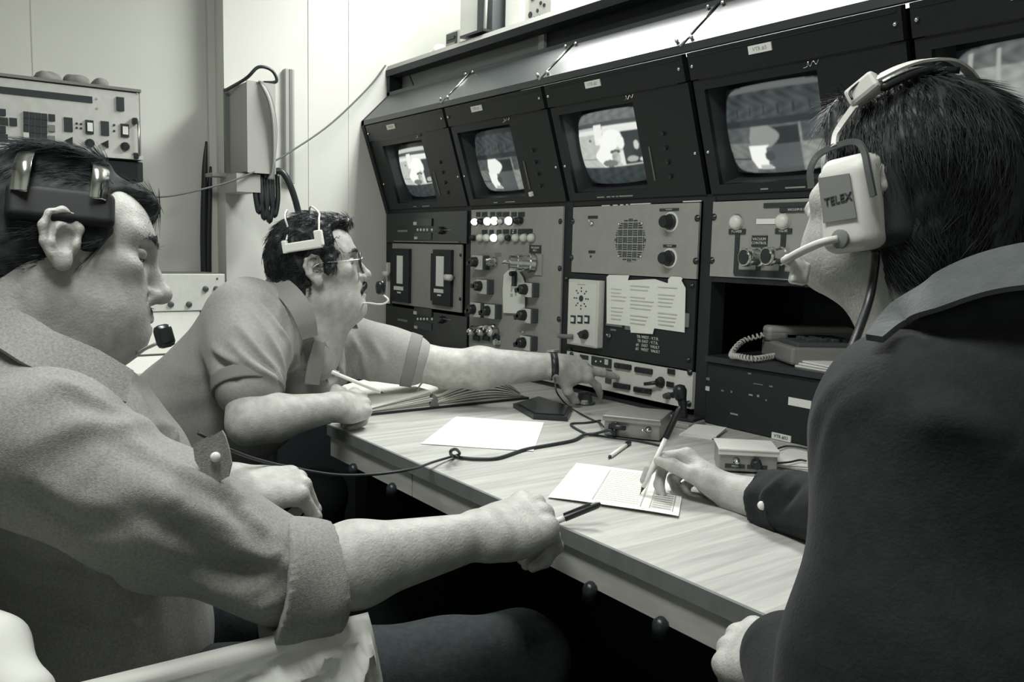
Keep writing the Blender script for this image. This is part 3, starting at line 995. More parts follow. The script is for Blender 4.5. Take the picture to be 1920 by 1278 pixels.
SCREEN = screen_mat()
INNER = mat('bezel_inner', 0.06, 0.35, 0.5)
BEZEL = mat('monitor_black', 0.013, 0.4, 0.4)
NAMES = [('first video monitor from the end wall, showing a bright figure', 'VTR #4'), ('second video monitor from the end wall, showing a dim figure', 'VTR #1'),
         ('third video monitor, with the brightest picture of a figure working', 'VTR #2'), ('fourth video monitor, over the vacuum panel, with a dim grey picture', 'VTR #3'),
         ('last video monitor, partly behind the head of the man in dark clothes', 'VTR #5')]
for i in range(5):
    a, b_ = BX[i] + 0.008, BX[i + 1] - 0.008
    if i == 0:
        a = x0 + 0.03
    L_ = MONL = BX[i + 1] - 0.485
    R_ = BX[i + 1] - 0.195
    v0, v1 = 0.022, 0.240
    mo = thing('video_monitor', NAMES[i][0], 'monitor', tp_((a + b_) / 2, 0))
    TH = 0.012
    # front plate around the tube opening, from four bars
    def bar(xa, xb, va, vb, name='bezel', out=0.0, th=TH, m=BEZEL, par=mo):
        return MB().box(tp_((xa + xb) / 2, (va + vb) / 2, out - th / 2), (xb - xa, th, vb - va), RT).build(name, m, par)
    bar(a, L_, 0, v1)
    bar(R_, b_, 0, v1)
    bar(L_, R_, 0, v0)
    bar(L_, R_, v1 - 0.0, 0.262)
    bar(a, L_, v1, 0.262)
    bar(R_, b_, v1, 0.262)
    bar(a, b_, 0.265, TL - 0.002, 'name_strip', 0.006, 0.016)
    bar(a + 0.02, b_ - 0.03, 0.2625, 0.2645, 'edge_trim', 0.001, 0.004, BLACK_GLOSS)
    bar(a + 0.01, b_ - 0.01, TL - 0.012, TL - 0.010, 'edge_trim', 0.008, 0.004, BLACK_GLOSS)
    DP = 0.075
    for nm, xa, xb, va, vb in (('hood_wall', L_ - 0.004, L_, v0, v1), ('hood_wall', R_, R_ + 0.004, v0, v1), ('hood_wall', L_, R_, v0 - 0.004, v0), ('hood_wall', L_, R_, v1, v1 + 0.004)):
        MB().box(tp_((xa + xb) / 2, (va + vb) / 2, -DP / 2 - TH), (xb - xa, DP, vb - va), RT).build(nm, INNER, mo)
    # bulged tube face with the picture
    N, M_ = 150, 116
    gu, gv = np.meshgrid(np.linspace(0, 1, N), np.linspace(0, 1, M_))
    X = L_ + 0.008 + gu * (R_ - L_ - 0.016)
    V = v0 + 0.010 + gv * (v1 - v0 - 0.02)
    uu, vv = gu * 2 - 1, gv * 2 - 1
    # rounded pillow outline
    X = X + (R_ - L_) / 2 * uu * (-0.05 * vv ** 2)
    V = V + (v1 - v0) / 2 * vv * (-0.05 * uu ** 2)
    O = -0.055 + 0.022 * (1 - uu ** 2 * 0.6 - vv ** 2 * 0.4)
    P_ = (np.array([1.0, 0, 0])[None, None] * X[..., None] + T0 + TU * V[..., None] + TN * O[..., None]).reshape(-1, 3)
    fs = [(r * N + c, r * N + c + 1, (r + 1) * N + c + 1, (r + 1) * N + c) for r in range(M_ - 1) for c in range(N - 1)]
    me = bpy.data.meshes.new('screen')
    me.from_pydata([tuple(p) for p in P_ - np.array(mo.location)], [], fs)
    pic = picture(i + 1, gu, gv)
    # corner rounding to black
    cr = (np.abs(uu) ** 8 + np.abs(vv) ** 8) > 0.9
    pic[cr] = 0.004
    for _ in range(2):
        pc2 = np.pad(pic, 1, mode='edge')
        pic = (pc2[1:-1, 1:-1] * 2 + pc2[:-2, 1:-1] + pc2[2:, 1:-1] + pc2[1:-1, :-2] + pc2[1:-1, 2:]) / 6
    ca = me.color_attributes.new('picture', 'FLOAT_COLOR', 'POINT')
    colr = np.array([tone(float(q)) for q in pic.ravel()], np.float32)
    ca.data.foreach_set('color', colr.ravel())
    me.materials.append(SCREEN)
    me.polygons.foreach_set('use_smooth', [True] * len(me.polygons))
    so = bpy.data.objects.new('screen', me)
    COL.objects.link(so)
    so.parent = mo
    bar(L_ - 0.01, R_ + 0.01, v0 - 0.01, v1 + 0.01, 'tube_back', -0.085, 0.004)
    # name label, maker script, controls
    lx = [None, -2.801, -2.243, -1.704, -1.181, -0.66][i + 1]
    nl = MB().box(tp_(lx, 0.303, 0.0075), (0.058, 0.003, 0.017), RT).build('name_label', PAPER, mo)
    text(NAMES[i][1], 0.0115, tp_(lx, 0.303, 0.0093), (1, 0, 0), TU, INKP, nl)
    sx_ = R_ + 0.0
    MB().tube([tp_(sx_ - 0.028, 0.248, 0.001), tp_(sx_ - 0.018, 0.250, 0.002), tp_(sx_ - 0.016, 0.258, 0.002), tp_(sx_ - 0.012, 0.249, 0.002), tp_(sx_ - 0.004, 0.258, 0.002), tp_(sx_ + 0.002, 0.251, 0.002), tp_(sx_ + 0.008, 0.259, 0.001)], 0.0009, 5).build('maker_script', CHROME, mo)
    MB().box(tp_(R_ + 0.03, 0.085, 0.001), (0.002, 0.004, 0.085), RT).build('control_groove', MGREY, mo)
    if i == 1:
        MB().box(tp_(R_ + 0.034, 0.028, 0.004), (0.012, 0.012, 0.014), RT, 0.002).build('white_key', WHITE, mo)
    for q in range(4):
        MB().lathe(tp_(R_ + 0.085 + 0.0 * q, 0.05 + 0.035 * q, 0.0), TN, [(0, 0.006), (0.006, 0.005)], 8).build('control_knob', KNOB, mo)
    for xx in (a + 0.012, b_ - 0.012):
        for vv_ in (0.10, 0.295):
            MB().sphere(tp_(xx, vv_, 0.008 if vv_ > 0.26 else 0.001), 0.0045, 8, 6).build('screw', CHROME, mo, True)
    for q in ((-0.1, 0.028), (-0.068, 0.014), (-0.05, 0.01), (-0.034, 0.008), (0.0, 0.05)) if i in (2,) else ((-0.08, 0.02), (0.0, 0.05)):
        MB().box(tp_((L_ + R_) / 2 + q[0] + 0.06, 0.007, 0.001), (q[1], 0.003, 0.003), RT).build('legend_mark', GREY, mo)
# bright legend strip along the rail under the third monitor
for px, w in ((1134, 16), (1152, 9), (1164, 6), (1174, 4), (1199, 38), (1296, 30)):
    p = pt(px, 386 - (px - 1134) * 0.05, 0.0)
    MB().box((p[0], D + 0.004, p[2] + 0.001), (w * 0.00195, 0.004, 0.0028)).build('legend_mark', WHITE, con)


# ------------------------------------------------------------------ smooth solid modelling on a grid (bodies, clothes, hair)
class Field:
    def __init__(self, lo, hi, h):
        self.lo = np.asarray(lo, float)
        self.h = h
        self.n = np.ceil((np.asarray(hi, float) - self.lo) / h).astype(int) + 1
        self.ax = [(self.lo[i] + h * np.arange(self.n[i])).astype(np.float32) for i in range(3)]
        self.d = np.full(self.n, 0.5, np.float32)
        self.R, self.t, self.s = np.eye(3), np.zeros(3), 1.0

    def frame(self, R=None, t=None, s=1.0):
        self.R = np.eye(3) if R is None else np.asarray(R, float)
        self.t = np.zeros(3) if t is None else np.asarray(t, float)
        self.s = s
        return self

    def w(self, p):
        return self.t + self.R @ (np.asarray(p, float) * self.s)

    def _op(self, mn, mx, fn, k, sub):
        m = k + 4 * self.h
        i0 = np.clip(np.floor((mn - m - self.lo) / self.h).astype(int), 0, self.n)
        i1 = np.clip(np.ceil((mx + m - self.lo) / self.h).astype(int) + 1, 0, self.n)
        if np.any(i1 <= i0):
            return self
        sl = tuple(slice(i0[i], i1[i]) for i in range(3))
        X = self.ax[0][sl[0]][:, None, None]
        Y = self.ax[1][sl[1]][None, :, None]
        Z = self.ax[2][sl[2]][None, None, :]
        b = fn(X, Y, Z).astype(np.float32)
        a = self.d[sl]
        if sub:
            h = np.maximum(k - np.abs(a + b), 0) / max(k, 1e-6)
            self.d[sl] = np.maximum(a, -b) + h * h * k * 0.25
        else:
            h = np.maximum(k - np.abs(a - b), 0) / max(k, 1e-6)
            self.d[sl] = np.minimum(a, b) - h * h * k * 0.25
        return self

    def cone(self, a, b, ra, rb=None, k=0.012, sub=False):
        rb = ra if rb is None else rb
        a, b = self.w(a), self.w(b)
        ra, rb = ra * self.s, rb * self.s
        r = max(ra, rb)
        ab = b - a
        L2 = float(ab @ ab) + 1e-12

        def fn(X, Y, Z):
            x, y, z = X - a[0], Y - a[1], Z - a[2]
            t = np.clip((x * ab[0] + y * ab[1] + z * ab[2]) / L2, 0, 1)
            return np.sqrt((x - t * ab[0]) ** 2 + (y - t * ab[1]) ** 2 + (z - t * ab[2]) ** 2) - (ra + (rb - ra) * t)
        return self._op(np.minimum(a, b) - r, np.maximum(a, b) + r, fn, k * self.s, sub)

    def chain(self, pts, rs, k=0.012, sub=False):
        for i in range(len(pts) - 1):
            self.cone(pts[i], pts[i + 1], rs[i], rs[i + 1], k, sub)
        return self

    def ell(self, c, r, R=None, k=0.012, sub=False):
        c = self.w(c)
        r = np.asarray(r, float) * np.ones(3) * self.s
        Q = self.R if R is None else self.R @ np.asarray(R, float)
        ext = np.sqrt(((Q * r[None, :]) ** 2).sum(1))

        def fn(X, Y, Z):
            x, y, z = X - c[0], Y - c[1], Z - c[2]
            l = [(Q[0, i] * x + Q[1, i] * y + Q[2, i] * z) for i in range(3)]
            k0 = np.sqrt(sum((l[i] / r[i]) ** 2 for i in range(3)))
            k1 = np.sqrt(sum((l[i] / r[i] ** 2) ** 2 for i in range(3))) + 1e-9
            return np.where(k0 < 1e-4, -r.min(), k0 * (k0 - 1) / k1)
        return self._op(c - ext, c + ext, fn, k * self.s, sub)

    def box(self, c, half, R=None, rd=0.004, k=0.006, sub=False):
        c = self.w(c)
        hf = np.asarray(half, float) * self.s
        rd = rd * self.s
        Q = self.R if R is None else self.R @ np.asarray(R, float)
        ext = (np.abs(Q) * hf[None, :]).sum(1)

        def fn(X, Y, Z):
            x, y, z = X - c[0], Y - c[1], Z - c[2]
            q = [np.abs(Q[0, i] * x + Q[1, i] * y + Q[2, i] * z) - hf[i] + rd for i in range(3)]
            o = np.sqrt(sum(np.maximum(v, 0) ** 2 for v in q))
            return o + np.minimum(np.maximum(np.maximum(q[0], q[1]), q[2]), 0) - rd
        return self._op(c - ext, c + ext, fn, k * self.s, sub)

    def half(self, p, nrm, k=0.004):
        """cut away everything on the side the normal points to"""
        p = self.w(p)
        nrm = self.R @ np.asarray(nrm, float)
        nrm = nrm / np.linalg.norm(nrm)
        X, Y, Z = self.ax[0][:, None, None], self.ax[1][None, :, None], self.ax[2][None, None, :]
        b = ((X - p[0]) * nrm[0] + (Y - p[1]) * nrm[1] + (Z - p[2]) * nrm[2]).astype(np.float32)
        self.d = np.maximum(self.d, b)
        return self

    def mesh(self):
        d = self.d
        s = d < 0
        c = np.zeros(np.array(d.shape) - 1, np.int8)
        N = c.shape
        offs = [(i, j, k) for i in (0, 1) for j in (0, 1) for k in (0, 1)]
        for o in offs:
            c += s[o[0]:o[0] + N[0], o[1]:o[1] + N[1], o[2]:o[2] + N[2]]
        act = (c > 0) & (c < 8)
        ijk = np.argwhere(act)
        idx = np.full(N, -1, np.int32)
        idx[act] = np.arange(len(ijk), dtype=np.int32)
        val = np.stack([d[ijk[:, 0] + o[0], ijk[:, 1] + o[1], ijk[:, 2] + o[2]] for o in offs], 1).astype(np.float64)
        acc = np.zeros((len(ijk), 3))
        cnt = np.zeros(len(ijk))
        for a in range(8):
            for b in range(a + 1, 8):
                oa, ob = np.array(offs[a]), np.array(offs[b])
                if np.abs(oa - ob).sum() != 1:
                    continue
                m = (val[:, a] < 0) != (val[:, b] < 0)
                t = val[m, a] / (val[m, a] - val[m, b])
                acc[m] += oa + (ob - oa) * t[:, None]
                cnt[m] += 1
        V = self.lo + self.h * (ijk + acc / cnt[:, None])
        F = []
        for ax in range(3):
            u, v = [(1, 2), (2, 0), (0, 1)][ax]
            sa = [slice(None)] * 3
            sb = [slice(None)] * 3
            sa[ax], sb[ax] = slice(0, -1), slice(1, None)
            for q in (u, v):
                sa[q] = slice(1, -1)
                sb[q] = slice(1, -1)
            A, B = s[tuple(sa)], s[tuple(sb)]
            e = np.argwhere(A != B)
            if not len(e):
                continue
            flip = A[e[:, 0], e[:, 1], e[:, 2]]
            base = e.copy()
            base[:, u] += 1
            base[:, v] += 1
            cells = []
            for du, dv in ((-1, -1), (0, -1), (0, 0), (-1, 0)):
                q = base.copy()
                q[:, u] += du
                q[:, v] += dv
                cells.append(idx[q[:, 0], q[:, 1], q[:, 2]])
            Q = np.stack(cells, 1)
            Q[~flip] = Q[~flip][:, ::-1]
            F.append(Q)
        F = np.concatenate(F)
        F = F[(F >= 0).all(1)]
        g = np.zeros_like(V)
        for i in range(3):
            lo_i = np.clip(ijk.copy(), 1, np.array(d.shape) - 2)
            p, q = lo_i.copy(), lo_i.copy()
            p[:, i] += 1
            q[:, i] -= 1
            g[:, i] = d[p[:, 0], p[:, 1], p[:, 2]] - d[q[:, 0], q[:, 1], q[:, 2]]
        g /= np.linalg.norm(g, axis=1, keepdims=True) + 1e-9
        return V, F, g


def relax(V, F, n=2, f=0.5):
    E = np.concatenate([F[:, [0, 1]], F[:, [1, 2]], F[:, [2, 3]], F[:, [3, 0]]])
    for _ in range(n):
        S = np.zeros_like(V)
        C = np.zeros(len(V))
        for a, b in ((0, 1), (1, 0)):
            for i in range(3):
                S[:, i] += np.bincount(E[:, a], V[E[:, b], i], len(V))
            C += np.bincount(E[:, a], minlength=len(V))
        V = V + f * (S / np.maximum(C, 1)[:, None] - V)
    return V


def join_meshes(parts):
    Vs, Fs, Gs, n = [], [], [], 0
    for V, F, G in parts:
        Vs.append(V)
        Fs.append(F + n)
        Gs.append(G)
        n += len(V)
    return np.concatenate(Vs), np.concatenate(Fs), np.concatenate(Gs)


def mesh_obj(name, V, F, m, parent, label=None, attr=None):
    off = parent_world(parent)
    me = bpy.data.meshes.new(name)
    V = np.asarray(V, np.float64) - off
    F = np.asarray(F, np.int32)
    me.vertices.add(len(V))
    me.vertices.foreach_set('co', V.astype(np.float32).ravel())
    me.loops.add(F.size)
    me.loops.foreach_set('vertex_index', F.ravel())
    me.polygons.add(len(F))
    me.polygons.foreach_set('loop_start', np.arange(0, F.size, F.shape[1], dtype=np.int32))
    me.polygons.foreach_set('use_smooth', np.ones(len(F), bool))
    me.update(calc_edges=True)
    me.validate()
    if attr is not None:
        a = me.color_attributes.new('skin', 'FLOAT_COLOR', 'POINT')
        c = np.ones((len(V), 4), np.float32)
        c[:, :3] = np.asarray(attr, np.float32)[:, None]
        a.data.foreach_set('color', c.ravel())
    me.materials.append(m)
    o = bpy.data.objects.new(name, me)
    COL.objects.link(o)
    if parent is not None:
        o.parent = parent
    if label:
        o['label'] = label
    return o


def pick(V, G, px, py):
    """surface point of a mesh seen at this place of the frame"""
    r = ray(px, py)
    r = r / np.linalg.norm(r)
    q = V - CAM
    t = q @ r
    dd = np.linalg.norm(q - t[:, None] * r, axis=1)
    ok = (G @ r < 0.15)
    dd = np.where(ok, dd, 9)
    near = dd < max(0.006, dd.min() * 1.3)
    i = np.argmin(np.where(near, t, 99))
    return V[i]


def folds(V, G, lst):
    """lst of (points, half width, height): ridges (+) or creases (-) along curves lying on the surface"""
    disp = np.zeros(len(V))
    for pts, w, a in lst:
        P = smooth_path([p if len(p) == 3 else pick(V, G, *p) for p in pts], 5)
        best = np.full(len(V), 9.0)
        tt = np.zeros(len(V))
        lo = np.min(P, 0) - 3 * w
        hi = np.max(P, 0) + 3 * w
        sel = np.nonzero(((V > lo) & (V < hi)).all(1))[0]
        if not len(sel):
            continue
        Q = V[sel]
        for i in range(len(P) - 1):
            ab = P[i + 1] - P[i]
            t = np.clip(((Q - P[i]) @ ab) / (ab @ ab + 1e-12), 0, 1)
            dd = np.linalg.norm(Q - P[i] - t[:, None] * ab, axis=1)
            u = (i + t) / (len(P) - 1)
            b = dd < best[sel]
            best[sel[b]] = dd[b]
            tt[sel[b]] = u[b]
        fade = np.sin(np.pi * np.clip(tt, 0.04, 0.96)) ** 0.5
        disp += a * np.exp(-(best / w) ** 2) * fade
    return V + G * disp[:, None]


def wrinkle(V, G, amp, freq, seed=0, stretch=(1, 1, 1)):
    r = np.random.default_rng(seed)
    d = np.zeros(len(V))
    for i in range(14):
        k = r.normal(size=3) * freq * (0.5 + 1.2 * r.random()) * np.asarray(stretch)
        d += np.sin(V @ k + r.random() * 6.28 + 1.5 * np.sin(V @ (r.normal(size=3) * freq * 0.4)))
    return V + G * (amp * d / 3.7)[:, None]


# ------------------------------------------------------------------ anatomy
def head(F, R, O, s=1.0, top=1.0, jowl=0.0, look=0.0, lids=0.5, ears=(1, -1), wide=1.0, brow=1.0, ear=0.9, cz=0.0, back=0.0, eo=0.0):
    """local axes: x out of the face, y to the left ear, z up; origin between the ears at eye height"""
    F.frame(R, O, s)
    F.ell((-0.005 + back / 2, 0, 0.026 * top), (0.098 - back / 2, 0.076 * wide, 0.088 * top), k=0.0)
    F.ell((0.042, 0, 0.032 * top), (0.052, 0.062 * wide, 0.058 * top), k=0.02)
    F.ell((0.043, 0, -0.03 + cz * 0.4), (0.052, 0.057 * wide, 0.074 - cz * 0.5), k=0.025)
    F.ell((0.076, 0, -0.056), (0.028, 0.034, 0.028), k=0.02)
    for q in (1, -1):
        F.cone((0.012, 0.050 * q * wide, -0.070 + cz * 0.5), (0.074, 0.014 * q, -0.100 + cz), 0.020, 0.018, 0.03)
        F.ell((0.050, 0.034 * q * wide, -0.050 + cz * 0.5), (0.032, 0.023, 0.034), k=0.025)
        F.ell((0.056, 0.047 * q * wide, -0.016), (0.027, 0.018, 0.013), k=0.018)
        F.cone((0.089, 0.010 * q, 0.021), (0.066, 0.050 * q * wide, 0.023), 0.0105 * brow, 0.009 * brow, 0.014)
        if jowl:
            F.ell((0.045, 0.036 * q, -0.088 + cz), (0.036, 0.022 * jowl, 0.024 * jowl), k=0.03)
    F.ell((0.084, 0, -0.103 + cz), (0.018, 0.02, 0.016), k=0.018)
    if jowl:
        F.ell((0.045, 0, -0.108 + cz), (0.045, 0.04, 0.022 * jowl), k=0.03)
    # nose
    F.cone((0.092, 0, 0.010), (0.113, 0, -0.030), 0.0075, 0.0105, 0.012)
    F.ell((0.1135, 0, -0.035), (0.013, 0.0115, 0.0105), k=0.008)
    for q in (1, -1):
        F.ell((0.102, 0.0125 * q, -0.039), (0.0115, 0.0075, 0.0085), k=0.006)
        F.ell((0.108, 0.0065 * q, -0.0475), (0.006, 0.0035, 0.005), k=0.003, sub=True)
    # eyes
    for q in (1, -1):
        F.ell((0.099, 0.033 * q, 0.002), (0.020, 0.022, 0.013), k=0.012, sub=True)
        F.ell((0.0740, 0.0315 * q, -0.001), (0.0135, 0.0150, 0.0125), k=0.003)
        F.ell((0.0762, 0.0320 * q, 0.0045), (0.0138, 0.0180, 0.0080), k=0.003)       # upper lid
        F.ell((0.0738, 0.0320 * q, -0.0085), (0.0132, 0.0165, 0.0055), k=0.004)      # lower lid
        F.cone((0.090, 0.022 * q, -0.0030), (0.082, 0.046 * q, -0.0045), 0.0014, 0.0014, 0.002, True)
        F.cone((0.091, 0.020 * q, 0.0125), (0.079, 0.047 * q, 0.0095), 0.0012, 0.0010, 0.004, True)
    # mouth
    F.cone((0.1005, 0, -0.0655), (0.086, 0.023, -0.0700), 0.0070, 0.0045, 0.007)
    F.cone((0.1005, 0, -0.0655), (0.086, -0.023, -0.0700), 0.0070, 0.0045, 0.007)
    F.cone((0.0985, 0, -0.0785), (0.086, 0.021, -0.0735), 0.0075, 0.0045, 0.007)
    F.cone((0.0985, 0, -0.0785), (0.086, -0.021, -0.0735), 0.0075, 0.0045, 0.007)
    F.cone((0.108, 0, -0.0715), (0.094, 0.026, -0.0725), 0.0016, 0.0014, 0.003, True)
    F.cone((0.108, 0, -0.0715), (0.094, -0.026, -0.0725), 0.0016, 0.0014, 0.003, True)
    for q in (1, -1):   # nasolabial crease
        F.cone((0.099, 0.019 * q, -0.040), (0.083, 0.032 * q, -0.073), 0.0012, 0.0010, 0.006, True)
    for q in ears:
        def e(x, z, o=0.0):
            return (x * ear + 0.004, q * (0.0790 * wide + eo + (0.014 - x) * 0.14 * ear + o), z * ear - 0.002)
        F.ell(e(0.002, -0.004, -0.010), (0.015 * ear, 0.012, 0.024 * ear), k=0.008)
        F.ell(e(-0.006, -0.001, -0.004), (0.020 * ear, 0.0060, 0.031 * ear), R=rotm('Z', -8 * q), k=0.006)
        F.chain([e(0.013, -0.004), e(0.014, 0.014), e(0.006, 0.028), e(-0.008, 0.033), e(-0.021, 0.026), e(-0.027, 0.010), e(-0.023, -0.010), e(-0.014, -0.024)],
                [0.003, 0.0044, 0.0048, 0.0048, 0.0050, 0.0046, 0.0042, 0.004], 0.004)
        F.chain([e(-0.004, 0.019), e(-0.014, 0.008, 0.001), e(-0.013, -0.010, 0.001), e(-0.005, -0.018)], [0.0032, 0.004, 0.0038, 0.0034], 0.003)
        F.ell(e(0.000, -0.030), (0.010, 0.0055, 0.011), k=0.006)
        F.ell(e(0.001, -0.003, 0.003), (0.0095, 0.009, 0.0125), k=0.003, sub=True)
        F.ell(e(-0.017, 0.012, 0.005), (0.0030, 0.006, 0.014), k=0.003, sub=True)
        F.ell(e(-0.003, 0.024, 0.004), (0.008, 0.005, 0.0045), k=0.003, sub=True)
        F.ell(e(0.0125, -0.008, 0.0), (0.0045, 0.005, 0.007), k=0.004)
    return F


FING = {'index': (0.092, 0.027, 0.000, (0.043, 0.026, 0.021), 0.0098), 'middle': (0.096, 0.008, 0.003, (0.047, 0.030, 0.022), 0.0100),
        'ring': (0.090, -0.011, 0.001, (0.043, 0.028, 0.021), 0.0096), 'little': (0.080, -0.029, -0.004, (0.034, 0.021, 0.019), 0.0086)}


def hand(F, R, O, side, curls, thumb, s=1.0):
    """local axes: x towards the knuckles, z out of the back of the hand; side +1 puts the thumb on +y (right hand), -1 on -y
    curls: finger -> (spread, knuckle, middle, end) degrees; thumb: three directions. Returns tips in world space."""
    F.frame(R, O, s)
    m = np.array([1, side, 1.0])
    tips = {}
    for f, (x, y, z, L, r) in FING.items():
        kn = np.array([x, y, z]) * m
        F.cone(np.array([0.0, y * 0.55, -0.002]) * m, kn + [-0.006, 0, -0.005], 0.0185, 0.0125, 0.016)
        F.ell(kn + [-0.002, 0, 0.0025], (0.0115, 0.0095, 0.0095), k=0.008)
    F.ell(np.array([0.045, -0.002, -0.010]) * m, (0.046, 0.034, 0.014), k=0.015)
    F.ell(np.array([0.034, 0.024, -0.014]) * m, (0.030, 0.017, 0.017), R=rotm('Z', 22 * side), k=0.014)
    F.ell(np.array([0.040, -0.026, -0.012]) * m, (0.034, 0.013, 0.015), k=0.014)
    for f, (x, y, z, L, r) in FING.items():
        sp, a1, a2, a3 = curls[f]
        p = np.array([x, y, z]) * m
        ang = 0.0
        pts, rs = [p], [r * 1.08]
        for i, a in enumerate((a1, a2, a3)):
            ang += math.radians(a)
            d = np.array([math.cos(ang) * math.cos(math.radians(sp)), math.cos(ang) * math.sin(math.radians(sp)) * side, -math.sin(ang)])
            p = p + d * L[i]
            pts.append(p)
            rs.append(r * (0.96, 0.86, 0.66)[i])
        F.cone(pts[0], pts[1], rs[0], rs[1], 0.005)
        F.cone(pts[1], pts[2], rs[1], rs[2], 0.004)
        F.cone(pts[2], pts[3], rs[2], rs[3], 0.004)
        F.ell(pts[1], r * 1.03, k=0.003)
        tips[f] = F.w(pts[3])
    p = np.array([0.020, 0.024, -0.010]) * m
    for i, (d, L, r1, r2) in enumerate(zip(thumb, (0.042, 0.034, 0.027), (0.0150, 0.0118, 0.0108), (0.0120, 0.0108, 0.0078))):
        d = np.asarray(d, float) * m
        d = d / np.linalg.norm(d)
        q = p + d * L
        F.cone(p, q, r1, r2, 0.010 if i == 0 else 0.005)
        p = q
    tips['thumb'] = F.w(p)
    return tips


def arm(F, sh, el, wr, r=(0.050, 0.044, 0.041, 0.028), k=0.02):
    F.frame()
    sh, el, wr = map(np.asarray, (sh, el, wr))
    F.cone(sh, el, r[0], r[1], k)
    mid = el + (wr - el) * 0.28
    F.cone(el, mid, r[1] * 0.92, r[2] * 1.06, k)
    F.cone(mid, wr, r[2] * 1.06, r[3], k)
    return F


# skin: procedural tone with fine mottling
def skin_mat(name, v):
    m = mat(name, v, 0.5, 0.4, noise=0.16, nscale=55, bump=0.45, bscale=300, detail=8.0)
    b_ = m.node_tree.nodes['Principled BSDF']
    b_.inputs['Subsurface Weight'].default_value = 0.08
    b_.inputs['Subsurface Radius'].default_value = (0.006, 0.005, 0.005)
    b_.inputs['Subsurface Scale'].default_value = 0.5
    return m


def strands(base_V, base_G, flow, n, length, r, seed, lift=0.0, wave=0.0, keep=None, segs=6, jitter=0.25):
    """hair locks: thin tapered three-sided tubes that follow a flow direction over the scalp"""
    rg = np.random.default_rng(seed)
    idx = rg.integers(0, len(base_V), n * 3)
    P = base_V[idx]
    if keep is not None:
        ok = keep(P)
        idx = idx[ok]
    idx = idx[:n]
    P = base_V[idx].copy()
    Nn = base_G[idx].copy()
    n = len(idx)
    L = length * (0.6 + 0.8 * rg.random(n))
    pts = [P - Nn * 0.001]
    jit = rg.normal(size=(n, 3)) * jitter
    ph = rg.random(n) * 6.28
    for q in range(1, segs + 1):
        d = flow(pts[-1], Nn) + jit
        d -= Nn * (d * Nn).sum(1, keepdims=True)
        d /= np.linalg.norm(d, axis=1, keepdims=True) + 1e-9
        side = np.cross(Nn, d)
        d = d + Nn * lift * (1 - q / segs) + side * (wave * np.sin(ph + q * 1.7))[:, None]
        pts.append(pts[-1] + d * (L / segs)[:, None])
    V, Fq = [], []
    K = segs + 1
    rr = r * (0.7 + 0.6 * rg.random(n))
    for q in range(K):
        w = pts[min(q + 1, K - 1)] - pts[max(q - 1, 0)]
        w /= np.linalg.norm(w, axis=1, keepdims=True) + 1e-9
        u = Nn - w * (Nn * w).sum(1, keepdims=True)
        u /= np.linalg.norm(u, axis=1, keepdims=True) + 1e-9
        t = np.cross(w, u)
        tap = (1 - (q / segs) ** 2 * 0.85)
        for a in (0, 2.094, 4.189):
            V.append(pts[q] + (rr * tap)[:, None] * (math.cos(a) * u + math.sin(a) * t))
    V = np.stack(V, 1)          # n, K*3, 3
    base = (np.arange(n) * K * 3)[:, None]
    for q in range(K - 1):
        for a in range(3):
            b = (a + 1) % 3
            Fq.append(np.stack([base[:, 0] + q * 3 + a, base[:, 0] + q * 3 + b, base[:, 0] + (q + 1) * 3 + b, base[:, 0] + (q + 1) * 3 + a], 1))
    Vf = V.reshape(-1, 3)
    return Vf, np.concatenate(Fq), np.zeros_like(Vf)


def brow_hair(R, O, s, v, par, seed=1, side=(1, -1)):
    """eyebrows and lash line as short strands"""
    F = Field(O - 0.15 * s, O + 0.15 * s, 0.0028)
    F.frame(R, O, s)
    for q in side:
        F.chain([(0.1015, 0.012 * q, 0.0200), (0.0955, 0.032 * q, 0.0250), (0.0770, 0.052 * q, 0.0205)], [0.0035, 0.0036, 0.0026], 0.003)
    V, Fq, G = F.mesh()
    st_ = strands(V, G, lambda P, N: np.stack([0 * P[:, 0] - 0.4, 0 * P[:, 0], 0 * P[:, 0] + 0.15], 1) @ R.T + ((P - O) @ R)[:, 1:2] * 22 * R[:, 1], 420, 0.0065, 0.0004, seed, lift=0.25, segs=3)
    V2, F2, _ = join_meshes([(V - G * 0.0016, Fq, G), st_])
    mesh_obj('eyebrow', V2, F2, mat('brow_%d' % int(v * 1000), v, 0.7), par)
    for q in side:
        MB().tube([hp_(R, O, s, (0.0865, 0.020 * q, -0.0022)), hp_(R, O, s, (0.0880, 0.031 * q, -0.0012)), hp_(R, O, s, (0.0800, 0.047 * q, -0.0046))], [0.0004, 0.0011, 0.0005], 6, 5).build('eyelash', INK, par, True)


def hp_(R, O, s, p):
    return O + R @ (np.asarray(p, float) * s)


# ------------------------------------------------------------------ people
def unit(v):
    v = np.asarray(v, float)
    return v / np.linalg.norm(v)


def hframe(fx, fy, down, roll=0.0):
    p = math.radians(down)
    n = math.hypot(fx, fy)
    x = np.array([fx / n * math.cos(p), fy / n * math.cos(p), -math.sin(p)])
    R = basis(x, (0, 0, 1))
    return R @ rotm('X', roll)


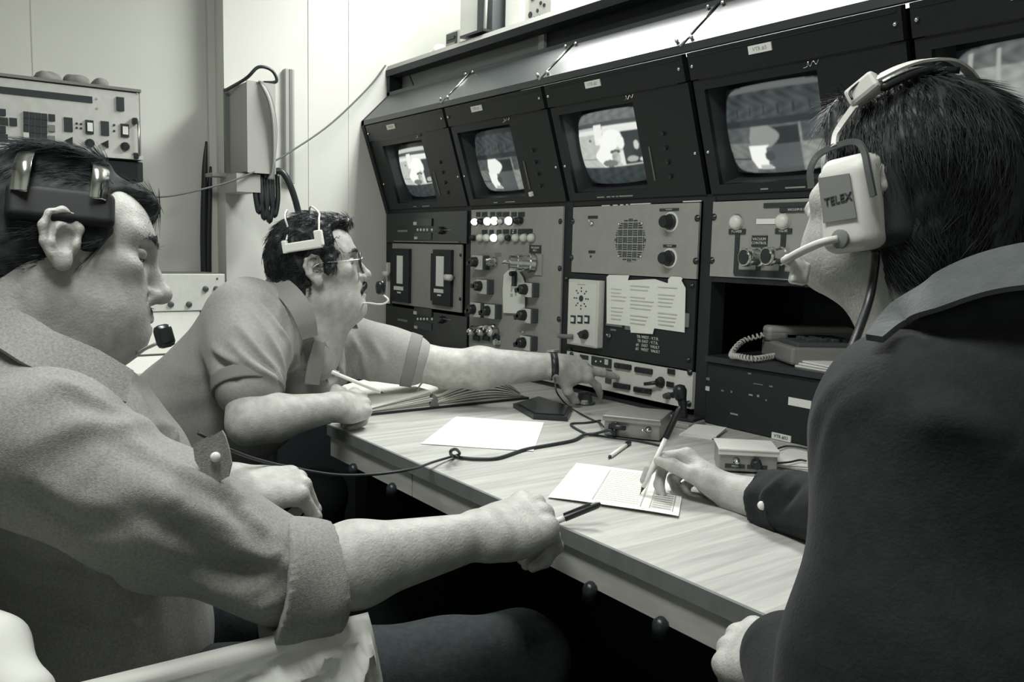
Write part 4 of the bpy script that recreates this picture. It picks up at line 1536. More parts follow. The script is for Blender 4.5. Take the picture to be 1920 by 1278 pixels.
SKIN = skin_mat('skin', 0.43)
HAIRD = mat('hair_dark', 0.018, 0.5, 0.4)
HAIRG = mat('hair_grey', 0.034, 0.75, 0.2, noise=0.7, nscale=60)
DENIM = mat('chambray', 0.27, 0.85, 0.1, noise=0.20, nscale=330, bump=0.5, bscale=700, sheen=0.1, detail=8.0)
POLO = mat('polo_knit', 0.34, 0.9, 0.1, noise=0.08, nscale=160, bump=0.35, bscale=500, sheen=0.1)
RIB = mat('polo_rib', 0.24, 0.9, 0.1, bump=0.4, bscale=500)
DARKCLOTH = mat('dark_jacket', 0.016, 0.8, 0.2, noise=0.2, nscale=90, bump=0.3, bscale=350, sheen=0.06)
COLLARM = mat('soft_collar', 0.105, 0.8, 0.2, noise=0.15, nscale=60, bump=0.3, bscale=300, sheen=0.2)
TROUS = mat('trousers', 0.04, 0.85, 0.15, noise=0.2, nscale=100, bump=0.4, bscale=350)


def scalp_cap(R, O, s, top, grow, cut, h=0.003, extra=None, back=0.0):
    """closed hair volume over the cranium, cut back from the face"""
    lo, hi = O - 0.18 * s, O + 0.18 * s
    F = Field(lo, hi, h)
    F.frame(R, O, s)
    F.ell((-0.006 + back / 2, 0, 0.027 * top), (0.098 - back / 2 + grow, 0.076 + grow, 0.088 * top + grow), k=0)
    if extra:
        extra(F)
    cut(F)
    return F.mesh()


# =============== man in the chambray shirt
m1 = thing('person', 'man in chambray shirt with rolled sleeve holding a capped pen over the desk edge', 'person', (-1.2, 0.15, 0), 'men at the console')
R1 = hframe(0.13, 1.0, 9, -12)
S1 = 1.10
E1 = atd(114, 452, 1.0)
O1 = E1 - R1 @ (np.array([0, -0.0775, -0.005]) * S1)
SR1 = atd(85, 850, 0.93)
SL1 = SR1 + np.array([-0.40, 0.03, 0.0])
EL1 = atd(560, 1082, 0.985)
WR1 = atd(903, 1002, 1.12)
NB1 = O1 + R1 @ np.array([-0.05, 0, -0.17])
LEL1 = np.array([-1.44, 0.26, 0.70])
LW1 = atd(436, 908, 1.21)

F = Field(O1 - [0.16, 0.20, 0.30], O1 + [0.14, 0.18, 0.15], 0.0022)
head(F, R1, O1, S1, top=0.86, jowl=1.05, wide=1.0, brow=1.2, ear=0.84, cz=0.016, eo=0.0055)
F.frame(R1, O1, S1)
F.cone((-0.02, 0, -0.05), (-0.05, 0, -0.19), 0.064, 0.066, 0.03)
F.cone((0.03, 0, -0.10), (-0.02, 0, -0.19), 0.052, 0.060, 0.03)
F.cone((-0.06, 0, -0.03), (-0.075, 0, -0.13), 0.044, 0.046, 0.03)
HV1 = F.mesh()
F = Field(np.minimum(np.minimum(SR1, EL1), WR1) - 0.12, np.maximum(np.maximum(SR1, EL1), WR1) + [0.12, 0.24, 0.12], 0.0024)
arm(F, SR1, EL1, WR1, (0.052, 0.046, 0.046, 0.029))
hx = unit(atd(1025, 950, 1.215) - WR1)
HR1 = basis(hx, unit(np.array([0.30, -0.25, 1.0])))
CUR = {'index': (3, 48, 62, 30), 'middle': (0, 55, 66, 36), 'ring': (-3, 60, 70, 38), 'little': (-6, 62, 70, 40)}
tips1 = hand(F, HR1, WR1 + hx * 0.004, 1, CUR, [(0.75, 0.55, -0.45), (0.9, 0.15, -0.5), (0.95, -0.1, -0.35)], 1.2)
AV1 = F.mesh()
F = Field(np.minimum(LEL1, LW1) - 0.1, np.maximum(LEL1, LW1) + [0.16, 0.22, 0.12], 0.0028)
F.frame()
F.cone(LEL1, LW1, 0.045, 0.029, 0.02)
hxl = unit(atd(540, 906, 1.23) - LW1)
HL1 = basis(hxl, unit(np.array([0.45, 0.1, 1.0])))
hand(F, HL1, LW1, -1, {'index': (4, 62, 42, 22), 'middle': (0, 70, 45, 25), 'ring': (-3, 76, 50, 28), 'little': (-6, 80, 50, 30)},
     [(0.7, 0.6, -0.35), (0.85, 0.35, -0.5), (0.85, 0.2, -0.5)], 1.02)
LV1 = F.mesh()
V, Fq, G = join_meshes([HV1, AV1, LV1])
mesh_obj('body', V, Fq, SKIN, m1, 'fair skin of the face, forearm and hands')


def cut1(F):
    F.ell((0.085, 0, -0.060), (0.075, 0.12, 0.105), k=0.01, sub=True)
    for q in (1, -1):
        F.ell((0.020, 0.085 * q, -0.055), (0.040, 0.04, 0.050), k=0.008, sub=True)
        F.ell((0.000, 0.098 * q, 0.000), (0.024, 0.030, 0.034), k=0.006, sub=True)      # round the ear
        F.ell((0.085, 0.055 * q, 0.045), (0.045, 0.035, 0.038), k=0.01, sub=True)   # receding temples
    F.half((-0.02, 0, -0.088), (0.35, 0, -1))


HC1 = scalp_cap(R1, O1, S1, 0.86, 0.0075, cut1, extra=lambda F: (F.ell((-0.06, 0, -0.03), (0.050, 0.064, 0.055), k=0.03), F.ell((0.072, 0, 0.070), (0.030, 0.034, 0.018), k=0.02), F.ell((0.034, -0.071, 0.000), (0.012, 0.006, 0.030), k=0.01), F.ell((-0.01, -0.02, 0.100), (0.05, 0.05, 0.012), k=0.02)))


def keep1(P):
    L = (P - O1) @ R1 / S1
    return ~((L[:, 1] < -0.055) & (L[:, 2] > 0.012) & (L[:, 2] < 0.066) & (L[:, 0] > -0.07) & (L[:, 0] < 0.06))


def flow_back(R, O, s):
    def f(P, N):
        L = (P - O) @ R / s
        d = np.stack([-0.9 - 0.0 * L[:, 0], 0.25 * np.sign(L[:, 1]) * (np.abs(L[:, 1]) > 0.02), -0.25 - 6 * np.maximum(-L[:, 0], 0)], 1)
        return d @ R.T
    return f


st = strands(HC1[0], HC1[2], flow_back(R1, O1, S1), 7500, 0.034, 0.00045, 3, lift=0.03, wave=0.10, jitter=0.13, keep=keep1)
Vh, Fh, _ = join_meshes([HC1, st])
mesh_obj('hair', Vh, Fh, HAIRG, m1, 'dark greying hair combed back')
brow_hair(R1, O1, S1, 0.10, m1, 4)
# thin moustache
F = Field(O1 - 0.15, O1 + 0.15, 0.0025)
F.frame(R1, O1, S1)
for q in (1, -1):
    F.cone((0.103, 0.003 * q, -0.0555), (0.088, 0.026 * q, -0.066), 0.0045, 0.003, 0.004)
MV = F.mesh()
stm = strands(MV[0], MV[2], lambda P, N: np.tile(R1 @ np.array([-0.15, 0, -1.0]), (len(P), 1)), 260, 0.010, 0.0006, 5, lift=0.3)
Vm, Fm, _ = join_meshes([(MV[0] - MV[2] * 0.001, MV[1], MV[2]), stm])
mesh_obj('moustache', Vm, Fm, mat('moustache_light', 0.13, 0.7), m1)

# shirt
TH1 = np.array([-1.25, 0.16, 0.50])
F = Field((-1.62, -0.14, 0.40), (-0.72, 0.60, 1.10), 0.0042)
ch = np.array([-1.235, 0.195, 0.80])
F.ell(ch, (0.195, 0.122, 0.20), k=0)
F.ell((-1.24, 0.205, 0.60), (0.185, 0.150, 0.17), k=0.06)
F.cone(SR1 + [-0.02, 0, -0.005], SL1, 0.080, 0.080, 0.06)
F.cone(SR1 + [-0.03, 0.0, 0.02], NB1 + [0.03, 0.0, 0.0], 0.066, 0.070, 0.05)
F.cone(SL1, NB1, 0.066, 0.070, 0.05)
F.ell(NB1 + [0.0, -0.045, 0.005], (0.10, 0.07, 0.07), k=0.05)
F.cone(ch + [0.02, 0.03, 0.02], NB1 + [0.02, 0.05, -0.07], 0.10, 0.055, 0.05)
el_in = SR1 + (EL1 - SR1) * 0.93
F.chain([SR1, SR1 + (EL1 - SR1) * 0.45 + [0, 0, -0.006], el_in], [0.078, 0.073, 0.060], 0.03)
F.cone(SL1, LEL1, 0.076, 0.062, 0.03)
F.cone(LEL1, LEL1 + (LW1 - LEL1) * 0.72, 0.058, 0.044, 0.02)
# neck opening
F.frame(R1, O1, S1)
F.cone((-0.02, 0, -0.08), (-0.055, 0, -0.20), 0.062, 0.062, 0.01, True)
F.frame()
V, Fq, G = F.mesh()
V = wrinkle(V, G, 0.0026, 30, 4)
fl = [([(150, 890), (300, 930), (420, 985), (510, 1010)], 0.018, 0.020), ([(90, 960), (260, 1010), (420, 1040), (520, 1055)], 0.014, 0.010), ([(230, 800), (300, 860), (380, 900), (440, 915)], 0.012, 0.010), ([(60, 900), (140, 940), (240, 950)], 0.012, 0.008), ([(40, 930), (130, 985), (230, 1000)], 0.010, -0.008), ([(440, 1130), (490, 1140), (525, 1120)], 0.010, 0.010), ([(80, 700), (160, 735), (240, 770)], 0.010, 0.006), ([(470, 960), (500, 1000), (525, 1060)], 0.008, 0.009),
      ([(200, 850), (290, 905), (330, 960)], 0.014, 0.009), ([(60, 820), (160, 790), (260, 790), (330, 815)], 0.014, 0.008),
      ([(330, 1010), (430, 1055), (515, 1100)], 0.013, -0.012), ([(420, 950), (480, 990), (528, 1030)], 0.010, -0.010),
      ([(380, 1100), (450, 1105), (520, 1085)], 0.014, 0.010), ([(300, 1060), (420, 1085), (510, 1070)], 0.010, -0.005),
      ([(120, 990), (300, 1060), (430, 1130)], 0.012, 0.005), ([(250, 780), (330, 800), (400, 850)], 0.010, 0.006),
      ([(40, 740), (120, 720), (220, 740)], 0.012, 0.004), ([(0, 1050), (110, 1085), (210, 1095)], 0.012, -0.010),
      ([(0, 1075), (100, 1100), (200, 1102)], 0.008, 0.007), ([(0, 1140), (120, 1175), (260, 1175)], 0.010, 0.008), ([(0, 1120), (120, 1155), (260, 1160)], 0.010, -0.006),
      ([(160, 930), (280, 1000), (380, 1080)], 0.010, 0.004), ([(380, 1010), (470, 1045), (530, 1050)], 0.009, 0.006)]
V = folds(V, G, fl)
shirt1 = mesh_obj('shirt', V, Fq, DENIM, m1, 'faded chambray work shirt')
SHV, SHG = V, G
# rolled cuff
cd = unit(EL1 - SR1)
fd = unit(WR1 - EL1)
ax1 = unit(cd * 0.45 + fd)
F = Field(EL1 - 0.16, EL1 + 0.16, 0.003)
F.frame(basis(ax1, np.array([0, 0, 1.0])), EL1 + ax1 * 0.006 - np.array([0, 0, 0.002]))
F.chain([(-0.034, 0, 0), (0.030, 0, 0)], [0.0745, 0.066], 0)
F.half((0.034, 0, 0.0), (1, 0, 0.12))
F.half((-0.034, 0, 0), (-1, 0, 0.05))
F.cone((-0.12, 0, 0.0), (0.12, 0, 0), 0.058, 0.052, 0.004, True)
V, Fq, G = F.mesh()
V = wrinkle(V, G, 0.003, 40, 9)
mesh_obj('cuff', V, Fq, DENIM, shirt1, 'rolled-up sleeve cuff at the elbow')
# collar: turned-down band round the neck, ending in a point under the chin
P0 = [atd(-110, 560, 1.02), atd(-20, 590, 0.955), atd(80, 632, 0.94), atd(165, 668, 0.955), atd(238, 702, 0.985)]
NK1 = O1 + R1 @ np.array([-0.03, 0, -0.15])
bk1 = R1 @ np.array([-0.105, 0.0, -0.015])
lf1 = R1 @ np.array([-0.03, 0.105, -0.02])
P0 = [NK1 + R1 @ np.array([0.075, 0.07, -0.045]), NK1 + lf1, NK1 + bk1 + lf1 * 0.45, NK1 + bk1 - lf1 * 0.35] + P0[1:]
nrm = [unit((p - NK1) * [1, 1, 0.2] + [0, 0, 0.01]) for p in P0]
MB().band([p - [0, 0, 0.016] for p in P0], [n + np.array([0, 0, 0.45]) for n in nrm], [0.04, 0.05, 0.05, 0.05, 0.05, 0.052, 0.054, 0.046], 0.006, 8).build('collar', DENIM, shirt1, 'auto')
# pocket flap with snap
pdp = np.dot(pick(SHV, SHG, 385, 868) - CAM, CF) - 0.012
pf = [atd(x, y, pdp + (x - 366) * 0.00012) for x, y in ((364, 834), (380, 822), (404, 814), (418, 806), (424, 816), (431, 840), (436, 868), (430, 892), (412, 902), (396, 900), (380, 884), (368, 862))]
MB().prism(pf, -CF * 0.004).build('pocket_flap', DENIM, shirt1)
MB().lathe(atd(405, 856, pdp - 0.002), -CF, [(0, 0.0056), (0.003, 0.0054), (0.0045, 0.002)], 14).build('snap_button', mat('pearl_snap', 0.85, 0.25, 0.6), shirt1, True)
# trousers: thighs, shins and shoes
F = Field((-1.60, -0.05, 0.0), (-0.85, 0.98, 0.70), 0.007)
hipR, hipL = np.array([-1.14, 0.12, 0.52]), np.array([-1.36, 0.12, 0.52])
knR, knL = np.array([-0.985, 0.735, 0.525]), np.array([-1.40, 0.60, 0.52])
F.ell((-1.25, 0.12, 0.53), (0.19, 0.16, 0.14), k=0)
F.cone(hipR, knR, 0.10, 0.078, 0.05)
F.cone(hipL, knL, 0.10, 0.078, 0.05)
for kn in (knR, knL):
    F.cone(kn, (kn[0] - 0.02, kn[1] + 0.06, 0.08), 0.072, 0.058, 0.03)
V, Fq, G = F.mesh()
V = wrinkle(V, G, 0.004, 22, 12)
mesh_obj('trousers', V, Fq, TROUS, m1)
for kn in (knR, knL):
    F = Field((kn[0] - 0.1, kn[1] - 0.06, 0.0), (kn[0] + 0.08, kn[1] + 0.32, 0.14), 0.005)
    F.ell((kn[0] - 0.02, kn[1] + 0.06, 0.055), (0.045, 0.06, 0.05), k=0)
    F.ell((kn[0] - 0.02, kn[1] + 0.17, 0.04), (0.046, 0.11, 0.035), k=0.03)
    F.half((0, 0, 0.004), (0, 0, -1))
    V, Fq, G = F.mesh()
    mesh_obj('shoe', V, Fq, BLACK, m1)

# =============== man in the polo shirt, pointing at the switcher
m2 = thing('person', 'moustached man in glasses and polo shirt leaning over the binder and pointing at the panel', 'person', (-1.95, 0.55, 0), 'men at the console')
R2 = hframe(0.30, 0.95, -9)
S2 = 1.06
E2 = atd(590, 507, 1.88)
O2 = E2 - R2 @ (np.array([0, -0.0775, -0.005]) * S2)
SR2 = atd(462, 590, 1.86)
EL2 = atd(468, 792, 1.74)
WR2 = atd(628, 762, 1.83)
SL2 = atd(640, 645, 2.14)
WL2 = atd(1042, 686, 2.19)
EE2 = (SL2 + WL2) / 2 + np.array([0.0, 0.0, -0.035])
NB2 = O2 + R2 @ np.array([-0.075, 0, -0.16])

F = Field(O2 - [0.18, 0.24, 0.28], O2 + [0.18, 0.18, 0.15], 0.0028)
head(F, R2, O2, S2, top=0.95, jowl=1.1, wide=1.0, ear=0.82, back=0.02)
F.frame(R2, O2, S2)
F.cone((-0.02, 0, -0.05), (-0.075, 0, -0.18), 0.062, 0.072, 0.03)
F.cone((0.03, 0, -0.10), (-0.03, 0, -0.19), 0.048, 0.062, 0.03)
HV2 = F.mesh()
F = Field(np.minimum(np.minimum(SR2, EL2), WR2) - 0.10, np.maximum(np.maximum(SR2, EL2), WR2) + [0.1, 0.22, 0.10], 0.003)
arm(F, SR2, EL2, WR2, (0.052, 0.046, 0.045, 0.030))
hx2 = unit(atd(690, 748, 1.93) - WR2)
HR2 = basis(hx2, unit(np.array([0.75, -0.35, 0.75])))
hand(F, HR2, WR2 + hx2 * 0.002, 1, {'index': (2, 55, 55, 25), 'middle': (0, 62, 62, 30), 'ring': (-3, 70, 66, 34), 'little': (-6, 74, 66, 36)},
     [(0.75, 0.55, 0.1), (0.9, 0.1, -0.35), (0.8, -0.25, -0.5)], 1.02)
AV2 = F.mesh()
F = Field(np.minimum(SL2, WL2) - 0.10, np.maximum(SL2, WL2) + [0.14, 0.24, 0.10], 0.003)
arm(F, SL2, EE2, WL2, (0.052, 0.050, 0.050, 0.031))
tip2 = ony(1163, 690, D - 0.014)
hxl2 = unit(tip2 - WL2 + np.array([-0.01, 0, -0.012]))
HL2 = basis(hxl2, unit(np.array([0.72, -0.25, 0.75])))
tips2 = hand(F, HL2, WL2 - hxl2 * 0.004, -1, {'index': (12, 30, 16, 10), 'middle': (0, 4, 6, 4), 'ring': (-6, 30, 26, 20), 'little': (-12, 44, 36, 24)},
             [(0.55, 0.75, -0.55), (0.8, 0.35, -0.6), (0.85, 0.2, -0.55)], 1.05)
BV2 = F.mesh()
V, Fq, G = join_meshes([HV2, AV2, BV2])
mesh_obj('body', V, Fq, SKIN, m2, 'fair skin of the face, arms and hands')


def cut2(F):
    F.ell((0.090, 0, -0.062), (0.076, 0.12, 0.115), k=0.008, sub=True)
    for q in (1, -1):
        F.ell((0.014, 0.09 * q, -0.050), (0.034, 0.045, 0.045), k=0.008, sub=True)
        F.ell((0.000, 0.100 * q, -0.002), (0.023, 0.030, 0.031), k=0.006, sub=True)
        F.ell((0.088, 0.050 * q, 0.050), (0.040, 0.030, 0.034), k=0.01, sub=True)
    F.half((-0.03, 0, -0.085), (0.45, 0, -1))


HC2 = scalp_cap(R2, O2, S2, 0.95, 0.007, cut2, 0.0035, back=0.02, extra=lambda F: (F.ell((-0.036, 0, -0.035), (0.046, 0.066, 0.060), k=0.03), F.ell((0.030, -0.073, -0.008), (0.020, 0.010, 0.030), k=0.015), F.ell((0.06, 0, 0.088), (0.04, 0.05, 0.018), k=0.02)))
rg = np.random.default_rng(2)
HC2 = (wrinkle(HC2[0], HC2[2], 0.004, 120, 21), HC2[1], HC2[2])
st = strands(HC2[0], HC2[2], flow_back(R2, O2, S2), 4200, 0.024, 0.0007, 8, lift=0.35, wave=0.9)
Vh, Fh, _ = join_meshes([HC2, st])
mesh_obj('hair', Vh, Fh, HAIRD, m2, 'curly dark hair')
brow_hair(R2, O2, S2, 0.05, m2, 6)
F = Field(O2 - 0.15, O2 + 0.15, 0.0028)
F.frame(R2, O2, S2)
for q in (1, -1):
    F.cone((0.106, 0.004 * q, -0.0555), (0.092, 0.026 * q, -0.068), 0.0085, 0.006, 0.004)
    F.cone((0.092, 0.026 * q, -0.066), (0.084, 0.033 * q, -0.088), 0.0065, 0.004, 0.004)
MV = F.mesh()
mesh_obj('moustache', wrinkle(MV[0], MV[2], 0.0012, 500, 3), MV[1], HAIRD, m2, 'thick dark moustache')

# polo shirt
BF2 = unit(np.array([0.80, 0.60, 0.0]))
PEL2 = np.array([-2.14, 0.42, 0.55])
F = Field((-2.46, 0.10, 0.40), (-1.52, 1.20, 1.12), 0.0045)
mid = (SR2 + SL2) / 2
F.cone(PEL2 + [0.04, 0.06, 0.05], mid + np.array([-0.06, -0.03, -0.10]), 0.145, 0.150, 0)
F.cone(SR2 + [-0.02, 0.03, -0.03], SL2 + [-0.03, -0.05, -0.03], 0.080, 0.080, 0.07)
F.cone(SR2 + [-0.03, 0.02, -0.01], NB2, 0.070, 0.064, 0.06)
F.cone(SR2 + [-0.05, 0.01, -0.06], PEL2 + [0.04, 0.03, 0.12], 0.095, 0.115, 0.06)
F.cone(SL2 + [-0.03, -0.02, 0.0], NB2, 0.074, 0.066, 0.06)
sl = SR2 + (EL2 - SR2) * 0.66
F.chain([SR2, SR2 + (EL2 - SR2) * 0.35, sl], [0.068, 0.074, 0.070], 0.05)
sl2 = SL2 + (EE2 - SL2) * 0.62
F.chain([SL2, sl2], [0.082, 0.068], 0.04)
F.frame(R2, O2, S2)
F.cone((-0.02, 0, -0.06), (-0.07, 0, -0.175), 0.064, 0.070, 0.008, True)
F.cone((0.03, 0, -0.10), (0.01, 0, -0.22), 0.045, 0.035, 0.012, True)
F.frame()
V, Fq, G = F.mesh()
V = wrinkle(V, G, 0.002, 28, 31)
V = folds(V, G, [([(500, 545), (545, 600), (556, 680)], 0.009, 0.010), ([(485, 560), (530, 620), (548, 700)], 0.008, 0.009), ([(470, 575), (515, 640), (540, 712)], 0.008, 0.008), ([(495, 560), (536, 612), (550, 690)], 0.006, -0.008),
                 ([(445, 610), (490, 660), (532, 712)], 0.009, 0.009), ([(430, 640), (480, 685), (525, 716)], 0.008, 0.007), ([(455, 630), (500, 680), (530, 718)], 0.006, -0.006),
                 ([(440, 650), (490, 690), (530, 715)], 0.010, 0.007), ([(400, 670), (430, 690), (440, 710)], 0.010, -0.012), ([(395, 650), (420, 670), (450, 680)], 0.010, 0.009),
                 ([(620, 640), (640, 690), (650, 730)], 0.012, 0.010), ([(660, 630), (680, 680), (690, 720)], 0.012, 0.009), ([(640, 635), (660, 690), (668, 725)], 0.008, -0.008),
                 ([(700, 640), (715, 680), (712, 710)], 0.010, 0.007), ([(580, 600), (590, 660), (585, 720)], 0.010, 0.010), ([(570, 610), (575, 660), (570, 700)], 0.008, -0.008),
                 ([(380, 560), (360, 640), (330, 720)], 0.02, 0.006)])
polo = mesh_obj('polo_shirt', V, Fq, POLO, m2, 'mid-grey knitted polo shirt')
# ribbed sleeve bands
for a_, b_, ra in ((SR2, EL2, 0.0755), (SL2, EE2, 0.069)):
    ax = unit(b_ - a_)
    c_ = a_ + (b_ - a_) * (0.67 if ra > 0.072 else 0.64)
    F = Field(c_ - 0.11, c_ + 0.11, 0.003)
    F.frame(basis(ax, np.array([0.3, 0.1, 1.0]) if abs(ax[2]) < 0.8 else np.array([1.0, 0, 0])), c_)
    F.cone((-0.04, 0, 0), (0.035, 0, 0), ra + 0.004, ra - 0.004, 0)
    F.half((0.016, 0, 0), (1, 0, 0))
    F.half((-0.014, 0, 0), (-1, 0, 0))
    F.cone((-0.1, 0, 0), (0.1, 0, 0), ra - 0.012, ra - 0.016, 0.003, True)
    V, Fq, G = F.mesh()
    mesh_obj('sleeve_band', V, Fq, RIB, polo)
# collar and dark placket
NK2 = O2 + R2 @ np.array([-0.05, 0, -0.14])


def neck_band(P, w, th, m_, nm, par, neck, tilt=0.35):
    nr = [unit((p - neck) * [1, 1, 0.3]) + np.array([0, 0, tilt]) for p in P]
    return MB().band(P, nr, w, th, 8).build(nm, m_, par, 'auto')


neck_band([atd(500, 528, 1.93), atd(530, 540, 1.87), atd(556, 568, 1.835), atd(572, 600, 1.83), atd(580, 632, 1.84)], [0.040, 0.044, 0.046, 0.044, 0.036], 0.005, RIB, 'collar', polo, NK2)
neck_band([atd(664, 606, 2.02), atd(640, 606, 1.985), atd(622, 624, 1.955), atd(610, 650, 1.93)], [0.034, 0.036, 0.034, 0.022], 0.005, RIB, 'collar', polo, NK2)
neck_band([atd(598, 640, 1.90), atd(590, 680, 1.89), atd(584, 720, 1.89)], [0.030, 0.034, 0.034], 0.004, RIB, 'placket', polo, NK2, 0.0)
# trousers, shoes
F = Field((-2.40, 0.15, 0.0), (-1.55, 1.12, 0.70), 0.008)
F.ell(PEL2 + [0, 0, 0.0], (0.18, 0.18, 0.13), k=0)
k2 = [np.array([-1.72, 0.52, 0.50]), np.array([-2.02, 0.86, 0.50])]
for q, kn in enumerate(k2):
    F.cone(PEL2 + [(0.06, -0.04, -0.02), (-0.04, 0.08, -0.02)][q], kn, 0.098, 0.074, 0.05)
    F.cone(kn, (kn[0] + 0.02, kn[1] + 0.02, 0.08), 0.070, 0.055, 0.03)
V, Fq, G = F.mesh()
mesh_obj('trousers', wrinkle(V, G, 0.004, 22, 14), Fq, mat('dark_trousers', 0.022, 0.85, 0.15, bump=0.3, bscale=300), m2)
for kn in k2:
    F = Field((kn[0] - 0.1, kn[1] - 0.1, 0.0), (kn[0] + 0.3, kn[1] + 0.2, 0.14), 0.006)
    F.ell((kn[0] + 0.02, kn[1] + 0.02, 0.055), (0.06, 0.045, 0.05), k=0)
    F.ell((kn[0] + 0.11, kn[1] + 0.05, 0.04), (0.11, 0.046, 0.035), rotm('Z', 20), k=0.03)
    F.half((0, 0, 0.004), (0, 0, -1))
    V, Fq, G = F.mesh()
    mesh_obj('shoe', V, Fq, BLACK, m2)

# =============== man in dark clothes, seen from behind his left shoulder
m3 = thing('person', 'man in dark jacket seen from behind, writing on the gridded sheet', 'person', (-0.3, 0.45, 0), 'men at the console')
R3 = hframe(-0.997, 0.06, -11)
S3 = 1.0
CUP = atd(1594, 380, 0.80)
O3 = CUP - R3 @ np.array([0.0, 0.100, -0.012])
SL3 = atd(1745, 838, 0.62)
EL3 = np.array([-0.265, 0.525, 0.74])
WL3 = atd(1478, 1222, 0.80)
SR3 = np.array([-0.36, 0.87, 0.96])
ER3 = np.array([-0.575, 1.045, 0.805])
WR3 = onz(1385, 918, 0.785)
NB3 = O3 + R3 @ np.array([-0.10, 0, -0.165])

F = Field(O3 - [0.17, 0.14, 0.27], O3 + [0.17, 0.14, 0.15], 0.0026)
head(F, R3, O3, S3, top=0.92, jowl=0.9, cz=0.012, back=0.02)
F.frame(R3, O3, S3)
F.cone((-0.025, 0, -0.05), (-0.115, 0, -0.18), 0.060, 0.068, 0.03)
F.cone((0.015, 0, -0.080), (-0.085, 0, -0.19), 0.042, 0.058, 0.03)
HV3 = F.mesh()
F = Field(np.minimum(ER3, WR3) - [0.30, 0.12, 0.10], np.maximum(ER3, WR3) + [0.05, 0.12, 0.10], 0.0026)
hx3 = unit(unit(onz(1262, 868, 0.80) - WR3) + [0, 0, 0.30])
HR3 = basis(hx3, unit(np.array([0.10, 0.62, 0.80])))
PENT = onz(1200, 926, DESK_Z + 0.0025)
PENE = min((atd(1276, 762, 1.2 + 0.002 * k) for k in range(200)), key=lambda p: abs(np.linalg.norm(p - PENT) - 0.150))
GRIP = PENT + (PENE - PENT) * 0.27
POSE3 = ({'index': (6, 46, 42, 18), 'middle': (2, 62, 58, 30), 'ring': (-2, 76, 72, 38), 'little': (-6, 82, 72, 38)}, [(0.84, 0.42, -0.30), (0.97, 0.08, -0.22), (0.95, -0.12, -0.30)])
tp3 = hand(Field((0, 0, 0), (0.01, 0.01, 0.01), 0.005), HR3, WR3, 1, *POSE3, 1.04)
off3 = GRIP - (tp3['thumb'] + tp3['index']) / 2
WR3 = WR3 + off3
F.frame()
F.cone(ER3, WR3, 0.043, 0.031, 0.02)
tips3 = hand(F, HR3, WR3, 1, *POSE3, 1.04)
AV3 = F.mesh()
F = Field(np.minimum(EL3, WL3) - [0.26, 0.10, 0.10], np.maximum(EL3, WL3) + [0.1, 0.14, 0.10], 0.003)
F.frame()
F.cone(EL3, WL3, 0.043, 0.030, 0.02)
hxl3 = unit(np.array([-0.90, 0.30, -0.35]))
HL3 = basis(hxl3, unit(np.array([-0.25, -0.45, 1.0])))
hand(F, HL3, WL3, -1, {'index': (2, 45, 70, 45), 'middle': (0, 55, 75, 45), 'ring': (-2, 60, 78, 45), 'little': (-4, 62, 78, 45)},
     [(0.8, 0.55, -0.3), (0.9, 0.1, -0.4), (0.9, -0.15, -0.4)], 1.02)
LV3 = F.mesh()
V, Fq, G = join_meshes([HV3, AV3, LV3])
mesh_obj('body', V, Fq, SKIN, m3, 'fair skin of the jaw, neck and hands')


def cut3(F):
    F.ell((0.090, 0, -0.055), (0.070, 0.12, 0.115), k=0.008, sub=True)
    for q in (1, -1):
        F.ell((0.030, 0.085 * q, -0.065), (0.050, 0.045, 0.045), k=0.008, sub=True)
    F.half((-0.02, 0, -0.11), (0.4, 0, -1))


HC3 = scalp_cap(R3, O3, S3, 0.92, 0.010, cut3, 0.0035, back=0.02, extra=lambda F: (F.ell((-0.045, 0, -0.04), (0.055, 0.072, 0.075), k=0.03), F.ell((0.075, 0, 0.070), (0.035, 0.05, 0.024), k=0.02)))
HC3 = (wrinkle(HC3[0], HC3[2], 0.0012, 90, 22), HC3[1], HC3[2])


def flow3(P, N):
    L = (P - O3) @ R3 / S3
    d = np.stack([-0.8 + 0 * L[:, 0], 0.55 * np.sign(L[:, 1]), -0.6 - 5 * np.abs(L[:, 1])], 1)
    return d @ R3.T


st = strands(HC3[0], HC3[2], flow3, 9000, 0.042, 0.0005, 18, lift=0.07, wave=0.18, jitter=0.16)
Vh, Fh, _ = join_meshes([HC3, st])
mesh_obj('hair', Vh, Fh, mat('hair_brown', 0.026, 0.5, 0.35, noise=0.5, nscale=50), m3, 'thick dark brown hair over the collar')

# jacket
F = Field((-0.90, 0.22, 0.42), (0.16, 1.20, 1.14), 0.0042)
TC3 = np.array([-0.265, 0.66, 0.78])
F.ell(TC3, (0.150, 0.20, 0.23), k=0)
F.ell((-0.25, 0.62, 0.58), (0.16, 0.185, 0.17), k=0.06)
F.cone(SL3 + [0.02, 0.03, -0.01], SR3 + [0.02, -0.05, -0.01], 0.085, 0.08, 0.06)
F.cone(SL3 + [0.02, 0.02, 0.01], NB3 + [0.0, 0.0, -0.03], 0.070, 0.062, 0.06)
F.cone(SL3 + [-0.04, 0.04, 0.01], NB3 + [-0.05, -0.02, -0.06], 0.062, 0.055, 0.05)
F.cone(SR3 + [0.02, -0.02, 0.0], NB3 + [0, 0, -0.03], 0.070, 0.062, 0.06)
F.chain([SL3, (SL3 + EL3) / 2 + [0.0, -0.015, 0], EL3, EL3 + (WL3 - EL3) * 0.93], [0.082, 0.076, 0.068, 0.048], 0.03)
F.chain([SR3, ER3, ER3 + (WR3 - ER3) * 0.58], [0.080, 0.062, 0.047], 0.03)
F.frame(R3, O3, S3)
F.cone((-0.03, 0, -0.06), (-0.11, 0, -0.18), 0.064, 0.070, 0.01, True)
F.frame()
V, Fq, G = F.mesh()
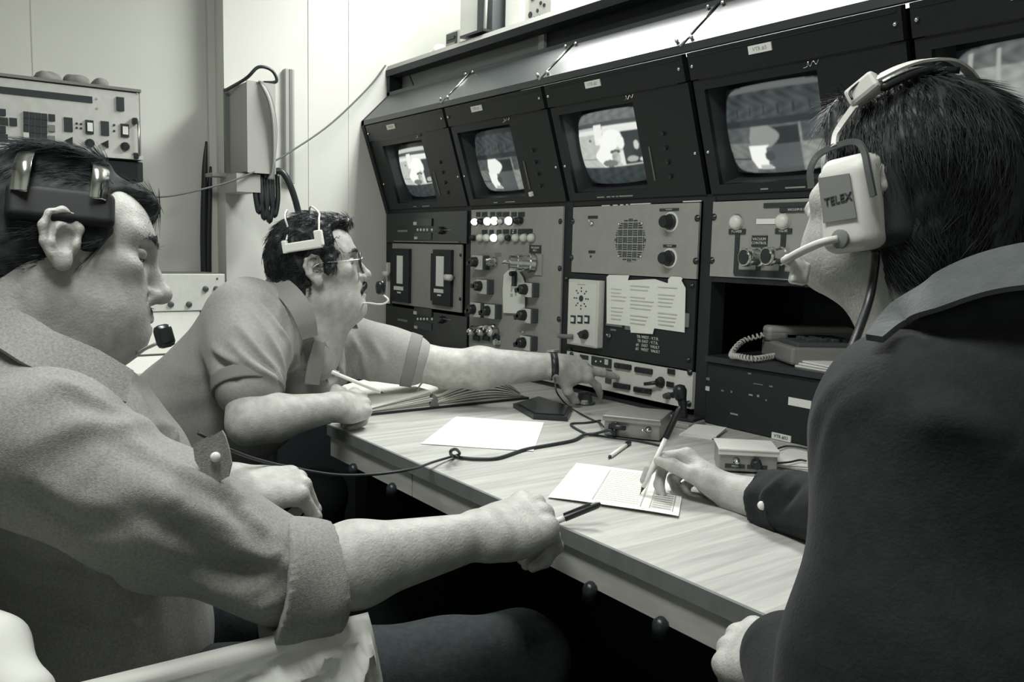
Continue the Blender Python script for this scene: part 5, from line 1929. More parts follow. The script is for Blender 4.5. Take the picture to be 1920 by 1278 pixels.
V = wrinkle(V, G, 0.0025, 22, 41)
V = folds(V, G, [([(1600, 690), (1530, 760), (1505, 850)], 0.014, 0.004), ([(1640, 720), (1560, 780), (1525, 880)], 0.012, 0.004),
                 ([(1920, 840), (1800, 780), (1690, 790)], 0.016, 0.009), ([(1480, 880), (1450, 905), (1420, 930)], 0.010, 0.008), ([(1500, 900), (1470, 930), (1440, 965)], 0.010, -0.008)])
jac = mesh_obj('jacket', V, Fq, DARKCLOTH, m3, 'dark jacket')
# soft turned-down collar wrapping the neck
JV, JG = V, G


def on_jacket(px, py, lift):
    p = pick(JV, JG, px, py)
    return atd(px, py, np.dot(p - CAM, CF) - lift)


for nm, pts_, wd, lift, m_ in (('collar', [(1640, 640), (1690, 592), (1760, 552), (1840, 520), (1925, 503), (2010, 500)], [0.012, 0.022, 0.030, 0.034, 0.038, 0.040], 0.006, COLLARM),):
    P0 = [on_jacket(x, y, lift) for x, y in pts_]
    NR = [unit(np.array([0.10, -0.75, 0.62])) for _ in P0]
    cb_o = MB().band(P0, NR, wd, 0.005, 8).build(nm, m_, jac, 'auto', 'soft grey turned-down collar')
# stand of the collar, filling up to the neck
F = Field(np.min(P0, 0) - 0.07, np.max(P0, 0) + 0.07, 0.004)
inw = unit(np.array([-0.05, 0.85, -0.25]))
for i in range(1, len(P0) - 1):
    for o in (0.020, 0.036, 0.052):
        F.cone(P0[i] + inw * o - [0, 0, 0.012], P0[i + 1] + inw * o - [0, 0, 0.012], 0.017, 0.017, 0.012)
Vc, Fc, Gc = F.mesh()
mesh_obj('collar_stand', Vc, Fc, DARKCLOTH, jac)
# cuff at the wrist
axc = unit(WR3 - ER3)
cc3 = ER3 + (WR3 - ER3) * 0.74
F = Field(cc3 - 0.09, cc3 + 0.09, 0.003)
F.frame(basis(axc, (0, 0, 1)), cc3)
F.cone((-0.06, 0, 0), (0.05, 0, 0), 0.050, 0.043, 0)
F.half((0.010, 0, 0), (1, 0, 0))
F.half((-0.045, 0, 0), (-1, 0, 0))
F.cone((-0.02, 0, 0), (0.09, 0, 0), 0.039, 0.039, 0.003, True)
Vc, Fc, Gc = F.mesh()
Vc = wrinkle(Vc, Gc, 0.0025, 50, 3)
mesh_obj('cuff', Vc, Fc, DARKCLOTH, jac)
# cuff button
pb3 = pick(Vc, Gc, 1421, 948)
MB().lathe(pb3 + CF * 0.001, -CF, [(0, 0.0068), (0.004, 0.0066), (0.006, 0.003)], 12).build('cuff_button', WHITE, jac, True)
# trousers, shoes
F = Field((-0.85, 0.30, 0.0), (0.08, 1.05, 0.68), 0.008)
F.ell((-0.22, 0.60, 0.53), (0.18, 0.18, 0.13), k=0)
k3 = [np.array([-0.66, 0.50, 0.50]), np.array([-0.64, 0.80, 0.50])]
for q, kn in enumerate(k3):
    F.cone((-0.22, 0.52 + 0.16 * q, 0.52), kn, 0.098, 0.072, 0.05)
    F.cone(kn, (kn[0] + 0.0, kn[1], 0.08), 0.068, 0.055, 0.03)
V, Fq, G = F.mesh()
mesh_obj('trousers', wrinkle(V, G, 0.004, 22, 15), Fq, MATS['dark_trousers'], m3)
for kn in k3:
    F = Field((kn[0] - 0.3, kn[1] - 0.1, 0.0), (kn[0] + 0.1, kn[1] + 0.1, 0.14), 0.006)
    F.ell((kn[0], kn[1], 0.055), (0.06, 0.045, 0.05), k=0)
    F.ell((kn[0] - 0.10, kn[1], 0.04), (0.11, 0.046, 0.035), k=0.03)
    F.half((0, 0, 0.004), (0, 0, -1))
    V, Fq, G = F.mesh()
    mesh_obj('shoe', V, Fq, BLACK, m3)


# ------------------------------------------------------------------ things on the desk
Z = DESK_Z


def dz(px, py, up=0.0):
    return onz(px, py, Z + up)


# blank sheet and gridded sheet
def sheet(name, label, pix, m=PAPER, curl=0.0):
    q = [dz(x, y, 0.0008) for x, y in pix]
    N = 14
    v, f = [], []
    for i in range(N + 1):
        for j in range(N + 1):
            a, b = i / N, j / N
            p = (q[0] * (1 - a) + q[1] * a) * (1 - b) + (q[3] * (1 - a) + q[2] * a) * b
            p = p + np.array([0, 0, curl * (b ** 3) * (0.4 + 0.6 * math.sin(a * 2.6)) + 0.0003 * math.sin(a * 9)])
            v.append(p)
    for i in range(N):
        for j in range(N):
            f.append((i * (N + 1) + j, (i + 1) * (N + 1) + j, (i + 1) * (N + 1) + j + 1, i * (N + 1) + j + 1))
    n = len(v)
    v += [p + np.array([0, 0, 0.0006]) for p in v]
    f2 = [tuple(n + k for k in t) for t in f]
    t = thing(name, label, 'paper', np.mean(q, 0))
    MB().raw(v, [tuple(reversed(t_)) for t_ in f] + f2).build('leaf', m, t, True)
    return t, q


sheet('paper_sheet', 'blank white sheet lying between the open binder and the desk edge', ((855, 781), (1020, 792), (1000, 846), (789, 832)))
gs, q = sheet('log_sheet', 'white sheet printed with a grid of lines under the writing hand', ((1081, 868), (1285, 893), (1272, 971), (1027, 934)), curl=0.004)


def bl(a, b):
    p = (q[0] * (1 - a) + q[1] * a) * (1 - b) + (q[3] * (1 - a) + q[2] * a) * b
    return p + np.array([0, 0, 0.0022 + 0.004 * (b ** 3) * (0.4 + 0.6 * math.sin(a * 2.6))])


def strip(a0, b0, a1, b1, w, m, par, name='ruled_line'):
    p0, p1 = bl(a0, b0), bl(a1, b1)
    d = unit(p1 - p0)
    s = np.cross(d, [0, 0, 1.0]) * w / 2
    MB().prism([p0 - s, p1 - s, p1 + s, p0 + s], (0, 0, 0.0003)).build(name, m, par)


RULE = mat('printed_rule', 0.28, 0.8)
for k in range(16):
    b = 0.12 + k * 0.052
    strip(0.36, b, 0.69, b, 0.0011, RULE, gs)
    if k % 2:
        strip(0.06, b, 0.30, b, 0.0007, mat('faint_rule', 0.55, 0.8), gs)
    if 7 < k < 16:
        strip(0.79, b, 0.94, b, 0.0024, mat('pencil_mark', 0.2, 0.8), gs, 'pencilled_entry')
for a in (0.34, 0.71, 0.78, 0.95):
    strip(a, 0.1, a, 0.94, 0.0008, RULE, gs)


def pen(name, label, tip, top, r=0.004, capn=0.33, body=WHITE, capm=KNOB):
    tip, top = np.asarray(tip, float), np.asarray(top, float)
    d = unit(top - tip)
    L = np.linalg.norm(top - tip)
    t = thing(name, label, 'pen', tip)
    MB().lathe(tip, d, [(0.0, 0.0006), (0.004, 0.0008), (0.012, r * 0.75), (0.013, r)], 10).build('nib_cone', INK, t, True)
    MB().cyl(tip + d * 0.0125, tip + d * (L * (1 - capn) + 0.001), r, n=12).build('barrel', body, t, True)
    c = MB().lathe(tip + d * L * (1 - capn), d, [(0, r * 1.2), (L * capn * 0.9, r * 1.15), (L * capn, r * 0.7)], 12).build('cap', capm, t, 'auto')
    s = unit(np.cross(d, np.cross([0, 0, 1.0], d)))
    MB().box(tip + d * L * (1 - capn * 0.62) + s * r * 1.5, (L * capn * 0.75, 0.003, 0.0014), basis(d, s)).build('clip', capm, c)
    return t


pen('pen', 'white ballpoint pen lying loose in front of the metal box', dz(1140, 858, 0.004), dz(1181, 829, 0.004), 0.0042, capn=0.2)
PEN3 = pen('pen', 'white pen with dark cap in the hand of the writing man', PENT, PENE, 0.0043, capn=0.36)
g1 = (tips1['thumb'] + tips1['index']) / 2
d1 = unit(atd(1126, 944, 1.275) - g1)
pen('pen', 'white pen with dark clip cap in the hand resting on the desk edge', g1 - d1 * 0.03, g1 + d1 * (np.linalg.norm(atd(1126, 944, 1.275) - g1)), 0.0046, capn=0.34)
h2 = atd(706, 742, 1.90)
pen('pen', 'slim white pen in the fist beside the open binder', atd(722, 738, 1.935), atd(622, 697, 1.87), 0.0042, capn=0.12, body=WHITE, capm=WHITE)

# open ring binder
bn = thing('ring_binder', 'thick open ring binder with white pages under the pointing arm', 'binder', dz(830, 760))
bA, bB = dz(690, 779), dz(985, 748)            # near edge on the desk
ux = unit(bB - bA)
uy = np.array([-ux[1], ux[0], 0])
if uy @ np.array([-1, 0, 0]) < 0:
    uy = -uy
LB, WB = np.linalg.norm(bB - bA), 0.30
cm = bA + ux * LB * 0.38                        # spine


def bp(a, b, z):
    return bA + ux * a + uy * b + np.array([0, 0, z])


MB().box(bp(LB * 0.5, WB / 2, 0.003), (LB * 1.04, WB * 1.04, 0.006), basis(ux, (0, 0, 1)), 0.002).build('cover', KNOB, bn)
for sgn, a0, a1, hh, lean in ((-1, 0.0, LB * 0.37, 0.034, 0.018), (1, LB * 0.41, LB * 0.97, 0.050, 0.012)):
    NL = 9
    for k in range(NL):
        z0 = 0.006 + hh * k / NL
        z1 = z0 + hh / NL * 0.82
        n = 12
        v = []
        for j in range(n + 1):
            u = j / n
            a = a0 + (a1 - a0) * u + (0.004 * math.sin(k * 2.1) if (u == 1 or u == 0) else 0)
            if sgn > 0:
                prof_ = (0.55 + 0.45 * math.sin(min(1, u * 1.7) * math.pi / 2)) if u < 0.6 else (1.0 - 0.75 * ((u - 0.6) / 0.4) ** 1.6)
            else:
                prof_ = 0.35 + 0.65 * u
            b0 = 0.004 * math.sin(k * 1.3)
            for zz in (z0, z1):
                zq = 0.006 + (zz - 0.006) * prof_ + (0.02 * math.sin(u * math.pi) * (k / NL) if sgn > 0 else 0.010 * u * k / NL)
                v.append(bp(a, b0, zq))
                v.append(bp(a, WB * 0.95 + b0, zq))
        f = []
        for j in range(n):
            o = j * 4
            f += [(o, o + 4, o + 5, o + 1), (o + 2, o + 3, o + 7, o + 6), (o, o + 2, o + 6, o + 4), (o + 1, o + 5, o + 7, o + 3)]
        f += [(0, 1, 3, 2), (n * 4, n * 4 + 2, n * 4 + 3, n * 4 + 1)]
        MB().raw(v, f).build('page_bundle', PAPER, bn)
MB().prism([bp(LB * 0.36, -0.002, 0.004), bp(LB * 0.375, -0.002, 0.028), bp(LB * 0.39, -0.002, 0.036), bp(LB * 0.405, -0.002, 0.028), bp(LB * 0.42, -0.002, 0.004)], uy * WB).build('spine_block', MGREY, bn)
for b in (0.03, 0.15, 0.27):
    pts_ = [bp(LB * 0.39 + 0.034 * math.cos(t), b, 0.030 + 0.040 * math.sin(t)) for t in np.linspace(-0.3, math.pi + 0.3, 14)]
    MB().tube(pts_, 0.0022, 8, 2).build('ring', CHROME, bn, True)
pw_ = onz(700, 742, Z + 0.06)

# black flat case lying behind the blank sheet
fc = thing('flat_case', 'flat black case lying at the back of the desk beside the binder', 'case', dz(1018, 778))
cc = [dz(962, 764), dz(1000, 786), dz(1064, 790), dz(1073, 770), dz(1010, 750)]
MB().prism(cc, (0, 0, 0.011)).build('case_body', KNOB, fc)
MB().prism([c * 0.86 + np.mean(cc, 0) * 0.14 + np.array([0, 0, 0.011]) for c in cc], (0, 0, 0.003)).build('lid', BLACK_GLOSS, fc)
sc = thing('desk_socket', 'small dark desk socket under the pointing hand', 'socket', dz(1096, 757))
MB().lathe(dz(1096, 757), (0, 0, 1), [(0, 0.028), (0.006, 0.028), (0.008, 0.02), (0.03, 0.018), (0.033, 0.012)], 16).build('socket_body', DGREY, sc, 'auto')
MB().lathe(dz(1096, 757, 0.03), (0, 0, 1), [(0, 0.010), (0.008, 0.009)], 12).build('socket_top', MGREY, sc)

# metal talkback box with plugged-in cord
STEELP = mat('hammered_steel', 0.30, 0.38, 0.5, 0.5, noise=0.08, nscale=60)


def metal_box(name, label, pl, pr, h, depth, top_m, split):
    A_, B_ = dz(*pl), dz(*pr)
    ux_ = unit(B_ - A_)
    uy_ = np.array([-ux_[1], ux_[0], 0])
    if uy_[1] < 0:
        uy_ = -uy_
    L_ = np.linalg.norm(B_ - A_)
    t = thing(name, label, 'box', (A_ + B_) / 2 + uy_ * depth / 2)
    Rb = basis(ux_, (0, 0, 1))
    c = (A_ + B_) / 2 + uy_ * depth / 2
    MB().box(c + [0, 0, 0.003 + (h - 0.003) / 2], (L_, depth - 0.006, h - 0.004), Rb, 0.003).build('chassis', STEELP, t)
    MB().box(c + np.array([0, 0, h]) - uy_ * 0.002, (L_ + 0.004, depth + 0.006, 0.004), Rb, 0.0015).build('top_cover', top_m, t)
    MB().box(c + np.array([0, 0, h - 0.005]) - uy_ * (depth / 2 + 0.001), (L_ + 0.004, 0.003, 0.010), Rb).build('cover_lip', top_m, t)
    for s in (-1, 1):
        MB().cyl(c + ux_ * s * L_ * 0.4, c + ux_ * s * L_ * 0.4 + [0, 0, 0.004], 0.006, n=10).build('foot', KNOB, t)

    def fp_(a, z, out=0.0):
        return A_ + ux_ * L_ * a + np.array([0, 0, z]) - uy_ * (out - 0.003)
    return t, fp_, ux_, uy_, L_


b1, f1, bx1, by1, bl1 = metal_box('talkback_box', 'grey metal talkback box with a plugged-in cord behind the loose pen', (1131, 819), (1236, 830), 0.048, 0.125, STEELP, 0)
for a, m_ in ((0.28, KNOB),):
    pl_ = MB().lathe(f1(0.20, 0.027), -by1, [(0, 0.010), (0.004, 0.010), (0.005, 0.008), (0.014, 0.008)], 12).build('socket', KNOB, b1)
    MB().cyl(f1(0.12, 0.027, 0.012), f1(0.42, 0.027, 0.014), 0.0065, 0.005, 10).build('plug', KNOB, b1, True)
    MB().cyl(f1(0.22, 0.026, 0.012), f1(0.22, 0.008, 0.014), 0.005, n=8).build('plug_tail', KNOB, b1, True)
jk = MB().lathe(f1(0.80, 0.026), -by1, [(0, 0.007), (0.003, 0.007), (0.004, 0.005), (0.012, 0.004)], 12).build('toggle_switch', CHROME, b1, True)
MB().lathe(f1(0.80, 0.026, 0.0) + by1 * 0 + bx1 * 0, -by1 - bx1 * 0.5, [(0.008, 0.002), (0.022, 0.0028), (0.023, 0.001)], 8).build('lever', CHROME, jk, True)
b2, f2, bx2, by2, bl2 = metal_box('selector_box', 'small metal box with selector knob behind the writing hand', (1347, 886), (1457, 892), 0.046, 0.085, LGREY, 0)
for a in (0.28, 0.66):
    c = f2(a, 0.014, 0.001)
    MB().box(c, (bl2 * 0.34, 0.002, 0.0075), basis(bx2, (0, 0, 1))).build('label', INK, b2)
    text('MON' if a < 0.5 else 'SEL', 0.0055, c - by2 * 0.0013, bx2, (0, 0, 1), LGREY, b2)
MB().lathe(f2(0.30, 0.024), -by2, [(0, 0.0065), (0.003, 0.0065), (0.004, 0.0035), (0.014, 0.004)], 12).build('toggle_switch', CHROME, b2, True)
kk = MB().lathe(f2(0.64, 0.020), -by2, [(0, 0.011), (0.012, 0.009), (0.014, 0.007)], 8).build('selector_knob', KNOB, b2)
MB().box(f2(0.64, 0.030, 0.008), (0.005, 0.010, 0.012), basis(bx2, (0, 0, 1)), 0.001).build('pointer', KNOB, kk)
# papers beyond the selector box
pp = thing('paper_stack', 'few white papers lying beside the selector box', 'papers', dz(1480, 862))
for k in range(4):
    o = np.array([0.004 * k, 0.003 * (k % 2), 0.0012 + 0.004 * k])
    a = rotm('Z', 20 + 7 * k)
    MB().box(dz(1490, 868) + o, (0.10, 0.14, 0.0025), a).build('leaf', PAPER, pp)
ps = thing('paper_pad', 'thin pad of pale paper at the back edge of the desk', 'papers', dz(1320, 812))
for k in range(3):
    MB().box(dz(1318, 812) + [0.002 * k, 0.001 * k, 0.0015 + 0.003 * k], (0.075, 0.11, 0.0026), rotm('Z', 24 + 2 * k)).build('leaf', PAPER, ps)
# desk microphone
mk = thing('desk_microphone', 'black desk microphone standing on a small square base', 'microphone', dz(1278, 792))
cb_ = dz(1280, 796)
MB().box(cb_ + [0, 0, 0.006], (0.075, 0.085, 0.012), rotm('Z', 15), 0.003).build('base', GREY, mk)
MB().box(cb_ + [0.002, 0.012, 0.0155], (0.06, 0.06, 0.007), rotm('Z', 15), 0.002).build('base_plate', KNOB, mk)
MB().tube([cb_ + [0, 0, 0.016], cb_ + [-0.001, 0, 0.040], cb_ + [-0.004, -0.004, 0.066]], [0.011, 0.009, 0.012], 12).build('stem', KNOB, mk, True)
e = cb_ + np.array([-0.005, -0.006, 0.072])
MB().lathe(e - [0, 0, 0.012], (-0.05, -0.1, 1), [(0, 0.011), (0.008, 0.015), (0.024, 0.0165), (0.034, 0.012), (0.037, 0.004)], 14).build('head', KNOB, mk, True)
MB().cyl(e + [0, 0, 0.006], e + [-0.022, -0.006, -0.004], 0.0065, 0.008, 10).build('side_knob', KNOB, mk, True)

# cords
CORD = mat('cord_dark', 0.035, 0.45, 0.4)
cpt = [atd(372, 812, 1.12), atd(425, 840, 1.17), atd(500, 866, 1.24), atd(620, 889, 1.33), atd(700, 889, 1.40), atd(772, 879, 1.46), dz(812, 866, 0.012), dz(842, 857, 0.006)]
loop = [dz(856, 853, 0.004), dz(862, 850, 0.012), dz(857, 843, 0.026), dz(850, 842, 0.033), dz(845, 846, 0.030), dz(846, 852, 0.016), dz(852, 855, 0.005)]
cpt2 = [dz(868, 858, 0.004), dz(895, 860, 0.004), dz(935, 858, 0.004), dz(985, 842, 0.004), dz(1040, 832, 0.004), dz(1075, 825, 0.004), dz(1095, 815, 0.005), dz(1118, 812, 0.008), f1(0.14, 0.020, 0.020), f1(0.22, 0.012, 0.014)]
tag(MB().tube(cpt + loop + cpt2, [0.0022, 0.0024, 0.0026, 0.0032, 0.0034, 0.0034, 0.003], 8, 6).build('long_cord', CORD, None, True), 'dark headset cord knotted at the desk edge and plugged into the talkback box', 'cord')
tag(MB().tube([atd(1040, 708, 2.16), atd(1044, 735, 2.13), dz(1064, 760, 0.004), dz(1090, 776, 0.003), dz(1112, 787, 0.003), dz(1124, 792, 0.004), f1(-0.02, 0.02, -0.01)], 0.0022, 6, 6).build('thin_cord', CORD, None, True),
    'thin cord running from the pointing wrist to the talkback box', 'cord')
tag(MB().tube([dz(1126, 788, 0.003), dz(1100, 792, 0.003), dz(1071, 794, 0.003), dz(1078, 802, 0.003), dz(1100, 813, 0.003), dz(1116, 815, 0.003), dz(1150, 820, 0.003), dz(1190, 825, 0.003), dz(1240, 835, 0.003)], 0.0026, 6, 6).build('thin_cord', CORD, None, True),
    'thin cord bent sharply beside the talkback box and tucked under it', 'cord')
for k, pts_ in enumerate(([(1455, 842), (1475, 836), (1500, 838), (1515, 842)], [(1456, 868), (1480, 866), (1500, 862), (1512, 864)])):
    tag(MB().tube([dz(x, y, 0.02) for x, y in pts_], 0.002, 6, 5).build('thin_cord', CORD, None, True), ('thin cord behind the papers near the tape machine label', 'thin cord crossing the papers close to the dark sleeve')[k], 'cord')
# telephone on the shelf
SHZ = 0.905
PH = mat('phone_grey', 0.22, 0.5, 0.4)
ph = thing('telephone', 'grey desk telephone with push buttons on the console shelf', 'telephone', (-1.16, D + 0.13, SHZ))


def sh(px, py, up=0.0):
    return onz(px, py, SHZ + up)


pc_ = sh(1465, 652, 0.02)
PR_ = rotm('Z', -32)
pb_ = np.array([-1.17, D + 0.15, SHZ])
MB().box(pb_ + [0, 0, 0.022], (0.19, 0.20, 0.040), PR_, 0.006).build('phone_body', PH, ph)
MB().box(pb_ + PR_ @ np.array([0.03, 0, 0.046]), (0.11, 0.17, 0.012), PR_, 0.003).build('key_bed', mat('phone_dark', 0.08, 0.5), ph)
for i in range(4):
    for j in range(3):
        MB().box(pb_ + PR_ @ np.array([0.005 + 0.026 * j, -0.045 + 0.028 * i, 0.055]), (0.016, 0.017, 0.008), PR_, 0.002).build('key', DGREY, ph)
hs = MB().box(pb_ + PR_ @ np.array([-0.062, 0, 0.066]), (0.044, 0.21, 0.022), PR_, 0.009).build('handset', mat('phone_light', 0.33, 0.45), ph)
for q in (-1, 1):
    MB().box(pb_ + PR_ @ np.array([-0.062, 0.08 * q, 0.052]), (0.046, 0.05, 0.024), PR_, 0.008).build('ear_piece', PH, hs)
st_ = pb_ + PR_ @ np.array([-0.062, -0.105, 0.055])
path = smooth_path([st_, st_ + [-0.04, -0.03, -0.020], sh(1372, 664, 0.012), sh(1385, 668, 0.010), sh(1415, 672, 0.010), sh(1445, 668, 0.010), sh(1470, 663, 0.012)], 40)
coil = []
for i, p in enumerate(path):
    w = path[min(i + 1, len(path) - 1)] - path[max(i - 1, 0)]
    w = unit(w)
    u_ = unit(np.cross(w, [0, 0, 1.0]))
    t_ = np.cross(w, u_)
    a = i * 0.9
    coil.append(p + 0.0055 * (math.cos(a) * u_ + math.sin(a) * t_))
MB().tube(coil, 0.0024, 6, 1).build('coiled_cord', mat('phone_cord', 0.5, 0.5), ph, True)
tp = thing('paper_stack', 'pale papers on the shelf under the telephone cord', 'papers', sh(1520, 680))
for k in range(3):
    MB().box(np.array([-1.03, D + 0.09, SHZ + 0.002 + 0.005 * k]), (0.20, 0.16, 0.0035), rotm('Z', -6 - 5 * k)).build('leaf', PAPER, tp)

# ------------------------------------------------------------------ end wall: rack unit, table, junction box, cables
XR = -2.80


def pr_(px, py, out=0.0):
    p = onx(px, py, XR)
    return np.array([XR + out, p[1], p[2]])


ru = thing('rack_unit', 'pale rack equipment unit with keypad and rotary knobs on the end wall', 'rack unit', (XR, 0.2, 1.3))
zt_, zb_ = pr_(130, 154)[2], pr_(130, 292)[2]
yR, yL = pr_(264, 230)[1], -0.35
MB().box(((XR + WX2) / 2, (yL + yR) / 2, (zt_ + zb_) / 2), (XR - WX2, yR - yL, zt_ - zb_), bev=0.004).build('cabinet', MGREY, ru)
FACE = mat('rack_face', 0.55, 0.5, 0.3, noise=0.06, nscale=40)
MB().box((XR + 0.004, (yL + yR) / 2, (zt_ + zb_) / 2), (0.008, yR - yL - 0.012, zt_ - zb_ - 0.022)).build('face_plate', FACE, ru)
MB().box((XR + 0.010, (yL + yR) / 2, zb_ + 0.008), (0.022, yR - yL, 0.012)).build('bottom_lip', FACE, ru)
MB().box((XR + 0.006, (yL + yR) / 2, zt_ - 0.003), (0.016, yR - yL, 0.008)).build('top_lip', MGREY, ru)


def rl(x0_, x1_, y0_, y1_, m_, name, out=0.010, th=0.004, par=ru):
    a = pr_(x0_, (y0_ + y1_) / 2)
    b = pr_(x1_, (y0_ + y1_) / 2)
    xm_ = (x0_ + x1_) / 2
    c, d_ = pr_(xm_, y0_), pr_(xm_, y1_)
    return MB().box((XR + out, (a[1] + b[1]) / 2, (c[2] + d_[2]) / 2), (th, b[1] - a[1], c[2] - d_[2])).build(name, m_, par)


a_, b_ = pr_(172, 188), pr_(10, 170)
MB().box((XR + 0.009, (a_[1] - 0.30) / 2 + 0.0, (a_[2] + b_[2]) / 2), (0.004, a_[1] + 0.30, 0.018)).build('slot', INK, ru)
rl(217, 231, 183, 208, INK, 'push_button', th=0.008)
for c in range(4):
    for r in range(4):
        x_ = 43 + c * 11.3
        y_ = 210 + r * 13 + (x_ - 43) * 0.11
        rl(x_, x_ + 10.2, y_, y_ + 12, INK if not (c == 0 and r == 3) else LGREY, 'key', th=0.008)
for r in range(3):
    rl(90, 102, 215 + r * 20, 227 + r * 20, INK if r == 0 else MGREY, 'key', th=0.008)
for x0_, x1_, y0_, y1_ in ((-2, 10, 205, 217), (-2, 14, 221, 234), (17, 31, 222, 236), (-2, 10, 237, 250), (-2, 14, 252, 265)):
    rl(x0_, x1_, y0_, y1_, INK, 'key', th=0.008)
rl(119, 135, 221, 247, INK, 'display')
rl(188, 203, 228, 254, INK, 'display')
for x_, y_ in ((143, 232), (151, 233), (143, 240), (151, 241), (213, 235), (213, 246)):
    MB().lathe(pr_(x_, y_, 0.008), (1, 0, 0), [(0, 0.0035), (0.003, 0.003)], 8).build('indicator', INK, ru)
for x0_, x1_, y0_, y1_ in ((159, 174, 226, 251), (225, 240, 233, 257)):
    o = rl(x0_, x1_, y0_, y1_, INK, 'rocker_frame', th=0.008)
    rl(x0_ + 3, x1_ - 2, y0_ + 5, y1_ - 4, WHITE, 'rocker_key', out=0.015, th=0.004, par=o)
for x_, y_, rnd in ((130, 264, 0), (167, 269, 1), (197, 270, 0), (233, 275, 1)):
    p = pr_(x_, y_, 0.008)
    o = MB().lathe(p, (1, 0, 0), [(0, 0.013), (0.012, 0.012), (0.016, 0.008)], 14 if rnd else 3).build('rotary_knob', KNOB, ru, rnd and 'auto')
for x_, y_ in ((250, 228), (252, 293)):
    MB().box(pr_(x_, y_, 0.018), (0.022, 0.014, 0.018), bev=0.003).build('handle_block', KNOB, ru)
MB().cyl(pr_(256, 228, 0.022), pr_(258, 293, 0.022), 0.003, n=8).build('handle_bar', STEEL, ru, True)
for x_, y_ in ((256, 176), (180, 186), (181, 204)):
    MB().lathe(pr_(x_, y_, 0.008), (1, 0, 0), [(0, 0.004), (0.002, 0.003)], 8).build('screw', STEEL, ru)
bu = thing('black_unit', 'black cabinet hanging directly under the pale rack unit', 'cabinet', (XR, 0.2, 1.2))
zb2_ = pr_(200, 338)[2]
MB().box(((XR + WX2) / 2 + 0.004, (yL + yR) / 2, (zb_ + zb2_) / 2 - 0.001), (XR - WX2, yR - yL + 0.006, zb_ - zb2_ - 0.004), bev=0.004).build('cabinet', BLACK, bu)
MB().box((XR + 0.008, (yL + yR) / 2, (zb_ + zb2_) / 2), (0.006, yR - yL - 0.03, (zb_ - zb2_) * 0.8)).build('door', BLACK_GLOSS, bu)
for k, (x0_, x1_, y0_, m_, nm) in enumerate(((74, 125, 127, 0.30, 'grey cloth bag lying on top of the rack unit, largest of the three lumps'), (130, 178, 137, 0.26, 'grey soft pouch on the rack unit between the cloth bag and the small box'), (186, 214, 146, 0.28, 'small grey box on top of the rack unit near its corner'))):
    a, b = pr_(x0_, y0_ + 20), pr_(x1_, y0_ + 20)
    F = Field((XR - 0.2, a[1] - 0.02, zt_ - 0.02), (XR, b[1] + 0.02, zt_ + 0.1), 0.004)
    w = b[1] - a[1]
    hgt = pr_(x0_, y0_)[2] - zt_
    hgt = max(hgt, 0.03)
    F.box((XR - 0.10, (a[1] + b[1]) / 2, zt_ + hgt * 0.45), (0.05, w * 0.46, hgt * 0.5), None, 0.012, 0)
    F.ell((XR - 0.10, a[1] + w * 0.4, zt_ + hgt * 0.7), (0.05, w * 0.3, hgt * 0.4), k=0.02)
    F.half((0, 0, zt_ + 0.001), (0, 0, -1))
    V, Fq, G = F.mesh()
    bo_ = thing(('cloth_bag', 'pouch', 'small_box')[k], nm, ('bag', 'pouch', 'box')[k], (XR - 0.1, (a[1] + b[1]) / 2, zt_))
    mesh_obj(('bag_body', 'pouch_body', 'box_body')[k], wrinkle(V, G, 0.002 if k < 2 else 0.0004, 80, k), Fq, mat('lump_%d' % k, m_, 0.8), bo_)

# white side table with a second unit on it
ta = thing('side_table', 'white-topped side table along the end wall', 'table', (-2.75, 0.1, 0))
MB().box((-2.78, 0.02, 0.762), (0.50, 1.6, 0.026)).build('table_top', mat('table_white', 0.85, 0.5), ta)
for x_, y_ in ((-2.99, -0.72), (-2.58, -0.72), (-2.99, 0.76), (-2.58, 0.76)):
    MB().box((x_, y_, 0.375), (0.04, 0.04, 0.75)).build('leg', MGREY, ta)
XU = -2.90


def pu(px, py, out=0.0):
    p = onx(px, py, XU)
    return np.array([XU + out, p[1], p[2]])


un = thing('test_unit', 'pale equipment unit with small knobs standing on the white side table', 'equipment', (XU, 0.7, 0.776))
y1_, z1_ = pu(421, 540)[1], pu(350, 513)[2]
MB().box(((XU + WX2) / 2 + 0.02, y1_ - 0.25, (z1_ + 0.775) / 2), (XU - WX2 - 0.04, 0.5, z1_ - 0.775), bev=0.004).build('cabinet', MGREY, un)
zm = pu(350, 582)[2]
MB().box((XU + 0.006, y1_ - 0.25, (z1_ + zm) / 2), (0.014, 0.496, z1_ - zm), bev=0.003).build('upper_plate', mat('unit_face', 0.6, 0.5, noise=0.05, nscale=40), un)
ye = pu(374, 620)[1]
MB().box((XU + 0.003, ye - 0.22, (zm + 0.78) / 2), (0.008, 0.44, zm - 0.785)).build('lower_plate', mat('unit_pale', 0.78, 0.5), un)
MB().box((XU + 0.006, ye + 0.012, (zm + 0.78) / 2), (0.014, 0.016, zm - 0.785)).build('divider', MGREY, un)
for x_, y_ in ((318, 570), (352, 570), (383, 541), (403, 541), (405, 522)):
    MB().lathe(pu(x_, y_, 0.012), (1, 0, 0), [(0, 0.010), (0.008, 0.009), (0.011, 0.005)] if y_ > 530 else [(0, 0.004), (0.003, 0.003)], 12).build('knob', DGREY, un, 'auto')

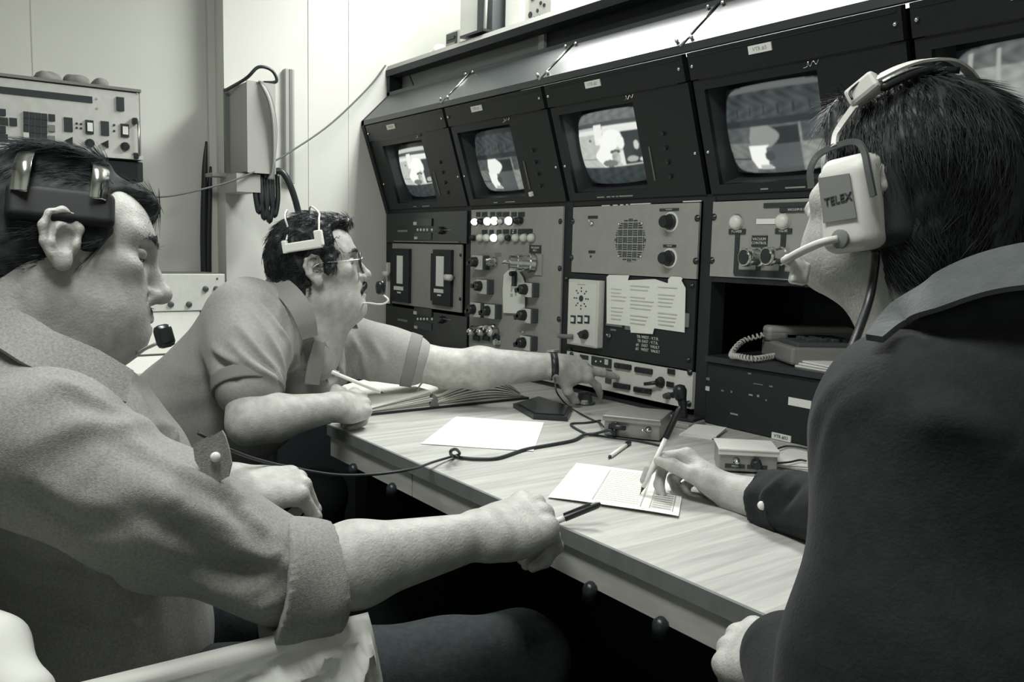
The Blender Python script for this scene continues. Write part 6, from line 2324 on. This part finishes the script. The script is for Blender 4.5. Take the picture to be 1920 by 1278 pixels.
# junction box with looped cables, conduit
jb = thing('junction_box', 'grey metal junction box with looped cables on the end wall', 'box', (WX + 0.1, 1.03, 1.35))
y0b = onx(428, 240, WX)[1]
xb = WX
for k in range(200):
    xb += 0.002
    d_ = np.array([xb, y0b, 1.52]) - CAM
    if 960 + FPX * (d_ @ CR) / (d_ @ CF) > 463:
        break
y1b = onx(515, 240, xb)[1]
ztb, zbb = onx(463, 152, xb)[2], onx(463, 322, xb)[2]
JBM = mat('junction_grey', 0.40, 0.5, 0.3)
MB().box(((xb + WX) / 2, (y0b + y1b) / 2, (ztb + zbb) / 2), (xb - WX, y1b - y0b, ztb - zbb), bev=0.004).build('case', JBM, jb)
MB().box((xb + 0.002, (y0b + y1b) / 2, (ztb + zbb) / 2), (0.006, y1b - y0b + 0.003, ztb - zbb + 0.004)).build('lid', JBM, jb)
MB().box((WX + 0.004, y0b - 0.006, (ztb + zbb) / 2), (0.02, 0.016, ztb - zbb)).build('mounting_strip', MGREY, jb)
lz = (ztb + zbb) / 2
CABL = mat('cable_light', 0.42, 0.5)
for k in range(5):
    yy = y1b - 0.012 - 0.004 * k
    zz = ztb - 0.018 - 0.006 * (k % 3)
    MB().tube([(xb + 0.010, y0b + 0.035 + 0.004 * k, ztb + 0.002), (xb + 0.014, (y0b + yy) / 2 + 0.01, ztb - 0.006), (xb + 0.016 + 0.004 * k, yy - 0.004, zz - 0.035), (xb + 0.014 + 0.003 * k, yy + 0.012, lz), (xb + 0.012, yy + 0.004 + 0.003 * k, zbb + 0.02), (xb + 0.004, yy + 0.004, zbb - 0.02)],
              0.0042, 6, 6).build('cable_loop', CABL if k % 2 else MGREY, jb, True)
MB().tube([(WX + 0.03, y0b - 0.02, ztb - 0.012), (xb - 0.02, y0b + 0.005, ztb + 0.012), (xb, y0b + 0.04, ztb + 0.05), (xb, y0b + 0.085, ztb + 0.045), (xb, y0b + 0.10, ztb + 0.012), (xb - 0.01, y0b + 0.06, ztb + 0.004)], 0.0055, 8, 6).build('hook_cable', KNOB, jb, True)
for k, (dy, dl) in enumerate(((0.030, 0.13), (0.048, 0.15), (0.066, 0.16), (0.084, 0.14))):
    MB().tube([(xb - 0.03, y0b + dy, zbb + 0.004), (xb - 0.02, y0b + dy + 0.003, zbb - dl * 0.6), (xb - 0.02, y0b + dy + 0.014, zbb - dl), (xb - 0.02, y0b + dy + 0.026, zbb - dl * 0.6), (xb - 0.03, y0b + dy + 0.028, zbb + 0.004)], 0.0085, 8, 6).build('hanging_cable', KNOB, jb, True)
MB().tube([(xb - 0.02, y1b - 0.03, zbb - 0.01), (xb, y1b + 0.02, zbb + 0.01), (xb + 0.01, y1b + 0.055, zbb - 0.05), (xb + 0.01, y1b + 0.085, zbb - 0.16), (xb + 0.01, y1b + 0.10, zbb - 0.30)], 0.011, 8, 6).build('thick_cable', KNOB, jb, True)
MB().cyl((xb + 0.01, y1b + 0.078, zbb - 0.125), (xb + 0.01, y1b + 0.088, zbb - 0.165), 0.0135, n=10).build('cable_tag', WHITE, jb, True)
MB().box(((xb + WX) / 2, (y0b + y1b) / 2 - 0.04, zbb - 0.035), ((xb - WX) * 0.9, 0.08, 0.06)).build('lower_box', JBM, jb)
MB().box((WX + 0.04, y0b - 0.02, zbb - 0.006), (0.08, 0.12, 0.012)).build('bracket', GREY, jb)
cy = onx(539, 230, WX)[1]
cd_ = thing('conduit', 'grey metal conduit fixed upright on the end wall', 'conduit', (WX, cy, 1.3))
czt, czb = onx(539, 131, WX)[2], onx(545, 345, WX)[2]
MB().box((WX + 0.013, cy, (czt + czb) / 2), (0.026, 0.034, czt - czb), bev=0.003).build('channel', mat('conduit_grey', 0.38, 0.45, 0.4), cd_)
MB().box((WX + 0.027, cy + 0.003, (czt + czb) / 2), (0.004, 0.010, czt - czb - 0.004)).build('groove', MGREY, cd_)
# dark cables hanging in the corner of the wall step
for k, (px, top) in enumerate(((383, 265), (391, 312))):
    y_ = onx(px, 400, WX2 + 0.03)[1]
    p_ = onx(px + 4, top, WX2 + 0.03)
    tag(MB().tube([p_, (WX2 + 0.03, y_ + 0.004, p_[2] - 0.1), (WX2 + 0.03, y_ - 0.004, p_[2] - 0.35), (WX2 + 0.03, y_, 0.80)], [0.004, 0.010, 0.012, 0.012], 8, 6).build('corner_cable', KNOB, None, True),
        ('longer' if k == 0 else 'shorter') + ' dark cable hanging in the corner of the end wall', 'cable')
# cord strung from the console hood to the rack unit
tag(MB().tube([(WX + 0.02, 1.56, 1.83), onx(690, 165, -2.98), onx(620, 232, -2.94), onx(548, 282, -2.88), onx(470, 325, -2.83), onx(390, 352, -2.80), onx(285, 369, -2.78), (XR - 0.01, yR - 0.06, zb2_ + 0.01)], 0.0032, 6, 6).build('strung_cord', mat('cord_brown', 0.12, 0.6), None, True),
    'thin cord strung from the console hood past the junction box to the rack unit', 'cord')

# ------------------------------------------------------------------ things on top of the console
TZ = 1.842


def ct(px, py, y=1.66):
    return ony(px, py, y)


def top_box(name, label, cat, px0, px1, y, dep, hgt, m_, par=None):
    a, b = ct(px0, 60, y)[0], ct(px1, 60, y)[0]
    t = thing(name, label, cat, ((a + b) / 2, y + dep / 2, TZ))
    MB().box(((a + b) / 2, y + dep / 2, TZ + hgt / 2), (b - a, dep, hgt), bev=0.004).build('case', m_, t)
    return t, a, b


t, a, b = top_box('card_frame', 'narrow open card frame with dark slots on top of the console', 'equipment', 836, 860, 1.72, 0.16, 0.10, LGREY)
MB().box(((a + b) / 2, 1.722, TZ + 0.055), ((b - a) * 0.8, 0.012, 0.075)).build('opening', DGREY, t)
for k in range(3):
    MB().box(((a + b) / 2, 1.718, TZ + 0.03 + 0.022 * k), ((b - a) * 0.6, 0.012, 0.009)).build('card', GREY if k % 2 else KNOB, t)
t, a, b = top_box('equipment_case', 'tall white equipment case with open dark door on top of the console', 'case', 862, 899, 1.64, 0.26, 0.40, mat('case_white', 0.75, 0.5))
MB().box((b + 0.045, 1.72, TZ + 0.20), (0.09, 0.18, 0.40)).build('open_bay', DGREY, t)
MB().cyl((b + 0.055, 1.625, TZ + 0.002), (b + 0.070, 1.625, TZ + 0.38), 0.006, n=8).build('door_rod', WHITE, t, True)
MB().box((b + 0.05, 1.62, TZ + 0.004), (0.14, 0.09, 0.008)).build('door_sill', KNOB, t)
t, a, b = top_box('white_chassis', 'white equipment chassis with perforated metal side on top of the console', 'equipment', 946, 974, 1.66, 0.20, 0.36, mat('case_white', 0.75, 0.5))
c2 = ct(1042, 30, 1.70)[0]
MB().box(((b + c2) / 2, 1.76, TZ + 0.09), (c2 - b, 0.16, 0.18)).build('perforated_side', mat('perforated', 0.5, 0.4, 0.5, 0.4), t)
for k, (u, v, r) in enumerate(((0.3, 0.10, 0.014), (0.22, 0.045, 0.010), (0.5, 0.05, 0.006), (0.62, 0.07, 0.006), (0.75, 0.06, 0.006), (0.4, 0.03, 0.005), (0.6, 0.03, 0.005), (0.85, 0.10, 0.008))):
    MB().lathe((b + (c2 - b) * u, 1.681, TZ + v), (0, -1, 0), [(0, r), (0.003, r)], 10).build('vent_hole', KNOB, t)
for u in (0.42, 0.75):
    MB().box((b + (c2 - b) * u, 1.678, TZ + 0.145), ((c2 - b) * 0.26, 0.006, 0.05)).build('dark_window', INK, t)
MB().tube([(b + (c2 - b) * 0.35, 1.66, TZ + 0.115), (b + (c2 - b) * 0.7, 1.65, TZ + 0.10), (c2, 1.64, TZ + 0.10)], 0.005, 8).build('handle', CHROME, t, True)
p_ = ct(822, 85, 1.68)
F = Field(p_ - 0.08, p_ + 0.08, 0.004)
F.ell((p_[0] - 0.01, 1.68, TZ + 0.015), (0.035, 0.03, 0.02), k=0)
F.ell((p_[0] + 0.018, 1.68, TZ + 0.02), (0.02, 0.03, 0.03), k=0.015)
F.half((0, 0, TZ), (0, 0, -1))
V, Fq, G = F.mesh()
cl = thing('crumpled_paper', 'crumpled white paper on top of the console end', 'paper', (p_[0], 1.68, TZ))
mesh_obj('crumple', wrinkle(V, G, 0.002, 120, 2), Fq, PAPER, cl)


# ------------------------------------------------------------------ headsets, glasses, watch
def hp(R, O, s, p):
    return O + R @ (np.asarray(p, float) * s)


# --- headset of the man in chambray: black side pad, two chrome bands, boom microphone
hs1 = thing('headset', 'black headset with two chrome head bands worn by the chambray shirt man', 'headset', hp(R1, O1, S1, (0, -0.085, 0.04)))
H1 = lambda x, y, z: hp(R1, O1, S1, (x, y, z))
F = Field(O1 - 0.16, O1 + 0.16, 0.0025)
F.frame(R1, O1, S1)
F.box((-0.004, -0.0800, 0.032), (0.052, 0.0085, 0.0200), rotm('Y', -5) @ rotm('X', -12), 0.007, 0)
V, Fq, G = F.mesh()
mesh_obj('side_pad', V, Fq, mat('pad_black', 0.012, 0.6, 0.3), hs1)
for x_ in (-0.044, 0.028):
    pts_ = [H1(x_, -0.090, 0.042 + 0.09 * x_), H1(x_, -0.092, 0.054 + 0.09 * x_), H1(x_, -0.091, 0.066 + 0.09 * x_), H1(x_, -0.083, 0.076 + 0.09 * x_), H1(x_ * 0.95, -0.060, 0.088), H1(x_ * 0.85, 0.0, 0.108), H1(x_ * 0.9, 0.055, 0.098), H1(x_, 0.088, 0.065), H1(x_, 0.088, 0.03)]
    nr = [unit(p - O1) for p in pts_]
    MB().band(pts_, nr, 0.019, 0.003, 6).build('head_band', CHROME, hs1, True)
MICP = atd(308, 630, 1.02)
mic = MB().box(MICP, (0.021, 0.017, 0.028), basis(unit(R1 @ np.array([0.9, 0.0, 0.35])), R1 @ np.array([-0.3, 0, 1.0])), 0.006).build('microphone', BLACK_GLOSS, hs1, True)
MB().tube([MICP - R1 @ np.array([0.008, 0, 0.010]), atd(275, 652, 1.05), H1(0.085, 0.035, -0.11), H1(0.05, 0.075, -0.07), H1(0.0, 0.085, 0.0), H1(-0.01, 0.088, 0.04)], 0.0022, 6, 6).build('boom', mat('boom_clear', 0.5, 0.3, 0.6), hs1, True)

# --- headset of the pointing man: white temple bar, dark microphone
H2 = lambda x, y, z: hp(R2, O2, S2, (x, y, z))
hs2 = thing('headset', 'white bar headset with small dark microphone worn by the pointing man', 'headset', H2(0, -0.09, 0.04))
bx0, bx1_ = atd(533, 466, 1.86), atd(604, 455, 1.845)
ux2 = unit(bx1_ - bx0)
MB().box((bx0 + bx1_) / 2, (np.linalg.norm(bx1_ - bx0), 0.014, 0.020), basis(ux2, (0, 0, 1)), 0.003).build('temple_bar', WHITE, hs2)
MB().box(atd(598, 446, 1.845), (0.018, 0.014, 0.034), basis(ux2, (0, 0, 1)), 0.003).build('bar_upright', WHITE, hs2)
MB().box(atd(535, 463, 1.86), (0.010, 0.015, 0.028), basis(ux2, (0, 0, 1)), 0.002).build('bar_end', WHITE, hs2)
MB().tube([atd(598, 432, 1.845), atd(598, 410, 1.86), H2(0.03, -0.05, 0.112), H2(0.02, 0.0, 0.128), H2(0.02, 0.06, 0.105), H2(0.02, 0.09, 0.05)], 0.0022, 6, 6).build('head_band', WHITE, hs2, True)
MB().tube([atd(537, 450, 1.865), atd(540, 430, 1.88), H2(-0.04, -0.05, 0.112), H2(-0.03, 0.0, 0.126), H2(-0.03, 0.06, 0.105), H2(0.0, 0.09, 0.05)], 0.0022, 6, 6).build('head_band', WHITE, hs2, True)
MP2 = atd(713, 540, 1.93)
MB().lathe(MP2 + np.array([0, 0, -0.014]), (-0.1, 0.1, 1), [(0, 0.006), (0.003, 0.010), (0.020, 0.012), (0.028, 0.010), (0.031, 0.004)], 14).build('microphone', BLACK_GLOSS, hs2, True)
MB().tube([MP2 + np.array([0, 0.004, -0.013]), atd(728, 562, 1.93), atd(716, 570, 1.93), atd(690, 568, 1.95), H2(0.07, 0.06, -0.09), H2(0.02, 0.088, -0.02)], 0.0022, 6, 6).build('boom', mat('boom_white', 0.75, 0.35), hs2, True)

# --- glasses
gl = thing('glasses', 'dark-rimmed glasses worn by the pointing man', 'glasses', H2(0.11, 0, 0))
for q in (1, -1):
    c = np.array([0.106, 0.034 * q, -0.004])
    rim = [H2(*(c + np.array([-0.35 * abs(0.022 * math.cos(t)) * (1 if math.cos(t) * q > 0 else 0.2), 0.025 * math.cos(t), 0.022 * math.sin(t)]))) for t in np.linspace(0, 2 * math.pi, 18)[:-1]]
    MB().tube(rim, 0.0027, 6, 2, True).build('rim', mat('rim_dark', 0.03, 0.25, 0.6), gl, True)
    ctr = np.mean(rim, 0)
    nf = len(rim)
    MB().raw([ctr + R2[:, 0] * 0.001] + rim, [(0, i + 1, (i + 1) % nf + 1) for i in range(nf)]).build('lens', mat('lens_glass', 0.6, 0.05, 0.5, alpha=0.22), gl, True)
    MB().tube([H2(0.099, 0.060 * q, 0.004), H2(0.06, 0.077 * q, 0.006), H2(0.012, 0.081 * q, 0.008), H2(-0.012, 0.082 * q, -0.004)], 0.0014, 6, 5).build('temple', STEEL, gl, True)
MB().tube([H2(0.108, 0.011, 0.002), H2(0.113, 0, 0.005), H2(0.108, -0.011, 0.002)], 0.0016, 6, 5).build('bridge', STEEL, gl, True)

# --- wristwatch on the pointing arm
wt = thing('wristwatch', 'dark strap wristwatch on the pointing arm', 'watch', WL2)
axw = unit(WL2 - EE2)
wc = WL2 - axw * 0.006
Rw = basis(axw, (0, 0, 1))
ring = [wc + Rw @ np.array([0, 0.0345 * math.cos(t), 0.0345 * math.sin(t)]) for t in np.linspace(0, 2 * math.pi, 24)]
MB().band(ring, [unit(p - wc) for p in ring], 0.018, 0.0025, 2).build('strap', KNOB, wt, True)
MB().lathe(wc + Rw @ np.array([0, 0.008, 0.034]), Rw @ np.array([0, 0.22, 1.0]), [(0, 0.016), (0.005, 0.016), (0.007, 0.013)], 16).build('watch_case', STEEL, wt, 'auto')
MB().lathe(wc + Rw @ np.array([0, -0.008, -0.036]), Rw @ np.array([0, -0.2, -1.0]), [(0, 0.007), (0.003, 0.007)], 8).build('buckle', CHROME, wt)

# --- big padded headset of the man in dark clothes
NY = R3[:, 1]
hs3 = thing('headset', 'white headset with large lettered ear cup worn by the man in dark clothes', 'headset', CUP)


def cp(px, py, off=0.0):
    r = ray(px, py)
    return CAM + r * (((CUP + NY * off - CAM) @ NY) / (r @ NY))


cq = [cp(1533, 306, 0.0), cp(1624, 288, 0.0), cp(1656, 455, 0.0), cp(1548, 474, 0.0)]
ctr = np.mean(cq, 0)
up3 = unit((cq[0] + cq[1]) - (cq[2] + cq[3]))
rt3 = unit((cq[1] + cq[2]) - (cq[0] + cq[3]))
WH = mat('cup_white', 0.62, 0.45, 0.4)
F = Field(ctr - 0.12, ctr + 0.12, 0.0025)
hw, hh_ = np.linalg.norm(cq[1] - cq[0]) / 2, np.linalg.norm(cq[0] - cq[3]) / 2
Rc = np.stack([rt3, unit(np.cross(rt3, np.cross(up3, rt3))), np.zeros(3)], 1)
nc = unit(np.cross(rt3, up3))
if nc @ NY < 0:
    nc = -nc
upc = np.cross(nc, rt3)
if upc[2] < 0:
    upc = -upc
Rc = np.stack([rt3, upc, nc], 1)
F.frame(Rc, ctr)
F.box((0, 0, -0.010), (hw * 1.06, hh_ * 1.02, 0.016), None, 0.012, 0)
F.box((0, -0.004, -0.002), (hw * 0.93, hh_ * 0.90, 0.012), None, 0.010, 0.008)
V, Fq, G = F.mesh()
cup = mesh_obj('ear_cup', V, Fq, WH, hs3, 'white plastic ear cup')
F = Field(ctr - 0.14, ctr + 0.14, 0.003)
F.frame(Rc, ctr)
F.box((0.012, 0.006, -0.036), (hw * 1.38, hh_ * 1.14, 0.022), None, 0.016, 0)
V, Fq, G = F.mesh()
mesh_obj('ear_cushion', V, Fq, mat('cushion_dark', 0.03, 0.6, 0.3), hs3)
ZT = 0.0115
pq = [cp(1535, 334, ZT), cp(1593, 325, ZT), cp(1607, 408, ZT), cp(1545, 418, ZT)]
pm = np.mean(pq, 0)
MB().prism(pq, nc * 0.0012).build('name_plate', mat('plate_grey', 0.20, 0.5), cup)
xd = unit(cp(1592, 368, ZT) - cp(1542, 381, ZT))
text('TELEX', 0.0108, (cp(1573, 374, ZT)) + nc * 0.0018, xd, upc, INK, cup, spacing=1.0, sx=1.0)
# jack, boom and microphone
bo = cp(1578, 448, 0.010)
MB().lathe(bo, nc, [(0, 0.009), (0.004, 0.009), (0.005, 0.006)], 14).build('boom_pivot', MGREY, cup, 'auto')
e1 = bo + nc * 0.006
bm = MB().tube([e1, atd(1540, 455, 0.80), atd(1505, 470, 0.83), atd(1470, 489, 0.86)], [0.0038, 0.0040, 0.0042, 0.0042], 10, 6).build('boom', WH, hs3, True)
CLR = mat('clear_plastic', 0.55, 0.2, 0.6, noise=0.3, nscale=90)
F = Field(atd(1497, 505, 0.86) - 0.04, atd(1497, 505, 0.86) + 0.04, 0.002)
F.chain([atd(1478, 487, 0.86), atd(1490, 488, 0.86), atd(1498, 500, 0.86)], [0.006, 0.007, 0.008], 0.004)
F.box(atd(1499, 512, 0.86), (0.0085, 0.0075, 0.0115), basis(unit(CR * 0.97 - CU * 0.2), CU), 0.003, 0.003)
V, Fq, G = F.mesh()
mesh_obj('microphone', V, Fq, CLR, hs3)
# yoke, slider, head band
YK = mat('yoke_grey', 0.13, 0.3, 0.5, 0.3)
yk = [cp(1523, 352, 0.004), cp(1522, 318, 0.004), cp(1538, 290, 0.0), cp(1575, 272, -0.004), cp(1607, 266, -0.004), cp(1622, 282, 0.0), cp(1630, 318, 0.006), cp(1640, 368, 0.006)]
MB().band(yk, [nc] * len(yk), 0.0055, 0.0035, 6).build('yoke', YK, hs3)
arm_ = [cp(1567, 276, -0.002), cp(1572, 248, -0.012), cp(1600, 206, -0.018), cp(1608, 198, -0.02)]
MB().band(arm_, [nc] * 4, 0.0062, 0.0035, 6).build('slider_arm', WH, hs3)
s0, s1 = cp(1598, 188, -0.022), cp(1645, 150, -0.026)
MB().box((s0 + s1) / 2, (np.linalg.norm(s1 - s0) + 0.004, 0.020, 0.018), basis(unit(s1 - s0), nc), 0.004).build('slider_block', WH, hs3)
H3 = lambda x, y, z: hp(R3, O3, S3, (x, y, z))
hb = [cp(1640, 152, -0.022), cp(1690, 128, -0.045), cp(1735, 116, -0.075), cp(1790, 118, -0.105)]
end = H3(-0.01, -0.09, 0.06)
hb += [hb[-1] * 0.45 + end * 0.55 + np.array([0, 0, 0.02]), end]
MB().band(hb, [unit(p - O3) for p in hb], 0.012, 0.0025, 6).build('head_band', WH, hs3)
MB().band([p + unit(p - O3) * -0.010 for p in hb[:4]], [unit(p - O3) for p in hb[:4]], 0.022, 0.006, 6).build('band_pad', KNOB, hs3, True)
MB().tube([cp(1598, 186, -0.01), cp(1594, 170, -0.012), cp(1625, 145, -0.02), cp(1650, 140, -0.03)], 0.0011, 6, 5).build('wire', KNOB, hs3, True)
MB().tube([cp(1642, 470, -0.02), cp(1640, 500, -0.022), atd(1630, 560, 0.80), atd(1606, 630, 0.78), atd(1580, 690, 0.77), atd(1565, 720, 0.80)], 0.0042, 8, 6).build('cup_cable', KNOB, hs3, True)
# ------------------------------------------------------------------ chairs and the white cover
CHM = mat('chair_fabric', 0.03, 0.8, 0.2)


def chair(label, x, y, fx, fy, arms=False, zs=0.44):
    t = thing('office_chair', label, 'chair', (x, y, 0))
    f = unit((fx, fy, 0))
    R = basis(f, (0, 0, 1))

    def w(p):
        return np.array([x, y, 0]) + R @ np.asarray(p, float)
    MB().box(w((0, 0, zs - 0.035)), (0.42, 0.44, 0.07), R, 0.02).build('seat', CHM, t, True)
    MB().box(w((-0.235, 0, zs + 0.30)), (0.05, 0.38, 0.26), R, 0.02).build('backrest', CHM, t, True)
    MB().box(w((-0.215, 0, zs + 0.06)), (0.02, 0.07, 0.30), R).build('back_bar', KNOB, t)
    MB().cyl(w((0, 0, 0.10)), w((0, 0, zs - 0.06)), 0.028, n=14).build('post', STEEL, t, True)
    for k in range(5):
        a = 2 * math.pi * k / 5
        e_ = w((0.26 * math.cos(a), 0.26 * math.sin(a), 0.065))
        MB().cyl(w((0, 0, 0.11)), e_, 0.022, 0.014, 8).build('leg', KNOB, t)
        MB().sphere(e_ - [0, 0, 0.036], 0.029, 10, 7).build('caster', KNOB, t, True)
    return t, w


chair('dark office chair carrying the man in chambray', -1.25, 0.10, -0.07, 1.0, zs=0.42)
chair('dark office chair carrying the pointing man', PEL2[0], PEL2[1], 0.80, 0.60, zs=0.42)
chair('dark office chair carrying the man in dark clothes', -0.20, 0.60, -1.0, 0.05, zs=0.42)

cov = thing('draped_cover', 'white cloth cover draped over an armrest under the resting forearm', 'cloth', (-0.88, 0.25, 0.30))
CLOTH = mat('white_cloth', 0.78, 0.75, 0.15, bump=0.15, bscale=180)
r0, r1_ = atd(60, 1300, 0.84), atd(690, 1147, 0.985)
MB().box((r0 + r1_) / 2 - [0.018, 0.03, 0.075], (np.linalg.norm(r1_ - r0) * 0.8, 0.024, 0.022), basis(unit(r1_ - r0), (0, 0, 1)), 0.008).build('armrest', CHM, cov)
MB().cyl((r0 * 0.55 + r1_ * 0.45) - [0.018, 0.02, 0.08], np.array([*(r0 * 0.55 + r1_ * 0.45)[:2], 0.0]) - [0.012, 0.02, 0], 0.014, n=10).build('armrest_post', KNOB, cov)
NU, NV = 60, 44
v, f = [], []
ur = unit(np.array([r1_[0] - r0[0], r1_[1] - r0[1], 0]))
sd = np.array([ur[1], -ur[0], 0])       # towards the camera side
if sd[0] < 0:
    sd = -sd
for i in range(NU + 1):
    u = i / NU
    for j in range(NV + 1):
        s_ = (j / NV) * 2 - 1
        if u < 0.8:
            c = r0 + (r1_ - r0) * (u / 0.8)
            drop0, fwd = 0.0, 0.0
        else:
            k = (u - 0.8) / 0.2
            c = r1_.copy()
            drop0, fwd = 0.34 * k, 0.055 * k ** 0.8
        q = abs(s_)
        dist = np.linalg.norm(c - r1_)
        back_ = 0.8 - min(u, 0.8)
        th_ = math.atan2(q * 0.34, back_ * 0.42 + 0.03)
        rr_ = math.hypot(q * 0.34, back_ * 0.42)
        fan = (0.013 * math.sin(th_ * 13 + 0.6) + 0.008 * math.sin(th_ * 23 + 2)) * min(1, rr_ / 0.09)
        side = (0.030 + 0.10 * q) * q ** 0.6 * (1 if s_ > 0 else -0.7)
        dn = 0.34 * q ** 1.25 + drop0 * (1 - q * 0.4)
        p = c + ur * fwd * (1 - 0.3 * q) + sd * (side * (0.6 if u > 0.8 else 1.0) + (fan if s_ > 0 else 0)) - np.array([0, 0, dn])
        v.append(p)
for i in range(NU):
    for j in range(NV):
        f.append((i * (NV + 1) + j, (i + 1) * (NV + 1) + j, (i + 1) * (NV + 1) + j + 1, i * (NV + 1) + j + 1))
sheet_o = MB().raw(v, f).build('cloth', CLOTH, cov, True)
md = sheet_o.modifiers.new('thickness', 'SOLIDIFY')
md.thickness = 0.0015
F = Field(atd(-40, 1260, 0.80) - [0.14, 0.14, 0.26], atd(-40, 1260, 0.80) + 0.14, 0.004)
F.chain([atd(-120, 1190, 0.86), atd(-20, 1225, 0.82), atd(40, 1300, 0.80)], [0.035, 0.033, 0.030], 0.02)
F.cone(atd(-60, 1260, 0.84), atd(-40, 1300, 0.84) - [0, 0, 0.12], 0.05, 0.055, 0.03)
V, Fq, G = F.mesh()
V = wrinkle(V, G, 0.0022, 38, 6)
bd = thing('white_bundle', 'bunched white cloth beside the back of the man in chambray', 'cloth', atd(0, 1300, 0.82))
mesh_obj('bundle', V, Fq, CLOTH, bd)
